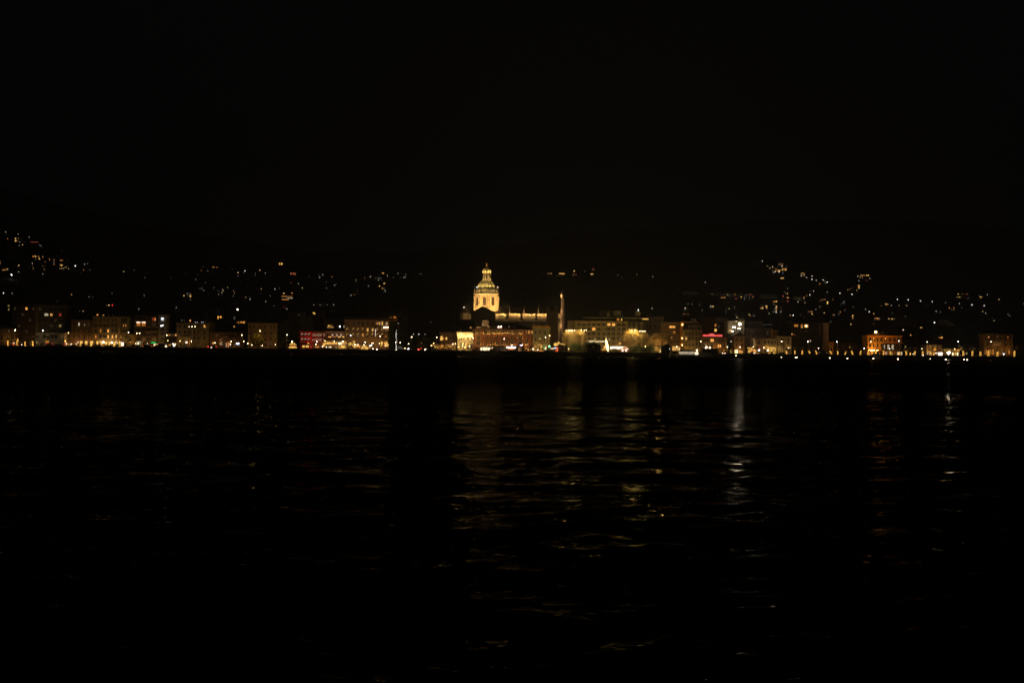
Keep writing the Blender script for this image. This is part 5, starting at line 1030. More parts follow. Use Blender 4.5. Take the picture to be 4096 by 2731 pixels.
# quay-edge bollard lamps
def bollard_lamp(px, py, col, Y=538.0, r=.22):
    h = P(px, py, Y); t = thing('bollard_lamp', '', 'lamp', (h.x, Y, GZ), 'low lamps on the quay edge', px)
    z0 = GZ if h.z > GZ+.4 else h.z-.8
    t.location.z = z0
    m = MB(); m.tube((h.x, Y, z0), (h.x, Y, h.z-r*.8), .09, .07, 6); m.rings((h.x, Y, z0), [(.2, 0), (.2, .1)], 8); m.build('pole', DARKMETAL, t)
    m = MB(); m.ball(h, r, 0, 8, 5); m.build('lamp_head', LAMP[col], t); later(t, f"low {CNAME[col]} quay-edge lamp before {where(px)}", px)
for px, py, c, r in ((1361, 1398, 'p', .22), (1492, 1393, 'w', .16), (1507.5, 1395, 'p', .26), (1585.6, 1398.5, 'w', .22), (1620, 1391, 'y', .14), (1633.7, 1393.6, 'c', .24), (1674, 1396.5, 'r', .26), (1684, 1392, 'r', .14), (1700.6, 1397, 'w', .2), (1101.7, 1377.5, 'p', .14), (1007.7, 1378, 'w', .14), (1299, 1391, 'v', .2),
                    (2214, 1406, 'p', .24), (2261.5, 1410, 'w', .14), (2282, 1410, 'p', .26), (2301, 1410, 'p', .28), (2319.5, 1411, 'w', .14), (2339, 1411, 'p', .22), (2499.8, 1413, 'p', .24), (2540, 1413, 'p', .28), (2889.6, 1412, 'p', .22), (2900, 1412, 'p', .22), (3694, 1421, 'c', .26), (2990, 1417, 'c', .2)): bollard_lamp(px, py, c, r=r)
# mooring posts with a small lamp, standing in the water
for px, py, Y, r in ((2944, 1421, 520, .15), (3126, 1426.5, 520, .17), (3183, 1428.4, 515, .18), (3188.4, 1427.4, 518, .16), (3319.7, 1430, 512, .24), (3389.6, 1431.6, 510, .22), (3493.7, 1432.4, 510, .22), (3592, 1434.5, 505, .25), (3720.5, 1433.4, 512, .12), (3783, 1435.6, 508, .2), (3856.7, 1436.4, 506, .18), (3868.5, 1437.6, 503, .22), (3792, 1440, 498, .24)):
    h = P(px, py, Y); t = thing('mooring_post', '', 'mooring post', (h.x, Y, -.8), 'lamp-topped mooring posts', px)
    m = MB(); m.tube((h.x, Y, -.8), (h.x, Y, h.z-.1), .12, .1, 6); m.build('pole', DARKMETAL, t); m = MB(); m.ball(h, r, 0, 8, 5); m.build('lamp_head', LAMP['w'], t)
    later(t, f"white-lamped mooring post off {where(px)}", px)
# the dazzling quay floodlight
p = P(3794, 1409.5, 544); t = thing('floodlight_mast', 'short mast with dazzling white floodlight on the quay', 'floodlight', (p.x, 544, GZ), px=3794); m = MB(); m.tube((p.x, 544, GZ), (p.x, 544, p.z-.5), .12, .1); m.build('pole', POLE, t); flood_parts(t, p, .6, LAMP['F'], (0, .7, -.5))

# ---------------------------------------------------------------- trees
def limb(m, a, d, ln, r, depth, rng, n=5):
    b_ = a+d*ln; m.tube(a, b_, r, r*.62, n)
    if depth == 0: return
    for k in range(rng.choice((2, 3, 3))):
        ax = Vector((rng.uniform(-1, 1), rng.uniform(-1, 1), rng.uniform(-.2, 1))).normalized()
        nd = (d*.9+ax*.75).normalized(); limb(m, a+d*ln*rng.uniform(.6, 1), nd, ln*rng.uniform(.6, .82), r*.58, depth-1, rng, 4)
def crown(m, c, rx, ry, rz, n, w, ln, rng, mats=1, shell=.55):
    for i in range(n):
        while True:
            v = Vector((rng.uniform(-1, 1), rng.uniform(-1, 1), rng.uniform(-1, 1)))
            if v.length <= 1 and (v.length > shell or rng.random() < .35): break
        p = c+Vector((v.x*rx, v.y*ry, v.z*rz)); d = (v.normalized()*1.0+Vector((rng.uniform(-.7, .7), rng.uniform(-.7, .7), rng.uniform(-.1, 1.0)))).normalized()
        s = d.cross(Vector((rng.uniform(-1, 1), rng.uniform(-1, 1), .3))).normalized()*w; q = p+d*ln*rng.uniform(.6, 1.3)
        m.face([p-s, p+s, q+s*.5, q-s*.5], rng.randrange(mats))
def bare_tree(px, py0, py1, halfw, Y, label, seed, n=1500, col=TWIG, w_=.06, group='bare trees on the promenade'):
    rng = random.Random(seed); k = K(Y); top = P(px, py0, Y); bot = P(px, py1, Y); c = (top+bot)/2; rz = (top.z-bot.z)/2; rx = halfw*k
    t = thing('bare_tree', label, 'tree', (c.x, Y, GZ), group, px); m = MB(); h0 = max(1.6, (bot.z-GZ)*.9)
    limb(m, Vector((c.x, Y, GZ)), Vector((0, 0, 1)), h0, .24, 0, rng, 7)
    for q in range(6):
        a = q*1.05+rng.random(); limb(m, Vector((c.x, Y, GZ+h0*.92)), Vector((math.cos(a)*.55, math.sin(a)*.55, 1)).normalized(), rz*.95, .13, 3, rng)
    m.build('trunk', BARK, t); m = MB(); crown(m, c, rx, rx*.9, rz, int(n*1.6), w_, rx*.42, rng); m.build('crown', col, t); return t
bare_tree(2274, 1322, 1378, 22, 550, 'round bare tree gilded by the lamp masts, nearer the slender spire', 1, 2600); bare_tree(2318, 1321, 1376, 21, 550, 'round bare tree gilded by lamps at the corner of the cream hotel', 2, 2600)
bare_tree(2528, 1321, 1390, 31, 550, 'wide bare tree with glowing golden top under the twin lamp masts', 3, 3600); bare_tree(2574, 1326, 1388, 17, 553, 'slim bare tree just behind the mast beside the wide golden tree', 4, 1600)
bare_tree(2634, 1340, 1402, 34, 551, 'wide brown bare tree lit from below, in front of the brown office block', 5, 3200)
bare_tree(1030, 1336, 1378, 24, 549, 'small tree with yellow-lit leaves before the square brown palazzo', 6, 900, LEAFY, .10, None)
wash(2274, 1321, 549, 4, 38, (1, .74, .24)); wash(2320, 1320, 549, 4, 38, (1, .74, .24)); wash(2296, 1352, 546, 7, 13, (1, .76, .36)); wash(2516, 1321, 549, 4, 34, (1, .74, .22)); wash(2545, 1323, 549, 4, 32, (1, .74, .22)); wash(2530, 1362, 546, 7, 11, (1, .78, .36)); wash(2574, 1330, 551, 4, 7, (1, .76, .3)); wash(2630, 1404, 549, 5, 16, (1, .70, .34)); wash(2640, 1375, 549, 9, 5, (1, .60, .2)); wash(1036, 1340, 546, 4, 18, (1, .74, .18))
def bush(px, py0, py1, halfw, Y, label, seed, n=900, name='bush', cat='bush', mat=LEAF, group=None, size=.16):
    rng = random.Random(seed); k = K(Y); top = P(px, py0, Y); c = Vector((top.x, Y, (top.z+GZ)/2)); rz = (top.z-GZ)/2+.3
    t = thing(name, label, cat, (c.x, Y, GZ), group, px); m = MB(); crown(m, c, halfw*k, halfw*k*.8, rz, n, size, size*2.2, rng, 1, .7); m.build('foliage', mat, t)
    m = MB(); m.tube((c.x, Y, GZ), (c.x, Y, c.z), .15, .08); m.build('trunk', BARK, t); return t
bush(2300, 1374, 1405, 22, 544, 'dark green evergreen clump beside the black pavilion', 11, 1500); bush(2332, 1380, 1405, 12, 544.5, 'small dark evergreen squeezed against the black pavilion', 12, 700)
bush(2606, 1378, 1410, 12, 545, 'clipped green dome-shaped evergreen on the promenade', 13, 1200); bush(2545, 1386, 1408, 30, 546, 'low wide green hedge behind the pale landing stage', 14, 1500, 'hedge', 'hedge'); bush(2575, 1390, 1410, 16, 544, 'dark hedge end right of the red-roofed stall', 15, 700, 'hedge', 'hedge')
for i, (px, py0, hw) in enumerate(((1125, 1290, 15), (1148, 1276, 18), (1178, 1296, 17), (1128, 1340, 14), (1185, 1330, 14))): bush(px, py0, 1390, hw, 565+3*i, '', 20+i, 900, 'dark_tree', 'tree', LEAF, 'black trees of the dark park', .3); later(THINGS[-1][0], 'black leafy tree in the gap beside the red-lit house', px)
for i, (px, py0, hw) in enumerate(((1566, 1284, 10), (1600, 1310, 14), (1625, 1335, 16), (1665, 1345, 17), (1700, 1350, 16), (1728, 1352, 12))): bush(px, py0, 1400, hw, 556+2*i, '', 30+i, 900, 'dark_tree', 'tree', LEAF, 'black trees of the lakeside park', .3); later(THINGS[-1][0], 'black leafy tree in the dark lakeside park', px)
t = bush(1682, 1366, 1392, 10, 549, 'small leafy tree glowing orange round its park lamp', 41, 500, 'small_tree', 'tree', LEAFY); bush(664, 1342, 1362, 6, 549, 'yellow-lit leafy branches beside the white-lit stair tower', 42, 400, 'small_tree', 'tree', LEAFY); wash(664, 1350, 547, 3, .9, (1, .85, .25))
for i, (px, py0, hw) in enumerate(((330, 1378, 6), (345, 1379, 5), (378, 1377, 9), (395, 1379, 8), (425, 1380, 7), (445, 1379, 6), (470, 1380, 8), (290, 1380, 10))): bush(px, py0, 1390, hw, 540, '', 50+i, 160, 'planter_bush', 'bush', LEAF, 'clipped bushes along the quay railing'); later(THINGS[-1][0], f'small black bush silhouetted before {where(px)}', px)
for i, (px, py0, hw) in enumerate(((3240, 1398, 14), (3262, 1402, 12), (3300, 1403, 12), (3420, 1412, 14), (3382, 1414, 12), (3130, 1412, 12), (3520, 1404, 11), (2905, 1405, 9))): bush(px, py0, 1420, hw, 546, '', 70+i, 350, 'promenade_shrub', 'bush', LEAF, 'shrubs on the promenade'); later(THINGS[-1][0], f'dim green shrub before {where(px)}', px)
# trees whose trunks are wound with strings of warm bulbs
def wound_tree(px, py0, py1, lean, wid, Y=541.0, mat='y', seed=0, high=False):
    rng = random.Random(seed+int(px)); k = K(Y); a = P(px, py1, Y); top = P(px, py0, Y); a.z = max(GZ, min(a.z, GZ+1.0)); h = top.z-a.z; b_ = Vector((a.x+lean*k, Y, top.z))
    t = thing('wound_tree', '', 'tree', (a.x, Y, GZ), 'trees wound with warm bulbs', px); base = Vector((a.x, Y, GZ))
    mid = base.lerp(b_, .5)+Vector((-lean*k*.25, 0, 0)); r = wid*k/2
    m = MB(); m.tube(base, mid, r*.8, r*.62, 7); m.tube(mid, b_, r*.62, r*.5, 7)
    for q in range(5):
        ang = q*1.26+rng.random(); limb(m, b_, Vector((math.cos(ang)*.8, math.sin(ang)*.8, .9)).normalized(), h*.28, r*.35, 2, rng, 4)
    m.build('trunk', BARK, t)
    m = MB(); turns = max(5, int(h/.30)); nb = turns*9
    for i in range(nb):
        s = i/(nb-1); p = base.lerp(mid, s*2) if s < .5 else mid.lerp(b_, s*2-1); p = p+Vector((0, 0, max(0, (a.z-GZ)*(1-s)))); ang = i*2*math.pi/9; rr = r*(.86-.30*s)+.06
        if rng.random() < (.12 if mat == 'y' else .62+.2*s): continue
        m.ball(p+Vector((math.cos(ang)*rr, math.sin(ang)*rr, rng.uniform(-.03, .03))), .075, 0, 4, 2)
    m.build('light_garland', glow('bulb_gold', (1, .50, .08), 4.2) if mat == 'y' else glow('bulb_white', (1, .95, .85), 4.0), t)
    c = b_+Vector((0, 0, h*.42)); m = MB(); crown(m, c, h*.62, h*.5, h*.42, 220, .03, h*.3, rng); m.build('crown', TWIG, t)
    later(t, f"bare tree with gold-bulb-wound trunk before {where(px)}", px); return t
for px, y0, y1, lean, wd in ((31.5, 1361, 1381, 0, 3), (67, 1354, 1380, 4, 5.5), (100, 1365, 1382, 0, 3.5), (131.5, 1362, 1383, -1.5, 3.2), (3147, 1402, 1417, -3, 4), (3179.6, 1400, 1419, 0, 3.6), (3209, 1401, 1418, 0, 4), (3239, 1402, 1412, -4, 4), (3267, 1401, 1416, -4, 4), (3325, 1402, 1414, -6, 4), (3351.4, 1403, 1420, -1, 3.5), (3380, 1406.6, 1418, 2, 3.6), (3410, 1402, 1421, -4, 4.6),
        (3441, 1402, 1422, 3, 4.6), (3472.4, 1405, 1422, 0, 4.6), (3502.6, 1402, 1420, 0, 4.6), (3534.5, 1402, 1423, -1, 4), (3562, 1404, 1424, -1, 5), (3595.5, 1406, 1421, 0, 4), (3625.4, 1403, 1424, -1, 5.5), (3641, 1410, 1424, 0, 3), (3658, 1403, 1420, 2, 5.5), (3690.7, 1403, 1424, 0, 5.5), (3725, 1403, 1424, -5, 5.5), (3854, 1402, 1425, -2, 6), (3889, 1403, 1426, 1, 6), (3922, 1406, 1426, -1, 6), (3953.6, 1400, 1427, -1, 6), (3989.5, 1406, 1425, 0, 5), (4057, 1402, 1424, 1, 5.5)): wound_tree(px, y0, y1, lean, wd)
wound_tree(479, 1362, 1386, -1, 4, 540, 'y')
t = wound_tree(1585, 1318, 1399, -1.5, 4.2, 540, 'w'); t['label'] = 'tall tree with white-bulb-wound trunk at the edge of the dark park'; t['group'] = 'trees'; PENDING.pop()
# ---------------------------------------------------------------- market, stalls, kiosks
def globe(parent, px, py, Y, r, g, name='lamp_globe'):
    p = P(px, py, Y); m = MB(); m.ball(p, r, 0, 7, 5); return m.build(name, g, parent)
def bulbs(parent, pts, Y, r, g, name='bulb_string', depth=.0, rng=random.Random(4)):
    m = MB()
    for x, y in pts: p = P(x, y, Y+rng.uniform(-depth, depth)); m.ball(p, r, 0, 5, 3)
    return m.build(name, g, parent)
# carousel
Y = 546; t = thing('carousel', 'small glowing carousel with domed bulb canopy and bright lower rim', 'carousel', P(1171.5, 1391, Y), px=1171); t.location.z = GZ; c = P(1171.5, 1391, Y); k = K(Y)
m = MB(); m.rings((c.x, Y, GZ), [(14*k, 0), (14*k, .35)], 20); m.tube((c.x, Y, GZ), (c.x, Y, c.z+24*k), .3, .25); m.build('platform', wm('orange'), t)
m = MB(); zc = P(1171.5, 1378, Y).z; m.rings((c.x, Y, 0), [(14*k, zc-.3), (14.5*k, zc), (11*k, zc+3.5*k), (6*k, zc+7*k), (.4, zc+10*k)], 20); m.build('canopy', wm('orange'), t)
rng = random.Random(8); m = MB()
for i in range(120):
    a = rng.uniform(-1.6, 1.6); s = rng.random(); r = (14.6*(1-s)**.6)*k; m.ball((c.x+r*math.sin(a), Y-r*math.cos(a)-.1, zc+s*9*k), .10, 0, 5, 3)
m.build('canopy_bulb', G['Y'], t); m = MB()
for i in range(40):
    a = 2*math.pi*i/40; m.rings((c.x+14.2*k*math.sin(a), Y-14.2*k*math.cos(a), GZ+.5), [(.20, 0), (.20, .62)], 5)
m.build('rim_lamp', G['Y'], t)
for i in range(8):
    a = 2*math.pi*(i+.5)/8; x, y = c.x+10*k*math.sin(a), Y-10*k*math.cos(a); m = MB(); m.tube((x, y, GZ+.35), (x, y, zc), .04, .04); m.rings((x, y, GZ+.9), [(.1, 0), (.35, .15), (.35, .55), (.12, .9)], 6, 0, 0, True, 1.6, .6); m.build('carousel_seat', wm('white'), t)
globe(t, 1168, 1365.5, Y, .3, LAMP['w']); pt((c.x, Y-1, zc-.6), (1, .62, .2), 60, .3); pt((c.x, Y-4, GZ+3), (1, .62, .2), 90, .3)
# market awning on the left
Y = 546; t = thing('market_awning', 'striped market awning with red and warm lamps beneath, beside the gabled house', 'awning', P(62, 1382, Y), px=62); t.location.z = GZ
m = MB(); a, b_ = P(33, 1366, Y), P(92, 1370, Y); ap = P(58, 1361, Y)
m.prism([(a.x, a.z), (b_.x, b_.z), (ap.x, ap.z)], Y, Y+4); m.build('canopy', wm('beige'), t); m = MB()
for x in (34, 52, 72, 91): q = P(x, 1370, Y+.3); m.tube((q.x, Y+.3, GZ), (q.x, Y+.3, q.z), .06, .06)
m.build('post', DARKMETAL, t)
for x, y, g in ((50, 1371, 'O'), (56, 1370, 'P'), (87, 1377, 'P'), (74, 1376, 'r'), (55, 1377, 'R')): globe(t, x, y, Y+1.2, .26, G[g])
m = MB()
for x0, x1 in ((42, 48), (64, 71), (73, 80)): q0, q1 = P(x0, 1374, Y+2), P(x1, 1380, Y+2); m.box(q0.x, q1.x, Y+2, Y+2.5, GZ, q0.z)
m.build('counter', wm('red'), t); wash(60, 1370, Y+4, 3, 1.2, (1, .55, .2)); wash(75, 1366, Y, 3, .5, (1, .75, .35))
t = thing('market_awning', 'small pale awning beside the rightmost wound tree of the brown tower', 'awning', P(124, 1383, 546), px=124); t.location.z = GZ
m = MB(); a, b_ = P(118, 1370, 546), P(131, 1367, 546); m.box(a.x, b_.x, 546, 549, a.z, a.z+.3); m.build('canopy', wm('white'), t); m = MB()
for x in (119, 130): q = P(x, 1370, 547); m.tube((q.x, 547, GZ), (q.x, 547, q.z), .05, .05)
m.build('post', DARKMETAL, t); wash(124, 1364, 546, 2.5, .5, (1, .72, .3))
# bulb-hung shopfront lights on the left shore
for px, pts, g, nm in ((290, [(262+3*i, 1372+1.2*math.sin(i*1.3)) for i in range(20)], 'o', 'string of warm bulbs along the dim brown house'), (290, [(265, 1373), (286, 1374), (305, 1374), (312, 1367), (283, 1377)], 'P', 'row of warm round lamps outside the plaster annex'), (272, [(267.5+.9*i, 1373.5+3.2*((i-4.5)/4.5)**2) for i in range(10)], 'O', 'small orange arch of bulbs outside the plaster annex')):
    t = thing('bulb_garland', nm, 'lights', P(px, 1378, 556), px=px); bulbs(t, pts, 556, .28 if g == 'P' else .16, G[g])
t = thing('bulb_garland', 'row of white globes over the blazing doors of the yellow hotel', 'lights', P(430, 1368, 556), px=430)
for x, y, r in ((414, 1367, .42), (447.5, 1368, .42), (464, 1367.6, .28), (401, 1366.7, .26), (471, 1371, .26), (427, 1370, .2), (484, 1368, .24), (408, 1365, .2)): globe(t, x, y, 556, r, LAMP['w'] if r > .4 else G['W'])
t = thing('kiosk', 'pale-lit kiosk with two bright round lamps beside the balcony block', 'kiosk', P(554, 1383, 550), px=554); t.location.z = GZ
m = MB(); a, b_ = P(545, 1383, 550), P(564, 1363, 550); m.box(a.x, b_.x, 550, 553, GZ, b_.z); m.build('wall', wm('white'), t); m = MB(); m.box(a.x-.4, b_.x+.4, 549, 553.5, b_.z, b_.z+.25); m.build('roof', wm('white'), t)
globe(t, 543.5, 1372.6, 548.6, .36, G['W']); globe(t, 553, 1372.6, 548.6, .42, G['W']); globe(t, 589.5, 1372, 548.6, .2, G['W']); m = MB(); q0, q1 = P(547, 1370, 549.9), P(562, 1365, 549.9); m.box(q0.x, q1.x, 549.9, 549.97, q0.z, q1.z); m.build('lit_panel', G['w'], t); wash(554, 1366, 550, 2, 1, WRM)
for px, py, w_, h_, g, lb in ((691.5, 1373.6, 6, 7, 'w', 'square white shop sign on the street below the slit windows'), (696.5, 1380.6, 6, 6, 'C', 'round white shop sign just under the square one by the slit windows'), (745.8, 1368, 6, 6.4, 'P', 'square pinkish lit sign on the low yellow kiosk house')):
    p = P(px, py, 552); t = thing('shop_sign', lb, 'sign', (p.x, 552, GZ), px=px); m = MB(); m.box(p.x-w_*K(552)/2, p.x+w_*K(552)/2, 551.9, 552.2, p.z-h_*K(552)/2, p.z+h_*K(552)/2); m.build('panel', G[g], t); m = MB(); m.tube((p.x, 552.3, GZ), (p.x, 552.3, p.z), .07, .07); m.build('post', DARKMETAL, t)
# garlanded arcade market in front of the rosy house
Y = 548; t = thing('garland_arcade', 'market arcade dense with golden garlands, arch on its side, before the rosy house', 'market stall', P(1325, 1392, Y), px=1325); t.location.z = GZ
m = MB(); a, b_ = P(1301, 1376, Y), P(1350, 1376, Y); m.box(a.x, b_.x, Y+.4, Y+3, a.z, a.z+.5)
for x in (1302, 1314, 1326, 1338, 1349): q = P(x, 1376, Y); m.box(q.x-.15, q.x+.15, Y+.4, Y+.7, GZ, a.z)
m.build('frame', wm('brown'), t); rng = random.Random(12)
bulbs(t, [(1301+.62*i, 1371.5+2.6*math.sin(i*.9)+rng.uniform(-1.6, 1.6)) for i in range(80)], Y, .20, G['Y']); bulbs(t, [(1292+rng.uniform(0, 8), 1370+rng.uniform(0, 12)) for i in range(40)], Y, .17, G['Y'])
bulbs(t, [(1302+rng.uniform(0, 48), 1366+rng.uniform(0, 3)) for i in range(26)], Y+1, .12, G['O']); pt(P(1325, 1370, Y-1.5), (1, .66, .22), 120)
t = thing('market_stall', 'bright garlanded stall with a round wreath of lights on its front', 'market stall', P(1366, 1393, Y), px=1366); t.location.z = GZ
m = MB(); a, b_ = P(1353, 1393, Y), P(1380, 1378, Y); m.box(a.x, b_.x, Y+.6, Y+3, GZ, b_.z); m.build('wall', wm('brown'), t)
m = MB(); m.prism([(a.x-.3, b_.z), (b_.x+.3, b_.z), ((a.x+b_.x)/2, b_.z+1.1)], Y, Y+3.3); m.build('roof', ROOFM, t)
bulbs(t, [(1360.5+5.5*math.cos(i*.35), 1384.5+5.8*math.sin(i*.35)) for i in range(18)], Y, .15, G['Y'], 'wreath'); rng = random.Random(13)
bulbs(t, [(1354+rng.uniform(0, 13), 1368+rng.uniform(0, 8)) for i in range(46)], Y, .22, G['W']); bulbs(t, [(1366+rng.uniform(0, 13), 1381+rng.uniform(0, 8)) for i in range(40)], Y, .20, G['Y']); bulbs(t, [(1366+rng.uniform(0, 20), 1362+rng.uniform(0, 14)) for i in range(40)], Y, .17, G['Y']); bulbs(t, [(1383.5, 1380+1.5*i) for i in range(9)]+[(1356, 1391), (1362, 1392), (1373, 1394)], Y, .14, G['Y'])
m = MB(); q0, q1 = P(1366, 1390, Y+.5), P(1379, 1383, Y+.5); m.box(q0.x, q1.x, Y+.5, Y+.58, q0.z, q1.z); m.build('lit_counter', G['Y'], t); pt(P(1366, 1378, Y-2), (1, .66, .24), 140)
# bulb-hung trees and the glowing bubble before the grand hotel
def bulb_cluster(px, label, pts, Y, r, g, name='lit_tree', cat='tree'):
    t = thing(name, label, cat, P(px, 1393, Y), px=px); t.location.z = GZ; c = sum((P(x, y, Y) for x, y in pts), Vector())/len(pts)
    m = MB(); limb(m, Vector((t.location.x, Y, GZ)), Vector((0, 0, 1)), max(1.2, (c.z-GZ)*.75), .16, 0, random.Random(1), 6)
    rng = random.Random(int(px))
    for q in range(5): limb(m, Vector((t.location.x, Y, GZ+max(1.2, (c.z-GZ)*.7))), Vector((rng.uniform(-.7, .7), rng.uniform(-.7, .7), 1)).normalized(), 1.6, .08, 2, rng, 4)
    m.build('trunk', BARK, t); bulbs(t, pts, Y, r, g, 'light_garland', 1.2); pt(Vector((c.x, Y-2.5, c.z)), (1, .62, .2), 40); return t
rng = random.Random(21)
def cloud(x, y, rx, ry, n): return [(x+rx*math.sqrt(rng.random())*math.cos(a), y+ry*math.sqrt(rng.random())*math.sin(a)) for a in [rng.uniform(0, 6.28) for _ in range(n)]]
bulb_cluster(1404, 'tree of golden bulbs nearest the garlanded stall', cloud(1402, 1374, 8, 6, 46), 547, .17, G['Y'])
bulb_cluster(1417, 'bright dense tree of golden bulbs under a pinkish street lamp', cloud(1419, 1381, 9, 8, 60)+cloud(1415, 1366, 6, 5, 14), 548, .19, G['Y'])
bulb_cluster(1435, 'rounded tree of orange bulbs before the grand hotel doors', cloud(1434, 1383, 8, 6, 60), 547, .17, G['O'])
t = thing('light_dome', 'walk-in dome of golden bulbs on the promenade before the grand hotel', 'light display', P(1458, 1397, 546), px=1458); t.location.z = GZ; c = t.location; m = MB(); rr = 14*K(546)
for i in range(9):
    a = math.pi*i/9
    for s in range(12):
        t0, t1 = math.pi*s/12, math.pi*(s+1)/12; f = lambda q: Vector((c.x+rr*math.cos(q)*math.cos(a), 546+rr*math.cos(q)*math.sin(a), GZ+rr*1.25*math.sin(q))); m.tube(f(t0), f(t1), .03, .03, 4)
m.build('frame', METAL, t); m = MB()
for i in range(210):
    a, e = rng.uniform(0, 6.28), math.asin(rng.random()); m.ball((c.x+rr*math.cos(e)*math.cos(a), 546+rr*math.cos(e)*math.sin(a), GZ+rr*1.25*math.sin(e)*(.75 if rng.random() < .6 else 1)), .15, 0, 5, 3)
m.build('bulb_net', G['Y'], t); pt((c.x, 542, GZ+2), (1, .62, .2), 60)
bulb_cluster(1478, 'sparse low tree of golden bulbs with a slanting white tube lamp', cloud(1478, 1387, 5, 4, 14), 547, .16, G['Y']); m = MB(); a, b_ = P(1477.5, 1381.5, 546.5), P(1488, 1379.5, 546.5); m.tube(a, b_, .25, .25); m.build('tube_lamp', G['C'], THINGS[-1][0])
bulb_cluster(1527, 'arch-shaped tree of golden bulbs under the neon sign', cloud(1528, 1370, 4.5, 6, 34)+cloud(1525, 1380, 5, 3, 10), 548, .19, G['Y']); bulb_cluster(1544, 'tree of golden bulbs beside the black cypress of the park', cloud(1544, 1372, 6, 8, 50)+cloud(1550, 1378, 4, 7, 20), 548, .18, G['Y'])
bulb_cluster(2121, 'cluster of warm cafe lights left of the parasol', [(2122, 1396.5), (2113, 1396), (2113, 1399), (2104, 1391), (2104, 1376), (2101, 1377)], 548, .3, G['O'], 'lit_tree')
rng = random.Random(33); bulb_cluster(2226, 'tree blazing with yellow bulbs at the foot of the stone tower', cloud(2224, 1376, 9, 6, 60)+cloud(2233, 1370, 5, 6, 16)+[(2240+2*i, 1373+.4*i) for i in range(10)], 547, .22, G['Y'])
# restaurant terrace of the dark domed house
t = thing('terrace', 'restaurant terrace hung with many small amber bulbs before the dark domed house', 'terrace', P(1780, 1397, 549), px=1780); t.location.z = GZ
m = MB()
for x in (1733, 1752, 1771, 1790, 1809, 1827): q = P(x, 1375, 549); m.tube((q.x, 549, GZ), (q.x, 549, q.z), .06, .06); 
q0, q1 = P(1733, 1375, 549), P(1827, 1377, 549); m.box(q0.x, q1.x, 548.95, 549.05, q0.z-.06, q0.z+.06); m.build('frame', DARKMETAL, t)
bulbs(t, [(1734+rng.uniform(0, 92), 1375+rng.uniform(0, 20)) for i in range(95)], 549, .12, G['O'], 'bulb_string', 1.5); bulbs(t, [(1736+1.1*i, 1380+rng.uniform(0, 9)) for i in range(16)]+[(1797+2*i, 1378+rng.uniform(-4, 9)) for i in range(12)], 549, .15, G['Y'], 'bulb_string', .6)
for x in (1742, 1762, 1782, 1802, 1820): q = P(x, 1395, 548); m = MB(); m.rings((q.x, 548, GZ), [(.3, 0), (.05, .05), (.05, .72), (.5, .74), (.5, .78)], 8); m.build('table', wm('white'), t)
wash(1780, 1380, 556, 6, .25, (1, .55, .15))
# white-lit kiosk and boats before the palazzo
t = thing('kiosk', 'glaring white-lit glass kiosk with a dark door post before the brick palazzo', 'kiosk', P(1940, 1408, 545), px=1940); t.location.z = GZ; Y = 545
a, b_ = P(1919, 1407, Y), P(1962, 1388, Y); m = MB(); m.box(a.x, b_.x, Y+3, Y+3.2, GZ, b_.z); m.box(a.x, a.x+.15, Y, Y+3, GZ, b_.z); m.box(b_.x-.15, b_.x, Y, Y+3, GZ, b_.z); m.build('wall', wm('white'), t); m = MB(); m.box(a.x-.5, b_.x+.5, Y-.8, Y+3.4, b_.z, b_.z+.3); m.build('roof', wm('grey'), t)
m = MB(); m.box(a.x+.4, b_.x-.3, Y+2.8, Y+2.9, GZ+.3, b_.z-.1); m.build('lit_panel', G['W'], t); m = MB()
for x in (1930.5, 1948): q = P(x, 1400, Y); m.box(q.x-.18, q.x+.18, Y+.2, Y+.5, GZ, b_.z-.1)
m.build('door_post', DARKMETAL, t); pt(P(1940, 1394, Y-1.2), (1, .78, .45), 120)
m = MB(); q0, q1 = P(1966, 1391, Y), P(1971, 1388, Y); m.box(q0.x, q1.x, Y, Y+.1, q0.z, q1.z); m.build('side_lamp', G['W'], t)
t = thing('ticket_kiosk', 'dark ticket kiosk with glowing white roof sign and red under-glow', 'kiosk', P(2045, 1412, 540), px=2045); t.location.z = GZ; Y = 540
a, b_ = P(2033, 1411, Y), P(2062, 1396, Y); m = MB(); m.box(a.x, b_.x, Y, Y+3, GZ, b_.z); m.build('wall', wm('darkgrey'), t); m = MB(); q0, q1 = P(2026.6, 1390.6, Y-.5), P(2063, 1385.6, Y-.5); m.box(q0.x, q1.x, Y-.5, Y+3.3, q0.z, q1.z); m.build('sign_panel', glow('kiosk_sign', (1, .86, .8), 5, sample=True), t)
m = MB(); q2, q3 = P(2034, 1396, Y-.3), P(2054, 1391.5, Y-.3); m.box(q2.x, q3.x, Y-.3, Y+2.8, q2.z, q3.z-.05); m.build('glow_band', glow('kiosk_red', (1, .22, .08), 2.2), t); m = MB()
for x in (2036, 2043, 2050, 2057): q0, q1 = P(x-2.6, 1408, Y-.02), P(x+2.6, 1399, Y-.02); m.box(q0.x, q1.x, Y-.05, Y-.01, q0.z, q1.z)
m.build('glass_front', DARKGLASS, t); globe(t, 2057, 1394, Y-.4, .25, G['Y'])
t = thing('lit_column', 'tall pale lit notice column before the brick palazzo entrance', 'notice column', P(2076, 1407, 548), px=2076); t.location.z = GZ; m = MB(); q0, q1 = P(2074.8, 1407, 548), P(2077.2, 1389, 548); m.box(q0.x, q1.x, 548, 548.3, GZ, q1.z); m.build('panel', G['y'], t); m = MB(); m.box(q0.x-.1, q1.x+.1, 548.01, 548.4, q1.z, q1.z+.2); m.build('cap', DARKMETAL, t)
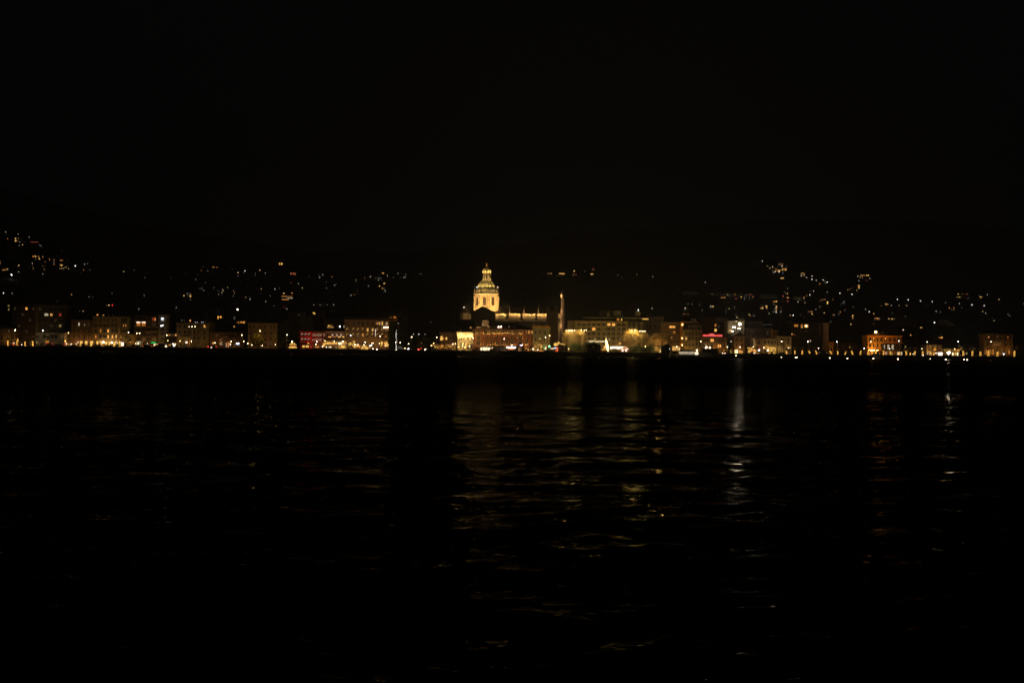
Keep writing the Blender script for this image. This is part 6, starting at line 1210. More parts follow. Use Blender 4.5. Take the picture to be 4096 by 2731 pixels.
t = thing('lit_column', 'short pale lit post beside the dark ticket kiosk', 'notice column', P(2066, 1411, 546), px=2066); t.location.z = GZ; m = MB(); q0, q1 = P(2064.8, 1411, 546), P(2067.2, 1402, 546); m.box(q0.x, q1.x, 546, 546.3, GZ, q1.z); m.build('panel', G['O'], t); m = MB(); m.box(q0.x-.1, q1.x+.1, 546.01, 546.4, q1.z, q1.z+.2); m.build('cap', DARKMETAL, t)
t = thing('parasol', 'big dim parasol over glowing cafe tables by the olive corner house', 'parasol', P(2156, 1410, 547), px=2156); t.location.z = GZ; c = P(2156, 1392, 547); m = MB(); m.rings((c.x, 547, 0), [(17*K(547), P(2156, 1395, 547).z), (9*K(547), c.z-.05), (.1, c.z+.35)], 12); m.build('canopy', wm('orange'), t); m = MB(); m.tube((c.x, 547, GZ), (c.x, 547, c.z), .07, .06); m.build('pole', DARKMETAL, t)
for x, y, r, g in ((2132.6, 1394.4, .55, 'W'), (2135, 1398, .3, 'Y'), (2151, 1397, .4, 'P'), (2159.5, 1403, .34, 'O'), (2144, 1402, .34, 'O'), (2166, 1402, .34, 'O'), (2173, 1401, .25, 'O'), (2150, 1403, .24, 'r'), (2155, 1405, .24, 'O'), (2140, 1399, .2, 'O'), (2162, 1399, .22, 'O'), (2169, 1405, .22, 'r')): globe(t, x, y, 545.4, r, G[g], 'table_lamp')
pt(P(2152, 1398, 543.5), (1, .55, .18), 90)
t = thing('shop_parade', 'row of small shop lights between parasol and stone tower', 'lights', P(2205, 1406, 549), px=2205); t.location.z = GZ
m = MB(); q0, q1 = P(2178, 1406, 549.5), P(2234, 1388, 549.5); m.box(q0.x, q1.x, 549.5, 552, GZ, q1.z); m.build('wall', wm('darkbrown'), t)
for x, y, w_, h_, g in ((2197.5, 1383.5, 5, 7, 'N'), (2209, 1392.4, 14, 2, 'P'), (2202, 1394, 4, 4, 'r'), (2221.6, 1390, 8, 3.4, 'b'), (2230, 1391, 4, 5, 'R'), (2183, 1390, 5, 5, 'W'), (2182.5, 1396, 3.4, 3.4, 'W'), (2178, 1393, 3, 2, 'W'), (2227, 1401, 8, 5, 'R'), (2228, 1396, 2, 12, 'O')):
    q = P(x, y, 549.3); m = MB(); ww, hh = w_*K(549)/2, h_*K(549)/2; m.box(q.x-ww, q.x+ww, 549.3, 549.45, q.z-hh, q.z+hh); m.build('sign_panel', {'b': glow('sign_lilac', (.6, .6, 1), 3)}.get(g) or G[g], t)
globe(t, 2197.5, 1383.5, 549, .36, LAMP['g'])
# Christmas market
Y = 543; t = thing('christmas_spire', 'tall tapering Christmas tree of white-gold lights with a star on top', 'Christmas tree', P(2429, 1405, Y), px=2429); t.location.z = GZ; k = K(Y)
def axis(s): return P(2432-8*s, 1404-50*s, Y)
m = MB(); m.tube(axis(0)-Vector((0, 0, .3)), axis(.96), .2, .06); m.build('trunk', DARKMETAL, t); m = MB(); prof = [(0, 1.6), (.08, 2.2), (.2, 3.2), (.34, 4.2), (.5, 4.4), (.7, 3.4), (.86, 2.5), (.96, 1.4)]
for (s0, w0), (s1, w1) in zip(prof, prof[1:]):
    for q in range(12):
        a0, a1 = q*math.pi/6, (q+1)*math.pi/6; A, B = axis(s0), axis(s1); f = lambda C, w_, a: C+Vector((math.cos(a)*w_*k, math.sin(a)*w_*k, 0)); m.face([f(A, w0, a0), f(A, w0, a1), f(B, w1, a1), f(B, w1, a0)])
m.build('branch_cone', plain('tree_mesh', (.5, .42, .2), .8), t); m = MB(); rng = random.Random(44)
for i in range(340):
    s = rng.random()**.9*.95
    for (s0, w0), (s1, w1) in zip(prof, prof[1:]):
        if s0 <= s <= s1: w_ = w0+(w1-w0)*(s-s0)/(s1-s0); break
    a = rng.uniform(0, 6.28); C = axis(s); m.ball(C+Vector((math.cos(a)*w_*k*1.05, math.sin(a)*w_*k*1.05, 0)), .11, 0, 5, 3)
m.build('bulb_net', glow('tree_bulb', (1, .80, .38), 6), t); m = MB(); c = P(2424, 1351.5, Y); st = []
for i in range(10): r = .62 if i % 2 == 0 else .27; a = math.pi/2+i*math.pi/5; st.append((c.x+r*math.cos(a), c.z+r*math.sin(a)))
m.prism(st, Y-.08, Y+.08); m.build('star', G['Y'], t); pt(P(2428, 1380, Y-2.5), (1, .8, .4), 160); wash(2424, 1372, HB, 4, .25, WRM)
t = thing('light_sculpture', 'rounded golden glowing ornament at the foot of the Christmas spire', 'light display', P(2420, 1396, 544), px=2420); t.location.z = GZ; m = MB(); c = P(2419.5, 1387, 544); m.ball(c, 5*K(544), 0, 12, 8); m.build('globe', G['Y'], t); m = MB(); m.rings((c.x, 544, GZ), [(.5, 0), (.4, c.z-GZ-.5)], 8); m.build('foot', wm('brown'), t)
def stall(px0, px1, pyr, pye, pyb, Y, label, wallm, roofm, lit=None, trim=None, cols=2):
    t = thing('market_stall', label, 'market stall', P((px0+px1)/2, pyb, Y), 'Christmas market stalls', (px0+px1)/2); t.location.z = GZ; a, b_ = P(px0, pye, Y), P(px1, pye, Y); zr = P((px0+px1)/2, pyr, Y).z
    m = MB(); m.box(a.x, b_.x, Y+2, Y+2.2, GZ, a.z); m.box(a.x, a.x+.15, Y, Y+2, GZ, a.z); m.box(b_.x-.15, b_.x, Y, Y+2, GZ, a.z); m.box(a.x+.15, b_.x-.15, Y, Y+.2, GZ, GZ+1.0); m.build('wall', wallm, t)
    m = MB(); m.prism([(a.x-.35, a.z), (b_.x+.35, a.z), ((a.x+b_.x)/2, zr)], Y-.4, Y+2.5); m.build('roof', roofm, t)
    if lit: m = MB(); m.box(a.x+.3, b_.x-.3, Y+1.9, Y+1.96, GZ+1.05, a.z-.1); m.build('lit_panel', lit, t)
    if trim: n = int((px1-px0)/1.6); bulbs(t, [(px0+(px1-px0)*i/n, pye) for i in range(n+1)]+[(px0+(px1-px0)/2*i/n*2, pyr+(pye-pyr)*abs(1-2*i/n)) for i in range(n+1)], Y-.45, .13, trim)
    return t
stall(2409, 2428, 1391.5, 1397, 1414, 541, 'open wooden booth outlined in warm light beside the black pavilion', wm('orange'), wm('brown'), G['o'], G['Y']); wash(2418, 1400, 541, 2, .8, (1, .6, .2))
t = thing('ice_rink_tent', 'long glaring white market tent between the Christmas spire and red stall', 'tent', P(2471, 1405, 548), px=2471); t.location.z = GZ; a, b_ = P(2443, 1393, 548), P(2499, 1385, 548); m = MB(); m.box(a.x, b_.x, 548, 552, a.z, b_.z); m.build('wall', glow('tent_glow', (1, .90, .76), 2.2, .4, True), t); m = MB(); m.prism([(a.x-.3, b_.z), (b_.x+.3, b_.z), ((a.x+b_.x)/2, b_.z+.8)], 547.6, 552.4); m.build('roof', wm('white'), t); m = MB()
for x in (2444, 2462, 2480, 2498): q = P(x, 1393, 548); m.box(q.x-.1, q.x+.1, 548, 548.2, GZ, q.z)
m.build('post', DARKMETAL, t)
stall(2483, 2514, 1384.5, 1394.5, 1406, 544, 'red-walled stall with a peaked red roof and white light strings', wm('red'), wm('red'), None, G['W']); 
for x in (2490, 2504): q = P(x, 1400, 543.9); add(winmesh(7*K(544), 7*K(544), 'm', 'P'), 'window', THINGS[-1][0], q)
m = MB(); q0, q1 = P(2483, 1406, 543.95), P(2514, 1396, 543.95); m.box(q0.x, q1.x, 543.93, 544.02, GZ+.2, q1.z); m.build('front_panel', wm('red'), THINGS[-1][0]); wash(2498, 1397, 544, 3, 1.6, (1, .72, .5))
stall(2436, 2482, 1392, 1396, 1408, 546, 'long low stall hung with green garland and a gold light string', wm('darkbrown'), wm('brown'), G['i'], G['Y'])
bush(2458, 1397, 1408, 17, 544, 'dark planted hedge in front of the long low stall', 16, 500, 'hedge', 'hedge'); bulbs(THINGS[-1][0], [(2447, 1402), (2457, 1404), (2470, 1400), (2476, 1403), (2440, 1399), (2452, 1398)], 542, .15, G['Y'])
for px, py, r, lb in ((2478.7, 1372, .62, 'big round yellow paper lantern hanging before the cream hotel'), (2479.4, 1355, .35, 'small yellow lantern hung above the big round one')):
    c = P(px, py, 556); t = thing('paper_lantern', lb, 'lantern', c, px=px); m = MB(); m.ball(c, r, 0, 12, 8); m.build('globe', G['e'] if r < .5 else G['y'], t); m = MB(); m.tube(c, c+Vector((0, 0, 1.6)), .02, .02, 4); m.tube(c+Vector((0, 0, 1.6)), c+Vector((0, 17.4, 2.2)), .02, .02, 4); m.build('cord', DARKMETAL, t)
# black pavilion with flagpole
BLK = plain('black_paint', (.012, .012, .012), .7); Y = 539
t = thing('pavilion', 'black lakeside pavilion in silhouette with cupola and flagpole', 'pavilion', P(2373, 1416, Y), px=2373); t.location.z = GZ-.2; a, b_ = P(2344, 1416, Y), P(2403, 1378, Y)
m = MB(); m.box(a.x, b_.x, Y, Y+8, GZ-.2, b_.z); m.build('wall', BLK, t); m = MB(); z = b_.z; e = .8
cx = (a.x+b_.x)/2; m.prism([(a.x-e, z), (b_.x+e, z), (b_.x-2, z+.55), (cx+1.4, z+.95), (cx-1.4, z+.95), (a.x+2, z+.6)], Y-.6, Y+8.6); m.build('roof', BLK, t)
c = P(2376, 1373, Y+3); m = MB(); m.rings((c.x, Y+3, 0), [(.75, z+.8), (.75, c.z+.4), (.9, c.z+.45), (.25, c.z+1.1), (.1, c.z+1.4)], 8); m.build('cupola', BLK, t); m = MB(); top = P(2376, 1342, Y+3); m.tube((c.x, Y+3, c.z+1), (c.x, Y+3, top.z), .06, .03); m.build('flagpole', BLK, t)
for x in (2352, 2362, 2383, 2393): q = P(x, 1395, Y); add(winmesh(.9, 2.0, 'r', 'D'), 'window', t, (q.x, Y-.01, q.z))
for x, y, w_, h_, g in ((2373, 1385.6, 3, 5, 'd'), (2403+.5, 1386, 2.4, 5, 'd'), (2391, 1402, 2, 2, 'q'), (2347, 1400, 3, 8, 'i')): q = P(x, y, Y); add(winmesh(w_*K(Y), h_*K(Y), 'r', g), 'window', t, (q.x, Y-.03, q.z))
for px0, px1, py0, py1, lb, extra in ((2644, 2684, 1383, 1416, 'black boxy lakeside kiosk with a raised roof block', (2657, 2680, 1376)), (2810, 2873, 1393, 1420, 'wide black boathouse in front of the red neon hotel', None)):
    Yk = 539; a, b_ = P(px0, py1, Yk), P(px1, py0, Yk); t = thing('boathouse', lb, 'boathouse', ((a.x+b_.x)/2, Yk, GZ-.3), px=(px0+px1)/2); m = MB(); m.box(a.x, b_.x, Yk, Yk+6, GZ-.3, b_.z); m.build('wall', BLK, t); m = MB(); m.box(a.x-.4, b_.x+.4, Yk-.4, Yk+6.4, b_.z, b_.z+.2); m.build('roof', BLK, t)
    if extra: q0, q1 = P(extra[0], extra[2], Yk+1), P(extra[1], extra[2], Yk+1); m = MB(); m.box(q0.x, q1.x, Yk+1, Yk+5, b_.z+.2, q0.z); m.build('roof_block', BLK, t); q = P(2678, 1393.5, Yk); add(winmesh(.3, .3, 'n', 'C'), 'window', t, (q.x, Yk-.02, q.z))
    else:
        for x, y, w_, h_, g in ((2816, 1411, 4, 5, 'i'), (2822, 1411, 3, 5, 'k'), (2844, 1413, 4, 6, 'q'), (2830, 1411, 3, 4, 'i'), (2860, 1411, 4, 6, 'D')): q = P(x, y, Yk); add(winmesh(w_*K(Yk), h_*K(Yk), 'r', g), 'window', t, (q.x, Yk-.02, q.z))
# pale landing stage
t = thing('landing_stage', 'pale green landing-stage shelter on thin posts by the dome-shaped evergreen', 'landing stage', P(2603, 1422, 536), px=2603); Y = 536.5; a, b_ = P(2592, 1403.5, Y), P(2606, 1402, Y); m = MB(); m.box(a.x, b_.x, Y, Y+2.6, a.z, a.z+.2); m.build('roof', wm('white'), t); m = MB()
for x in (2592.5, 2605.5): q = P(x, 1404, Y); m.box(q.x-.06, q.x+.06, Y+.1, Y+.2, GZ, q.z); m.box(q.x-.06, q.x+.06, Y+2.3, Y+2.4, GZ, q.z)
m.build('post', METAL, t); m = MB(); q0, q1 = P(2599, 1421, 534), P(2612, 1412, 534)
for zz in (q0.z, q1.z): m.box(q0.x, q1.x, 533.9, 534.0, zz-.06, zz+.06)
for xx in (q0.x, q1.x): m.box(xx-.06, xx+.06, 533.9, 534.0, q0.z, q1.z)
m.build('gangway_frame', METAL, t); wash(2600, 1400, Y, 3, .4, (.95, 1, .75))
# ---------------------------------------------------------------- amber garland trees near the cafe
rng = random.Random(55)
bulb_cluster(2990, 'amber tree under a zigzag light garland, nearest the blazing ground floor', cloud(2997, 1404, 6, 6, 40)+[(2990+i*1.05, 1392-2.6*abs((i % 4)-2)+2) for i in range(18)], 548, .17, G['Y']); bulb_cluster(3006, 'amber tree between the zigzag garland and the cafe corner', cloud(3007, 1398, 5, 7, 34), 549, .17, G['O']); bulb_cluster(3019, 'low amber tree with a bright pinkish lamp at its foot', cloud(3019, 1402, 6, 5, 40)+cloud(3018, 1411, 4, 2, 8), 547, .17, G['O']); globe(THINGS[-1][0], 3018, 1411.5, 545, .42, G['P'])
for i in range(6): bulbs(THINGS[-1][0], [(3024+rng.uniform(0, 18), 1409+rng.uniform(0, 6))], 546, .14, G['Y'])
# ---------------------------------------------------------------- cars
def car_proto(kind):
    m = MB(); L_, W_ = 4.2, 1.7
    body = [(-2.1, .35), (2.1, .35), (2.12, .75), (1.95, .92), (1.1, .98), (.55, 1.42), (-1.1, 1.45), (-1.75, 1.0), (-2.08, .9), (-2.12, .6)]
    if kind == 'van': body = [(-2.3, .35), (2.3, .35), (2.32, .9), (1.9, 1.25), (1.4, 2.0), (-2.2, 2.05), (-2.3, 1.9)]
    m.prism(body, -W_/2, W_/2); parts = [('body', m, None)]
    m = MB()
    if kind == 'van': m.prism([(1.75, 1.28), (1.38, 1.85), (.2, 1.85), (.2, 1.28)][::-1], -W_/2-.012, -W_/2-.004)
    else: m.prism([(.95, 1.0), (.5, 1.36), (-1.02, 1.38), (-1.5, 1.02)][::-1], -W_/2-.012, -W_/2-.004)
    parts.append(('side_window', m, DARKGLASS))
    for x in (-1.35, 1.35):
        for y in (-W_/2+.1, W_/2-.1): m = MB(); m.rings((0, 0, 0), [(.32, -.1), (.32, .1)], 12); m.v = [(a+x, c+y, b_+.32) for a, b_, c in m.v]; parts.append(('wheel', m, plain('tyre', (.02, .02, .02), .9)))
    return parts
PROTO = {k: car_proto(k) for k in ('car', 'van')}
def car(px, kind, paint, label, lights, Y=543.5, flip=False):
    p = P(px, 1400, Y); t = thing('parked_car' if kind == 'car' else 'parked_van', label, kind, (p.x, Y, GZ), 'vehicles on the lakeside road', px)
    for nm, m, mat in PROTO[kind]:
        o = bpy.data.objects.new(nm, m.mesh(nm, [mat or paint])); COL.objects.link(o); o.parent = t
        if flip: o.scale.x = -1
    for side, g, r in lights:
        m = MB(); x = (2.12 if side == 'f' else -2.13)*(-1 if flip else 1); m.ball((x, -.72, .72), r, 0, 6, 4); o = bpy.data.objects.new('headlight' if side == 'f' else 'tail_light', m.mesh('light', [G[g]])); COL.objects.link(o); o.parent = t
PAI = [plain('paint_'+n, c, .3) for n, c in (('silver', (.4, .4, .42)), ('dark', (.03, .03, .04)), ('red', (.3, .03, .03)), ('white', (.7, .7, .7)))]
car(590, 'car', PAI[1], 'dark car with two red tail lights before the balcony block', [('b', 'R', .2), ('f', 'R', .14)]); car(632, 'car', PAI[0], 'silver car with one red tail light passing the pharmacy sign', [('b', 'R', .2)]); car(650, 'van', PAI[0], 'silver van with a dazzling headlight at the white-lit stair tower', [('f', 'W', .55), ('b', 'R', .1)], 541.5)
car(850, 'car', PAI[2], 'red car with bright brake lights before the low dark hall', [('b', 'R', .34), ('f', 'R', .26)], 541); globe(THINGS[-1][0], 845, 1388, 539.9, .3, G['P'], 'reversing_light') 
car(1611, 'van', PAI[3], 'white van glinting among the dark park trees', [('f', 'w', .16)]); car(1690, 'car', PAI[1], 'dark car facing a red lamp in the dark lakeside park', [('f', 'W', .2), ('b', 'R', .16)]); car(540, 'car', PAI[1], 'black car parked before the small yellow house', [('b', 'r', .1)]); car(200, 'car', PAI[0], 'silver car parked under the pale terrace of the olive block', [('f', 'q', .1)]); car(235, 'car', PAI[1], 'black car parked at the end of the pale terrace', [('b', 'r', .1)]); car(3290, 'car', PAI[0], 'silver car with white lamps on the road below the narrow tower', [('f', 'W', .16), ('b', 'w', .14)]); car(1985, 'car', PAI[0], 'silver car with an orange tail light under the palazzo awning', [('b', 'R', .2)], 551); car(2000, 'car', PAI[3], 'white car parked behind the silver one under the palazzo awning', [('f', 'q', .1)], 554)
# ---------------------------------------------------------------- boats
def hull(m, L_, W_, H_, bow=.35):
    prof = [(-L_/2, H_*.9), (-L_/2+.25, -.35), (L_/2-L_*bow*.5, -.35), (L_/2, H_*1.15)]; n = len(prof); sec = 9; i0 = len(m.v)
    for s in range(sec):
        t_ = s/(sec-1); x = -L_/2+L_*t_; wd = W_/2*(1 if t_ < 1-bow else math.sqrt(max(.0004, 1-((t_-1+bow)/bow)**2))); zt = H_*(.92+.28*max(0, t_-.5))
        m.v += [(x, -wd, zt), (x-(.2 if t_ > .9 else 0), -wd*.7, -.3), (x-(.2 if t_ > .9 else 0), wd*.7, -.3), (x, wd, zt)]
    for s in range(sec-1):
        for q in range(3): a = i0+s*4+q; m.f.append((a, a+4, a+5, a+1)); m.m.append(0)
        m.f.append((i0+s*4+3, i0+s*4+7, i0+s*4+4, i0+s*4)); m.m.append(0)
    m.f.append((i0, i0+1, i0+2, i0+3)); m.m.append(0); e = i0+(sec-1)*4; m.f.append((e+3, e+2, e+1, e)); m.m.append(0)
def boat(px, py, Y, L_, label, cat, lit=False, name='moored_boat'):
    p = P(px, py, Y); t = thing(name, label, cat, (p.x, Y, 0), 'boats at the quay', px); W_ = L_*.24; H_ = 1.0 if not lit else 1.2; wht = wm('white') if lit else wm('grey')
    def part(nm, m, mat): o = bpy.data.objects.new(nm, m.mesh(nm, [mat])); COL.objects.link(o); o.parent = t; return o
    m = MB(); hull(m, L_, W_, H_); part('hull', m, wht)
    m = MB(); a, b_ = -L_*.42, L_*(.28 if lit else .12); hc = 2.3 if lit else 1.7; m.box(a, b_, -W_*.40, W_*.40, H_*.95, H_*.95+hc); cb = part('cabin', m, wht)
    m = MB(); m.box(a-.2, b_+.3, -W_*.44, W_*.44, H_*.95+hc+.004, H_*.95+hc+.14); part('roof', m, wht)
    n = 10 if lit else 4
    for i in range(n):
        x = a+(b_-a)*(i+.5)/n; m = MB(); ww = (b_-a)/n*.36; m.box(x-ww, x+ww, -W_*.40-.03, -W_*.40-.004, H_*.95+.75, H_*.95+1.6); part('window', m, G['w'] if lit else DARKGLASS)
    if lit:
        m = MB(); m.box(a, b_, -W_*.44-.05, -W_*.44-.01, H_*.95+.18, H_*.95+.42); part('light_strip', m, G['w'])
        m = MB(); m.rings((L_*.36, 0, H_*1.02), [(W_*.34, 0), (W_*.3, .9), (W_*.2, 1.3), (.1, 1.45)], 12); part('bow_cabin', m, G['W'])
        m = MB(); m.ball((b_+1.0, -.6, H_+2.4), .28, 0, 8, 5); part('bow_lamp', m, LAMP['w'])
    else:
        m = MB(); m.tube((b_*.2, 0, H_+1.7), (b_*.2, 0, H_+3.4), .04, .03); part('mast', m, METAL); m = MB(); m.box(L_*.2, L_*.34, -W_*.2, W_*.2, H_*.95, H_*.95+.6); part('hatch', m, wht)
    return t
boat(2753, 1418, 529, 12.2, 'white lit ferry with a bright bow moored by the black boathouse', 'ferry', True, 'ferry')
boat(1905, 1412, 529, 5.6, 'grey motor cruiser moored left of the glaring white kiosk', 'boat'); boat(1980, 1412, 529, 7.2, 'longer grey motor cruiser moored right of the glaring white kiosk', 'boat'); boat(2192, 1414, 529, 5.2, 'small grey cruiser moored below the green shop light', 'boat'); boat(2700, 1416, 531, 5.5, 'dark cruiser moored astern of the lit ferry', 'boat'); boat(1320, 1402, 529, 9, 'long black launch moored before the garlanded arcade', 'boat'); boat(3508, 1432, 514, 4.6, 'small grey boat afloat off the orange villa', 'boat')
wash(1980, 1402, 528, 5, .10, WRM); wash(1905, 1402, 528, 4, .10, WRM); wash(3508, 1428, 512, 3, .08, WRM)
t = thing('ledge', 'long low pontoon added for the bright reflection line before the brick palazzo', 'ledge', P(1915, 1420, 522), px=1915); a, b_ = P(1822, 1420, 522), P(2012, 1422, 522); t.location = ((a.x+b_.x)/2, 522, 0); m = MB(); m.box(a.x, b_.x, 521.5, 523.6, -.2, .38); m.build('deck', wm('white'), t); m = MB()  # white ledge added in place of a reflection on the quay step
for i in range(8): x = a.x+1+(b_.x-a.x-2)*i/7; m.tube((x, 523.8, -1), (x, 523.8, 1.3), .12, .12)
m.build('pile', DARKMETAL, t)
# ---------------------------------------------------------------- crane over the roofs
CYY = 700.0; ck2 = K(CYY); CRW = plain('crane_white', (.62, .60, .56), .6); CRR = plain('crane_red', (.07, .008, .006), .6)
b0 = P(3124, 1300, CYY); t = thing('tower_crane', 'tall tower crane with a striped lattice jib and pale counterweight', 'crane', (b0.x, CYY, GZ), px=3000)
def cpt(px, py, dy=0): q = P(px, py, CYY); return Vector((q.x, CYY+dy, q.z))
def lattice(m, px0, y0t, y0b, px1, y1t, y1b, n, dep=1.3, r=.075):
    for dy in (-dep/2, dep/2): m.tube(cpt(px0, y0b, dy), cpt(px1, y1b, dy), r*1.2, r*1.2, 4)
    m.tube(cpt(px0, y0t), cpt(px1, y1t), r*1.2, r*1.2, 4)
    for i in range(n):
        s0, s1, sm = i/n, (i+1)/n, (i+.5)/n; L = lambda a, b_, s: a+(b_-a)*s
        for dy in (-dep/2, dep/2): m.tube(cpt(L(px0, px1, s0), L(y0b, y1b, s0), dy), cpt(L(px0, px1, sm), L(y0t, y1t, sm)), r, r, 4); m.tube(cpt(L(px0, px1, sm), L(y0t, y1t, sm)), cpt(L(px0, px1, s1), L(y0b, y1b, s1), dy), r, r, 4)
        m.tube(cpt(L(px0, px1, s0), L(y0b, y1b, s0), -dep/2), cpt(L(px0, px1, s0), L(y0b, y1b, s0), dep/2), r, r, 4)
J = lambda x: (1164+(x-2733)*.0400, 1172+(x-2733)*.0545)
for x0, x1, mt, n in ((2733, 2791, CRW, 5), (2791, 2859, CRR, 6), (2859, 2972, CRW, 9), (2972, 3040, CRR, 6), (3040, 3108, CRW, 6)):
    m = MB(); lattice(m, x0, *J(x0), x1, *J(x1), n); m.build('jib', mt, t)
m = MB(); lattice(m, 3110, 1190, 1194, 3172, 1190, 1195, 6); m.build('counter_jib', CRR, t); m = MB(); q0, q1 = cpt(3173, 1197), cpt(3204, 1187); m.box(q0.x, q1.x, CYY-.9, CYY+.9, q0.z, q1.z); q2, q3 = cpt(3187, 1203), cpt(3204, 1197); m.box(q2.x, q3.x, CYY-.85, CYY+.85, q2.z, q3.z-.01); m.build('counterweight', wm('beige'), t)
m = MB(); zb, zt = GZ, cpt(3124, 1192).z; ww = .9
for dx in (-ww, ww):
    for dy in (-ww, ww): m.tube((b0.x+dx, CYY+dy, zb), (b0.x+dx, CYY+dy, zt), .1, .1, 4)
n = 26
for i in range(n):
    z0, z1 = zb+(zt-zb)*i/n, zb+(zt-zb)*(i+1)/n; m.tube((b0.x-ww, CYY-ww, z0), (b0.x+ww, CYY-ww, z1), .06, .06, 4); m.tube((b0.x+ww, CYY+ww, z0), (b0.x-ww, CYY+ww, z1), .06, .06, 4)
m.build('mast', CRR, t); m = MB(); m.box(b0.x-.9, b0.x+.9, CYY-1.9, CYY-1.0, zt-2.2, zt-.2); m.build('cab', wm('darkgrey'), t); m = MB(); m.tube((b0.x, CYY, zt), cpt(3124, 1174), .14, .08); m.build('apex', CRR, t)
wash(2760, 1185, CYY, 22, .24, (1, 1, .9)); wash(2920, 1200, CYY, 22, .26, (1, 1, .9)); wash(3070, 1205, CYY, 22, .26, (1, 1, .9)); wash(3190, 1205, CYY, 14, .30, (1, 1, .85))

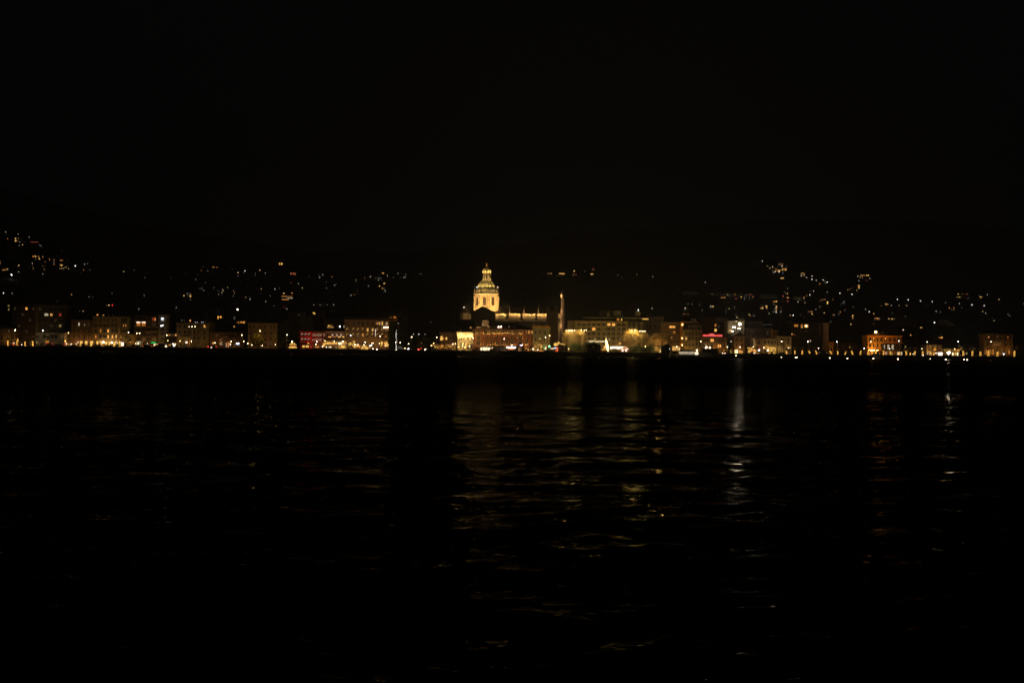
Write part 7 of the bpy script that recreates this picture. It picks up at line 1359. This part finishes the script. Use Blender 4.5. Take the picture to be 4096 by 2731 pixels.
# ---------------------------------------------------------------- hillside lamps
HLAMPS = [(23,926,'w',1),(73,935,'w',1),(37,952.5,'y',1.4),(79,966,'w',.8),(117,947,'w',1),(90,977.5,'y',1.5),(77,981,'w',.8),(130,1052,'w',1.1),(129,1064,'o',1),(133,1073,'y',1),(180,1046,'o',1),(171,1063,'o',.8),(177.5,1076,'y',1),(171,1094,'w',1),(238.6,1073,'y',1),(246,1072,'y',1.2),(254,1073,'y',.9),(259,1067.5,'y',1.1),(265,1067.5,'y',1.1),(275,1074,'y',1.1),
 (301,1062,'W',1.7),(338,1056,'w',1.3),(350,1053,'d',1.2),(334.6,1077.5,'o',1.3),(359,1078,'d',1),(494.6,1084.6,'y',1.2),(75,1060,'y',1.5),(31,1074.6,'y',1.2),(74,1086,'w',1.1),(46,1098,'Z',1.9),(14,1170.7,'W',1.4),(49,1171,'w',1.2),(286,1177,'o',1.6),(356,1186,'w',.9),(229,1202.5,'w',.7),(448,1172,'d',1.2),(1,1045,'y',1.2),(1,1053,'o',1.3),
 (804.5,1067,'d',1.2),(804.8,1080,'o',1),(831,1068,'o',1.1),(831,1081.5,'d',1),(952,1089,'y',1.4),(952,1102,'d',1.1),(979.4,1082,'W',1.2),(974,1090,'d',.9),(929.5,1075,'d',.9),(1021,1091.5,'d',1),(1022,1099,'d',.9),(783.4,1116,'d',1.2),(684,1110,'d',.7),(579,1109,'d',.9),(537,1080,'d',1),(910.5,1148,'y',1.1),(853,1146,'y',1.2),(893,1161,'y',1.3),(798.7,1153,'o',1),(807,1153,'d',1),(815,1160,'w',.8),(888,1169,'w',1.1),(875,1175.7,'w',.8),(934,1162.5,'w',1),(937,1171,'o',1),(933.7,1182.5,'w',.8),(983,1188,'y',1.3),(1000.6,1195.7,'w',1.3),(1000,1188,'d',.9),(872,1161,'d',.9),(822,1130,'d',1),
 (576,1185,'o',1.2),(705.7,1228.5,'w',1.1),(555,1235,'w',1.1),(950,1236,'Z',2.4),(1039,1079,'y',1.5),(1061.6,1091,'w',.9),(1278,1108,'w',1.3),(1290.4,1098,'w',1),(1275.5,1099,'d',.8),(1328,1106,'o',1),(1305.7,1126.7,'d',1),(1305.7,1151,'w',1),(1338.6,1139.6,'w',1.2),(1164,1130.5,'r',1),(1194,1132.6,'w',1.2),(1209,1150,'y',1.4),(1045,1154,'y',1.4),(1100,1155,'w',1.3),(1118,1151,'d',.9),(1081,1181.6,'d',1.2),(1063,1205,'w',1.1),(1135,1226,'R',1),(1237,1105,'d',.9),(1096,1222,'d',.8),(1145,1233,'d',1.2),(1149,1235,'d',1.2),
 (1255,1218,'w',.9),(1280.5,1217.7,'w',.9),(1308,1218,'w',.9),(1334.5,1218,'w',.9),(1404,1179,'w',1.3),(1418,1177,'o',.9),(1425,1118,'y',1.2),(1425,1125,'d',.9),(1453,1111,'o',1.3),(1459,1111.6,'o',.8),(1481.7,1105.6,'w',1.2),(1474,1142,'w',1.2),(1503,1111.5,'o',1.2),(1514,1119,'w',1),(1526,1118,'d',.9),(1529,1099,'w',1),(1550,1099.7,'y',1.2),(1550,1107,'d',.7),(1531,1126.6,'w',.8),(1540,1158,'w',1.1),(1541,1163.5,'w',1.1),(1534,1164,'d',.8),(1615,1108,'w',1),(1620.7,1107.6,'w',1),(1623.5,1096.6,'d',1.4),(1682.4,1094,'w',.9),(1574,1109,'d',.9),(1602,1110,'d',.7),
 (2228,1101.5,'o',.8),(2316.5,1082,'w',1.3),(2304,1083,'d',1),(2472,1099.4,'w',1),(2547,1097,'y',1),(2488,1108,'d',.8),(2338,1083,'d',.8),(2611,1106,'w',1.1),(2821,1127.6,'w',1.3),(2608,1231.5,'w',1.2),(2741,1231,'W',1.4),(2734.6,1254.7,'o',1.1),(2743,1254.7,'o',1.1),(2751.6,1255,'o',1.2),(2752,1214.7,'d',1.2),(2768,1215,'d',1.2),(2798,1216.5,'d',1),(2809,1239,'d',1.3),(2916.5,1233.5,'y',1.4),(2847.6,1176,'y',1.2),(2938.5,1227,'d',1.2),(3050,1043.7,'W',1.2),(3069,1062.3,'y',1.3),(3078,1072,'y',1.2),(3082,1070.6,'w',.9),(3090,1064,'w',1.2),(3090.5,1066.5,'y',1.2),(3090,1080,'o',1.2),(3093.5,1088,'w',1.2),(3100.7,1086,'W',1.3),(3116,1086,'W',1.3),(3131,1091,'b',1.3),
 (3181.5,1082,'d',.8),(3227,1109,'w',1.3),(3225,1106,'w',.9),(3218.5,1109,'d',.9),(3248.6,1102.4,'W',1.3),(3247.4,1116,'W',1.2),(3265,1119.7,'w',1.3),(3292.5,1117.4,'W',1.2),(3309,1126.6,'W',1.2),(3305.5,1129,'w',1.2),(3301,1131,'o',1.2),(3278,1133.7,'o',1.3),(3282,1133.7,'o',1.2),(3254,1163,'w',1.2),(3240,1178,'W',1.5),(3308.5,1167,'w',1.1),(3359.4,1171,'W',1.2),(3408,1175.7,'W',1.3),(3391,1157.8,'y',1.2),(3400,1154.7,'o',1.1),(3410,1149,'r',.9),(3422,1142,'o',1.2),(3427.5,1159.5,'y',1.1),(3435.6,1122,'w',1.2),(3431.6,1103,'w',1.1),(3440,1108,'y',1.3),(3449.5,1109,'w',1.2),(3479.6,1112.4,'w',1.3),(3465.6,1120,'r',1.2),(3411.5,1158,'d',.9),
 (3149,1153,'w',1),(3240,1163,'d',.7),(3192.5,1206,'w',1.4),(3220,1209,'y',1.3),(3331,1196,'o',1.2),(3279.6,1203.5,'o',1),(3280.6,1222.6,'d',1.3),(3276.8,1229,'o',1),(3263.4,1236,'d',1.2),(3297,1250,'y',1.3),(3354.6,1255,'d',1.2),(3376,1205,'d',1.2),(3364,1218,'d',.9),(3332,1240.5,'d',1.2),(3381,1238,'d',1),(3413,1227,'d',1),(3462,1236,'w',1.1),(3477,1245,'W',1.2),(3504,1244,'r',1.3),(3524.5,1222,'o',1),(3565.7,1220,'w',1),(3589.6,1195.5,'W',1.2),(3633,1197.4,'W',1.3),(3682.4,1201.6,'W',1.3),(3729,1205,'W',1.2),(3596,1221,'y',1),(3626,1220.7,'y',1.3),(3569,1251,'d',.9),(3622,1264,'d',1.1),(3783,1210,'w',.9),
 (3837,1213,'w',1.3),(3949.5,1178,'w',1),(3996,1196,'y',1.2),(3888,1218,'W',1.3),(3937,1221,'W',1.5),(3931,1243.6,'y',1.3),(3942.7,1251,'w',1.2),(3969,1269.7,'r',1),(3977,1280.6,'g',1.3),(4032,1256,'d',1),(4037,1260,'d',1),(4041,1263,'d',1),(4095,1213.7,'w',1.2),(3738,1288.6,'W',1.8),(3403.6,1295,'y',1.7),(3323,1285,'g',1),(3495,1295,'o',1.1),(3847,1229,'d',.8),(3872,1192,'d',1),(2978,1193.6,'w',1.1),(3050,1224,'o',1),(3043,1231.5,'y',1.2),(2996.6,1256,'y',1.2),(3001,1261,'y',1.1),(3012,1261.5,'d',1.1),(3018,1262,'d',1),(3076.5,1252.5,'g',1.3),(3160.5,1259.5,'y',1.2),(3173,1259.5,'W',1.3),(3202,1258,'d',1),(2944,1256.6,'d',1),(3226.5,1181,'o',1.3),(2947,1267.6,'y',1),(2951.5,1267.6,'y',1),(2904.5,1234,'d',.9),(2904,1243,'d',.9),(2904,1251,'d',.9),(1723,1287.5,'d',.8),(1593,1292,'w',1.5),(1654,1334.7,'w',1.4),(1675,1334.7,'w',1.8),(1700,1335,'d',1.4),(1593.5,1314,'d',1.2),(2361,1278,'d',.1)]
HC = {'w': 'white', 'W': 'bright white', 'Z': 'dazzling white', 'y': 'yellow', 'o': 'orange', 'r': 'reddish', 'd': 'faint', 'g': 'greenish', 'b': 'bluish', 'R': 'red'}
LAMPMESH = {}
def hill_lamp_mesh(r, c):
    key = (round(r, 2), c)
    if key not in LAMPMESH: m = MB(); m.ball((0, 0, 0), key[0], 0, 8, 5); LAMPMESH[key] = m.mesh('lamp_head', [DOT[c]])
    return LAMPMESH[key]
pm = MB(); pm.tube((0, 0, -5), (0, 0, -.1), .09, .06, 5); POLEMESH = pm.mesh('pole', [DARKMETAL])
def band(py): return 'high on' if py < 1110 else 'halfway up' if py < 1185 else 'low on'
for px, py, c, s in HLAMPS:
    if s < .2: continue
    if py > 1284 and c in 'wd' and px < 1800: p = P(px, py, 600); Y = 600
    else: p, Y = hill_point(px, py)
    k = K(Y); t = thing('hill_lamp', '', 'street lamp', (p.x, p.y, p.z-5), 'lamps on the dark hillside', px); r = max(.16, s*k*(1.0+.45*math.sin(px*12.9898+py*4.1)**2))
    add(hill_lamp_mesh(r, c), 'lamp_head', t, p); add(POLEMESH, 'pole', t, p+Vector((0, r*.3, 0)))
    later(t, f"{HC[c]} lamp {band(py)} hillside above {where(px)}", px)
# ---------------------------------------------------------------- hillside houses: body rectangle, then lit windows (x, y, w, h, colour)
DOTW = dict(DOT)
def hill_house(x0, x1, y0, y1, wins, label, mat='hill', roof=True, name='hill_house', cat='house'):
    xm, ym = (x0+x1)/2, (y0+y1)/2; p, Y = hill_point(xm, y1, .2); k = K(Y); a, b_ = P(x0, ym, Y), P(x1, ym, Y); zt = P(xm, y0, Y).z; zb = P(xm, y1, Y).z-2.5
    t = thing(name, label, cat, ((a.x+b_.x)/2, Y, zb), 'houses on the dark hillside', xm); d = max(8, (b_.x-a.x)*.5)
    m = MB(); m.box(a.x, b_.x, Y, Y+d, zb, zt); m.build('wall', wm(mat), t)
    if roof:
        m = MB(); e = .6; z = zt+.002; h = min(2.6, d*.25); i = min((b_.x-a.x)/2*.9, d/2); A, B, C_, D_ = (a.x-e, Y-e, z), (b_.x+e, Y-e, z), (b_.x+e, Y+d+e, z), (a.x-e, Y+d+e, z); p1, p2 = (a.x+i, Y+d/2, z+h), (b_.x-i, Y+d/2, z+h)
        m.face([A, B, p2, p1]); m.face([B, C_, p2]); m.face([C_, D_, p1, p2]); m.face([D_, A, p1]); m.face([D_, C_, B, A]); m.build('roof', ROOFM, t)
    for wx, wy, ww, wh, c in wins:
        q = P(wx, wy, Y); m = MB(); w2, h2 = max(.28, ww*k/2), max(.28, wh*k/2); m.box(-w2-.12, w2+.12, -.08, .0, -h2-.25, -h2-.12); m.box(-w2-.1, w2+.1, -.1, 0, h2+.02, h2+.12)
        m.face([(-w2, -.03, -h2), (w2, -.03, -h2), (w2, -.03, h2), (-w2, -.03, h2)], 1)
        if w2 > .9:
            n = max(2, int(w2/.7))
            for j in range(1, n): x = -w2+2*w2*j/n; m.box(x-.09, x+.09, -.07, -.032, -h2, h2)
        add(m.mesh('window', [FRAMEM, DOT[c]]), 'window', t, (q.x, Y-.01, q.z))
    return t, Y
V = 2.4
HOUSES = [
 (28,82,944,972,[(62,952.5,4,4,'G'),(74,953,2.6,2.6,'o'),(62,962,5,5,'G'),(68.5,962,2.4,3,'o'),(31,954,2.4,4,'o')],'topmost hillside house with a square of four golden windows'),
 (118,170,962,990,[(137,967,30,1.2,'r'),(158,979,2,4,'d'),(162,981,2,3,'d'),(166,983,2,3,'d')],'dark hillside house with a faint reddish eaves line, below the topmost house'),
 (126,166,1018,1042,[(134,1024,8,4,'o'),(142,1024,4,4,'G'),(154,1025,4,4,'o'),(157.5,1034,4,4,'G'),(143,1035,2.4,2.4,'d')],'hillside house with a wide orange window beside a golden one'),
 (166,226,1020,1062,[(171,1026,3,4,'o'),(198,1036,2.6,5,'o'),(216,1038,2.6,4,'o'),(216,1047,2.4,5,'d'),(216,1056,2.6,4,'o'),(182,1063,2,2,'d')],'tall hillside house with a ladder of small orange windows'),
 (232,262,1034,1068,[(245,1040,12,2.6,'o'),(246,1060,8,3.4,'G'),(243,1057,8,2,'o')],'hillside house with one wide bar window above another, by the lamp row'),
 (8,36,1066,1082,[(16,1078,10,3,'o'),(25,1077,4,4,'o'),(10,1080,2,2,'o')],'low hillside house glowing dim orange near the dazzling lamp'),
 (338,372,1180,1196,[(356,1186,3,1.6,'w'),(375-5,1187,2,1.4,'d')],'unlit-looking hillside house with a short white glint over the plaster annex'),
 (425,465,1208,1232,[(435.7,1219,5,3.4,'G'),(449.6,1219,3.6,7,'R'),(426.5,1219.5,2,1.6,'d')],'hillside house with one red and one amber window'),
 (312,340,1236,1256,[(331,1242.5,2.4,3.4,'o'),(335,1243,1.6,3,'d'),(318,1243,1.6,3,'d')],'small dark house with faint pinkish windows above the dim brown house'),
 (795,880,1062,1086,[(851.5,1067.4,4,2.4,'o'),(856,1067,2.4,3.4,'o'),(867.6,1067.7,4,2.2,'o'),(813,1066.5,1.4,1.4,'d')],'long upper hillside house with a top row of orange lights'),
 (730,768,1168,1204,[(736,1181,3,4,'G'),(761.4,1182.5,4.4,6,'G'),(748,1173,5,1.8,'d'),(755,1172.5,3,1.8,'d'),(761.5,1174,2,3,'o'),(751,1182,1.4,4,'d'),(761,1197,2.4,3,'d'),(764,1186,2,3,'o')],'hillside house with two bright amber windows at its corners'),
 (850,895,1143,1160,[(856,1149,1.8,1.8,'d'),(890,1155,1.2,5,'d')],'long dim olive house wall on the hillside behind its yellow lamp','olive'),
 (566,586,1176,1200,[(576,1176,2,2,'d'),(577,1182,1.6,4,'d')],'narrow hillside house with a single dim orange light'),
 (1160,1184,1086,1100,[(1163,1093,2,8,'o'),(1168,1092,3,5,'r'),(1173.5,1094,3.4,7,'r'),(1180,1094,2.4,8.5,'o')],'small hillside loggia glowing deep orange below the bell tower'),
 (1122,1172,1166,1202,[(1135.5,1172,5,3,'G'),(1168,1171,6,4,'o'),(1138,1184,22,2.4,'o'),(1160,1184.5,18,1.4,'o'),(1161,1191,20,1.6,'w'),(1148,1189.5,4,2,'d'),(1141,1196.5,28,3,'o')],'hotel-like hillside house with three stacked glowing strip terraces'),
 (1418,1465,1106,1124,[],'dark hillside house between small orange lamps above the big brown hotel'),
 (1512,1536,1086,1118,[(1527,1090.5,2.4,2.4,'o'),(1532,1091,3,3,'G'),(1537-2,1091.5,3,3,'o'),(1514,1111,6,2,'d'),(1521,1110.5,5,2,'d')],'tall hillside house with a short orange row under its eaves'),
 (1508,1545,1128,1158,[(1537,1132.6,6,3,'G'),(1518,1142.6,4,3,'G'),(1530,1151.5,5,4.4,'o'),(1534,1153,2,2,'o'),(1540,1150.6,1.8,2,'d')],'stepped hillside house with three golden windows in a diagonal'),
 (1588,1632,1086,1104,[(1592,1092,2,5,'d')],'pale dim house wall on the hillside over the dark park','grey'),
 (2186,2212,1084,1098,[(2191.5,1093,2,3.6,'o'),(2196,1093,1.6,3.6,'d'),(2201.5,1092,2.4,2.4,'o'),(2205,1093,3,4,'o')],'small hilltop house with two orange windows right above the spire'),
 (2232,2262,1086,1099,[(2247.5,1093.3,23,2.2,'G'),(2247,1090.6,14,1.4,'o'),(2252,1096,4,3,'o')],'hilltop house with one long golden light strip'),
 (2288,2322,1076,1102,[(2297,1083,3,4.6,'G'),(2295,1096.5,2,4,'o'),(2304,1096.5,2.2,4,'r'),(2291,1097,2,2,'d')],'hilltop house with one golden window above two dim reddish ones'),
 (2362,2382,1070,1100,[(2373,1076,5,3,'r'),(2374,1077,3,2,'o'),(2364.5,1095,4,3.4,'G'),(2370.5,1095,4,3.4,'G')],'hilltop house with a pinkish top window and a golden pair below'),
 (2838,2858,1218,1232,[(2842.6,1224,4,3.4,'w'),(2851.5,1224,6,3.4,'G')],'house with one white and one amber window over the red neon hotel'),
 (2880,2970,1172,1196,[(2893,1189,18,2.6,'o'),(2910,1177,2.4,2,'y'),(2917,1182.5,2,2,'w'),(2939,1176,4,3,'o'),(2965,1186,4,4,'G'),(2944,1193,4,3,'r')],'long hillside block seen through the white crane jib'),
 (2974,3016,1172,1196,[(2986,1177,3,1.6,'d'),(2979,1184,3,1.8,'d'),(2997,1177,3,2,'r'),(3004.5,1177,3,2.4,'r'),(2997,1184.5,3,1.8,'d'),(3012,1185,3.6,3,'o'),(2997,1191,3,1.6,'d'),(2986,1184,2,1.4,'d')],'hillside flats with a grid of small dim windows between jib sections'),
 (2738,2756,1226,1244,[(2741-2,1237,5,1,'d'),(2744,1232,2,3,'o')],'house behind the mansard hotel with a glowing white-orange light'),
 (3112,3152,1048,1084,[(3120,1058,4,2.2,'o'),(3119,1052.5,4,1.6,'d'),(3129,1053.5,3.4,2,'o'),(3129,1059,2.4,2.4,'o'),(3128,1063,4,4,'w'),(3111.5,1064.5,2,1.4,'d'),(3114,1058,1.4,2,'d'),(3136,1072.6,23,1.8,'o'),(3131,1077.7,4,4,'G'),(3139,1078,4,3,'o'),(3143,1077.7,4,4,'G'),(3145,1064.5,1.4,1.2,'d')],'upper hillside villa with stacked terraces and an orange strip light'),
 (3096,3125.5,1070,1092,[(3104,1074.5,7,2.2,'o'),(3103,1081.6,11,2,'o'),(3116,1081,10,3,'G'),(3123,1082,1.6,3,'o')],'hillside house with a long golden strip over two bright lamps'),
 (3120,3140,1105,1118,[(3125.7,1111.3,5,3.6,'G'),(3133,1111,5,3.2,'G')],'lone hillside house with a pair of golden windows'),
 (3200,3222,1087,1108,[(3209.5,1091.5,8,2,'y'),(3204.4,1095,2.6,2.6,'o'),(3217,1093,3,3,'o'),(3216,1099,3,3.4,'G'),(3206,1101.5,3.4,3,'w'),(3202.6,1101,1.4,1.4,'d')],'hillside house whose windows form a golden square'),
 (3290,3302,1118,1128,[(3297,1123,6,2,'d')],'tiny hillside hut with a dim roof under its bright lamp'),
 (3440,3478,1096,1106,[(3444,1100.5,4,5,'o'),(3449.5,1100.5,3,4,'o'),(3454,1100,2,4,'o'),(3457.5,1100,3,4,'o'),(3466.6,1099.6,4,4,'G'),(3473,1099.8,4,4,'G')],'hillside house with a row of six orange to golden windows'),
 (3428,3444,1136,1158,[(3436,1141,4.4,4.4,'G'),(3436,1149.5,4.6,5,'G'),(3432,1143,2,3,'r')],'hillside house with two golden windows one above the other'),
 (3130,3160,1160,1205,[(3149.5,1172.6,4,5,'o'),(3132.6,1183,4,4,'r'),(3152,1189.6,6,3.4,'G'),(3146,1189.4,3,3,'r'),(3151,1203,4,4,'r'),(3142,1171,2,2,'d'),(3139,1166,2,2,'d')],'tall hillside house behind the crane mast with reddish windows'),
 (3206,3222,1182,1200,[(3216,1188,4,4,'o'),(3216,1195.5,4,1.6,'d')],'hillside house with an orange window over a dim one near the crane'),
 (3088,3116,1198,1250,[(3101,1205,18,3,'o'),(3105,1204,4,4,'G'),(3095,1215,4,2,'d'),(3105.8,1224.5,5.4,3.8,'G'),(3103.7,1232.5,3.4,3.6,'w'),(3107,1232.5,2,3.6,'o'),(3105.5,1239,5,3,'o'),(3104.5,1246.4,5,4.6,'w'),(3097,1239,2,3,'d'),(3094,1246,4,2,'d'),(3097,1231,1.4,1.4,'d')],'block of flats with a column of five lit windows left of the crane mast'),
 (3118,3132,1222,1250,[(3123.5,1231,2,2,'r'),(3126,1241,4,1.4,'d'),(3122.6,1246,2.4,2.4,'w')],'dark flats right of the crane mast with a tiny red light'),
 (3038,3072,1216,1238,[(3050.5,1231,5,4,'G'),(3065.5,1223.4,7,4,'G'),(3067,1231,5,4,'o'),(3049,1224,2.4,3,'o')],'house with two pairs of golden windows over the grey-brown block'),
 (3282,3304,1190,1206,[(3286,1197.4,4,2.6,'o'),(3292.7,1197,2.4,2.6,'d'),(3299.7,1197,4,3,'o')],'hillside house with three dim amber windows in a row'),
 (3304,3318,1200,1222,[(3310,1207,5,4.6,'G'),(3309.5,1212.2,4.4,4.4,'G'),(3313,1209,2,3,'o')],'narrow hillside house blazing with a double golden window'),
 (3232,3260,1238,1262,[(3245,1245,5,3.6,'o'),(3250,1245,2,3,'d'),(3247.5,1254,3,3.4,'G'),(3251,1254.4,2,3.4,'o'),(3234,1244,4,1.6,'d'),(3226+10,1245.5,2,3,'r')],'house with amber windows on two floors above the black flats'),
 (3328,3366,1240,1262,[(3334,1258,3.6,3.4,'o'),(3338,1258,2,3.4,'d'),(3361,1246.5,3.4,3.4,'o')],'house with a small orange pair over the narrow pale tower'),
 (3368,3384,1200,1216,[(3376.5,1205,3,1.8,'d'),(3376,1211,4,2,'d'),(3369,1210.5,2,2.4,'d')],'hillside house with three faint grey windows'),
 (3404,3418,1255,1268,[(3410.7,1261.5,4,5,'G'),(3410.7,1269.8,4.6,4.6,'o')],'narrow house with two stacked amber windows over the dark gap'),
 (3488,3520,1246,1280,[(3495,1253,4,4.4,'o'),(3504,1271,14,2,'o'),(3512,1271.4,8,3,'o'),(3510,1275,6,3.4,'o'),(3520-1,1274.6,3,1.6,'d'),(3498,1277,1.4,3,'d')],'wide house with a low orange strip of windows over the orange villa'),
 (3548,3580,1264,1280,[(3555,1273.3,4,2.6,'G'),(3558,1273.3,3,1.4,'d'),(3567,1273.6,3,2.4,'G'),(3571,1274.6,3,2.4,'G'),(3582-3,1274,3,1.4,'d')],'low house with a broken row of golden windows over the orange villa'),
 (3538,3558,1208,1222,[(3544,1215,4.4,3.6,'G'),(3551,1215.4,3,3.6,'o')],'hillside house with a golden window beside a dim orange one'),
 (3826,3876,1168,1192,[(3833,1174.5,4,2,'G'),(3849,1174.5,3,1.8,'o'),(3864,1175,3,1.6,'r'),(3870,1175,3,1.6,'o'),(3826.5,1187,3,2,'d'),(3832,1186.7,3.4,2,'y'),(3839,1186.8,3,2.4,'G')],'long hillside house with two rows of small lights over the quay floodlight'),
 (3914,3934,1178,1192,[(3922,1186.3,5,3.4,'G'),(3928.5,1186.3,3,3,'o'),(3917,1180,3,1.4,'d')],'hillside house with an orange pair of windows over the russet villa'),
 (3790,3822,1222,1240,[(3797,1229.7,3,5,'o'),(3815.6,1229,3,3,'o'),(3816,1235.4,2.6,2.6,'o'),(3807,1236,2.6,2.4,'d')],'house with scattered small orange windows over the pale gable'),
 (3728,3768,1232,1262,[(3745,1243,5,4,'d'),(3761,1246,1.4,4,'d')],'barely lit brown house above the striped shopfront'),
]
for h in HOUSES:
    t, Y = hill_house(h[0], h[1], h[2], h[3], h[4], h[5], h[6] if len(h) > 6 else 'hill')
p, Y = hill_point(870, 1152); wash(872, 1150, Y-6, 7, .06, (1, .9, .45))
p, Y = hill_point(1605, 1094); wash(1600, 1090, Y-6, 10, .03, (.9, 1, .7))
# bell tower on the left hillside
BTX, BTY = 1122.5, 1072; p, Y = hill_point(BTX, 1096, .2); k = K(Y); t = thing('bell_tower', 'small bell tower on the hill crest with two orange-lit arches', 'bell tower', (p.x, Y, p.z-3), px=BTX); zt = P(BTX, 1047, Y).z; zb = p.z-3; w2 = 8*k; zl = P(BTX, 1059.5, Y).z
m = MB(); m.box(p.x-w2, p.x+w2, Y, Y+2*w2, zb, zl); m.build('shaft', wm('brown'), t); m = MB()
for x0, x1 in ((-8, -6.4), (-.8, .6), (6.6, 8)):
    for yy in (Y, Y+2*w2-1.5*k): m.box(p.x+x0*k, p.x+x1*k, yy, yy+1.5*k, zl, zt-3*k)
m.box(p.x-w2, p.x+w2, Y, Y+2*w2, zt-3*k, zt); m.build('belfry', wm('brown'), t); m = MB(); m.rings((p.x, Y+w2, zt), [(w2*1.5, 0), (w2*.9, 2*k), (.1, 6*k)], 4, R(45)); m.build('roof', ROOFM, t)
for x, ww, wh in ((1118.3, 4, 9), (1127, 5.4, 9)): q = P(x, 1053.3, Y+1.2*k); m = MB(); m.prism([(q.x-ww*k/2, q.z-wh*k/2), (q.x+ww*k/2, q.z-wh*k/2), (q.x+ww*k/2, q.z+wh*k/2-ww*k/2), (q.x+ww*k*.3, q.z+wh*k/2-.1*k), (q.x-ww*k*.3, q.z+wh*k/2-.1*k), (q.x-ww*k/2, q.z+wh*k/2-ww*k/2)], Y+1.2*k, Y+1.5*k); m.build('lit_arch', glow('belfry', (1, .50, .10), 1.7), t)
# mast with red lights on the far mountain, and one lone light
q = P(3639.5, 872, 3550); t = thing('radio_mast', 'radio mast on the far mountain with two red warning lights', 'radio mast', (q.x, 3550, q.z-70), px=3640); m = MB(); top = P(3641, 812, 3550); m.tube((q.x, 3550, q.z-70), (top.x, 3550, top.z), 1.2, .5); m.build('mast', DARKMETAL, t)
for px, py, s in ((3641, 813.6, 1.4), (3638.3, 871.5, 1.5)): m = MB(); m.ball(P(px, py, 3547), s*K(3550), 0, 8, 5); m.build('warning_light', DOT['R'], t)
q = P(3326, 797, 3550); t = thing('radio_mast', 'thin distant mast with a single faint light, highest on the mountain', 'radio mast', (q.x, 3550, q.z-140), px=3326); m = MB(); m.tube((q.x, 3550, q.z-140), q, .9, .4); m.build('mast', DARKMETAL, t); m = MB(); m.ball(q, .8*K(3550), 0, 8, 5); m.build('warning_light', DOT['d'], t)

# ---------------------------------------------------------------- labels that need an ordinal
from collections import defaultdict
by = defaultdict(list)
for o, ph, px in PENDING: by[ph].append((px, o))
for ph, l in by.items():
    l.sort(key=lambda a: a[0])
    for i, (px, o) in enumerate(l): o['label'] = ph if len(l) == 1 else f"{ph}, {ORD[i]} from left"
by = defaultdict(list)
for o, px in THINGS: by[o['label']].append(o)
for lb, l in by.items():
    n = len(lb.replace('-', '-').split())
    if len(l) > 1 or n > 16 or n < 4: print('LABEL', len(l), n, lb)
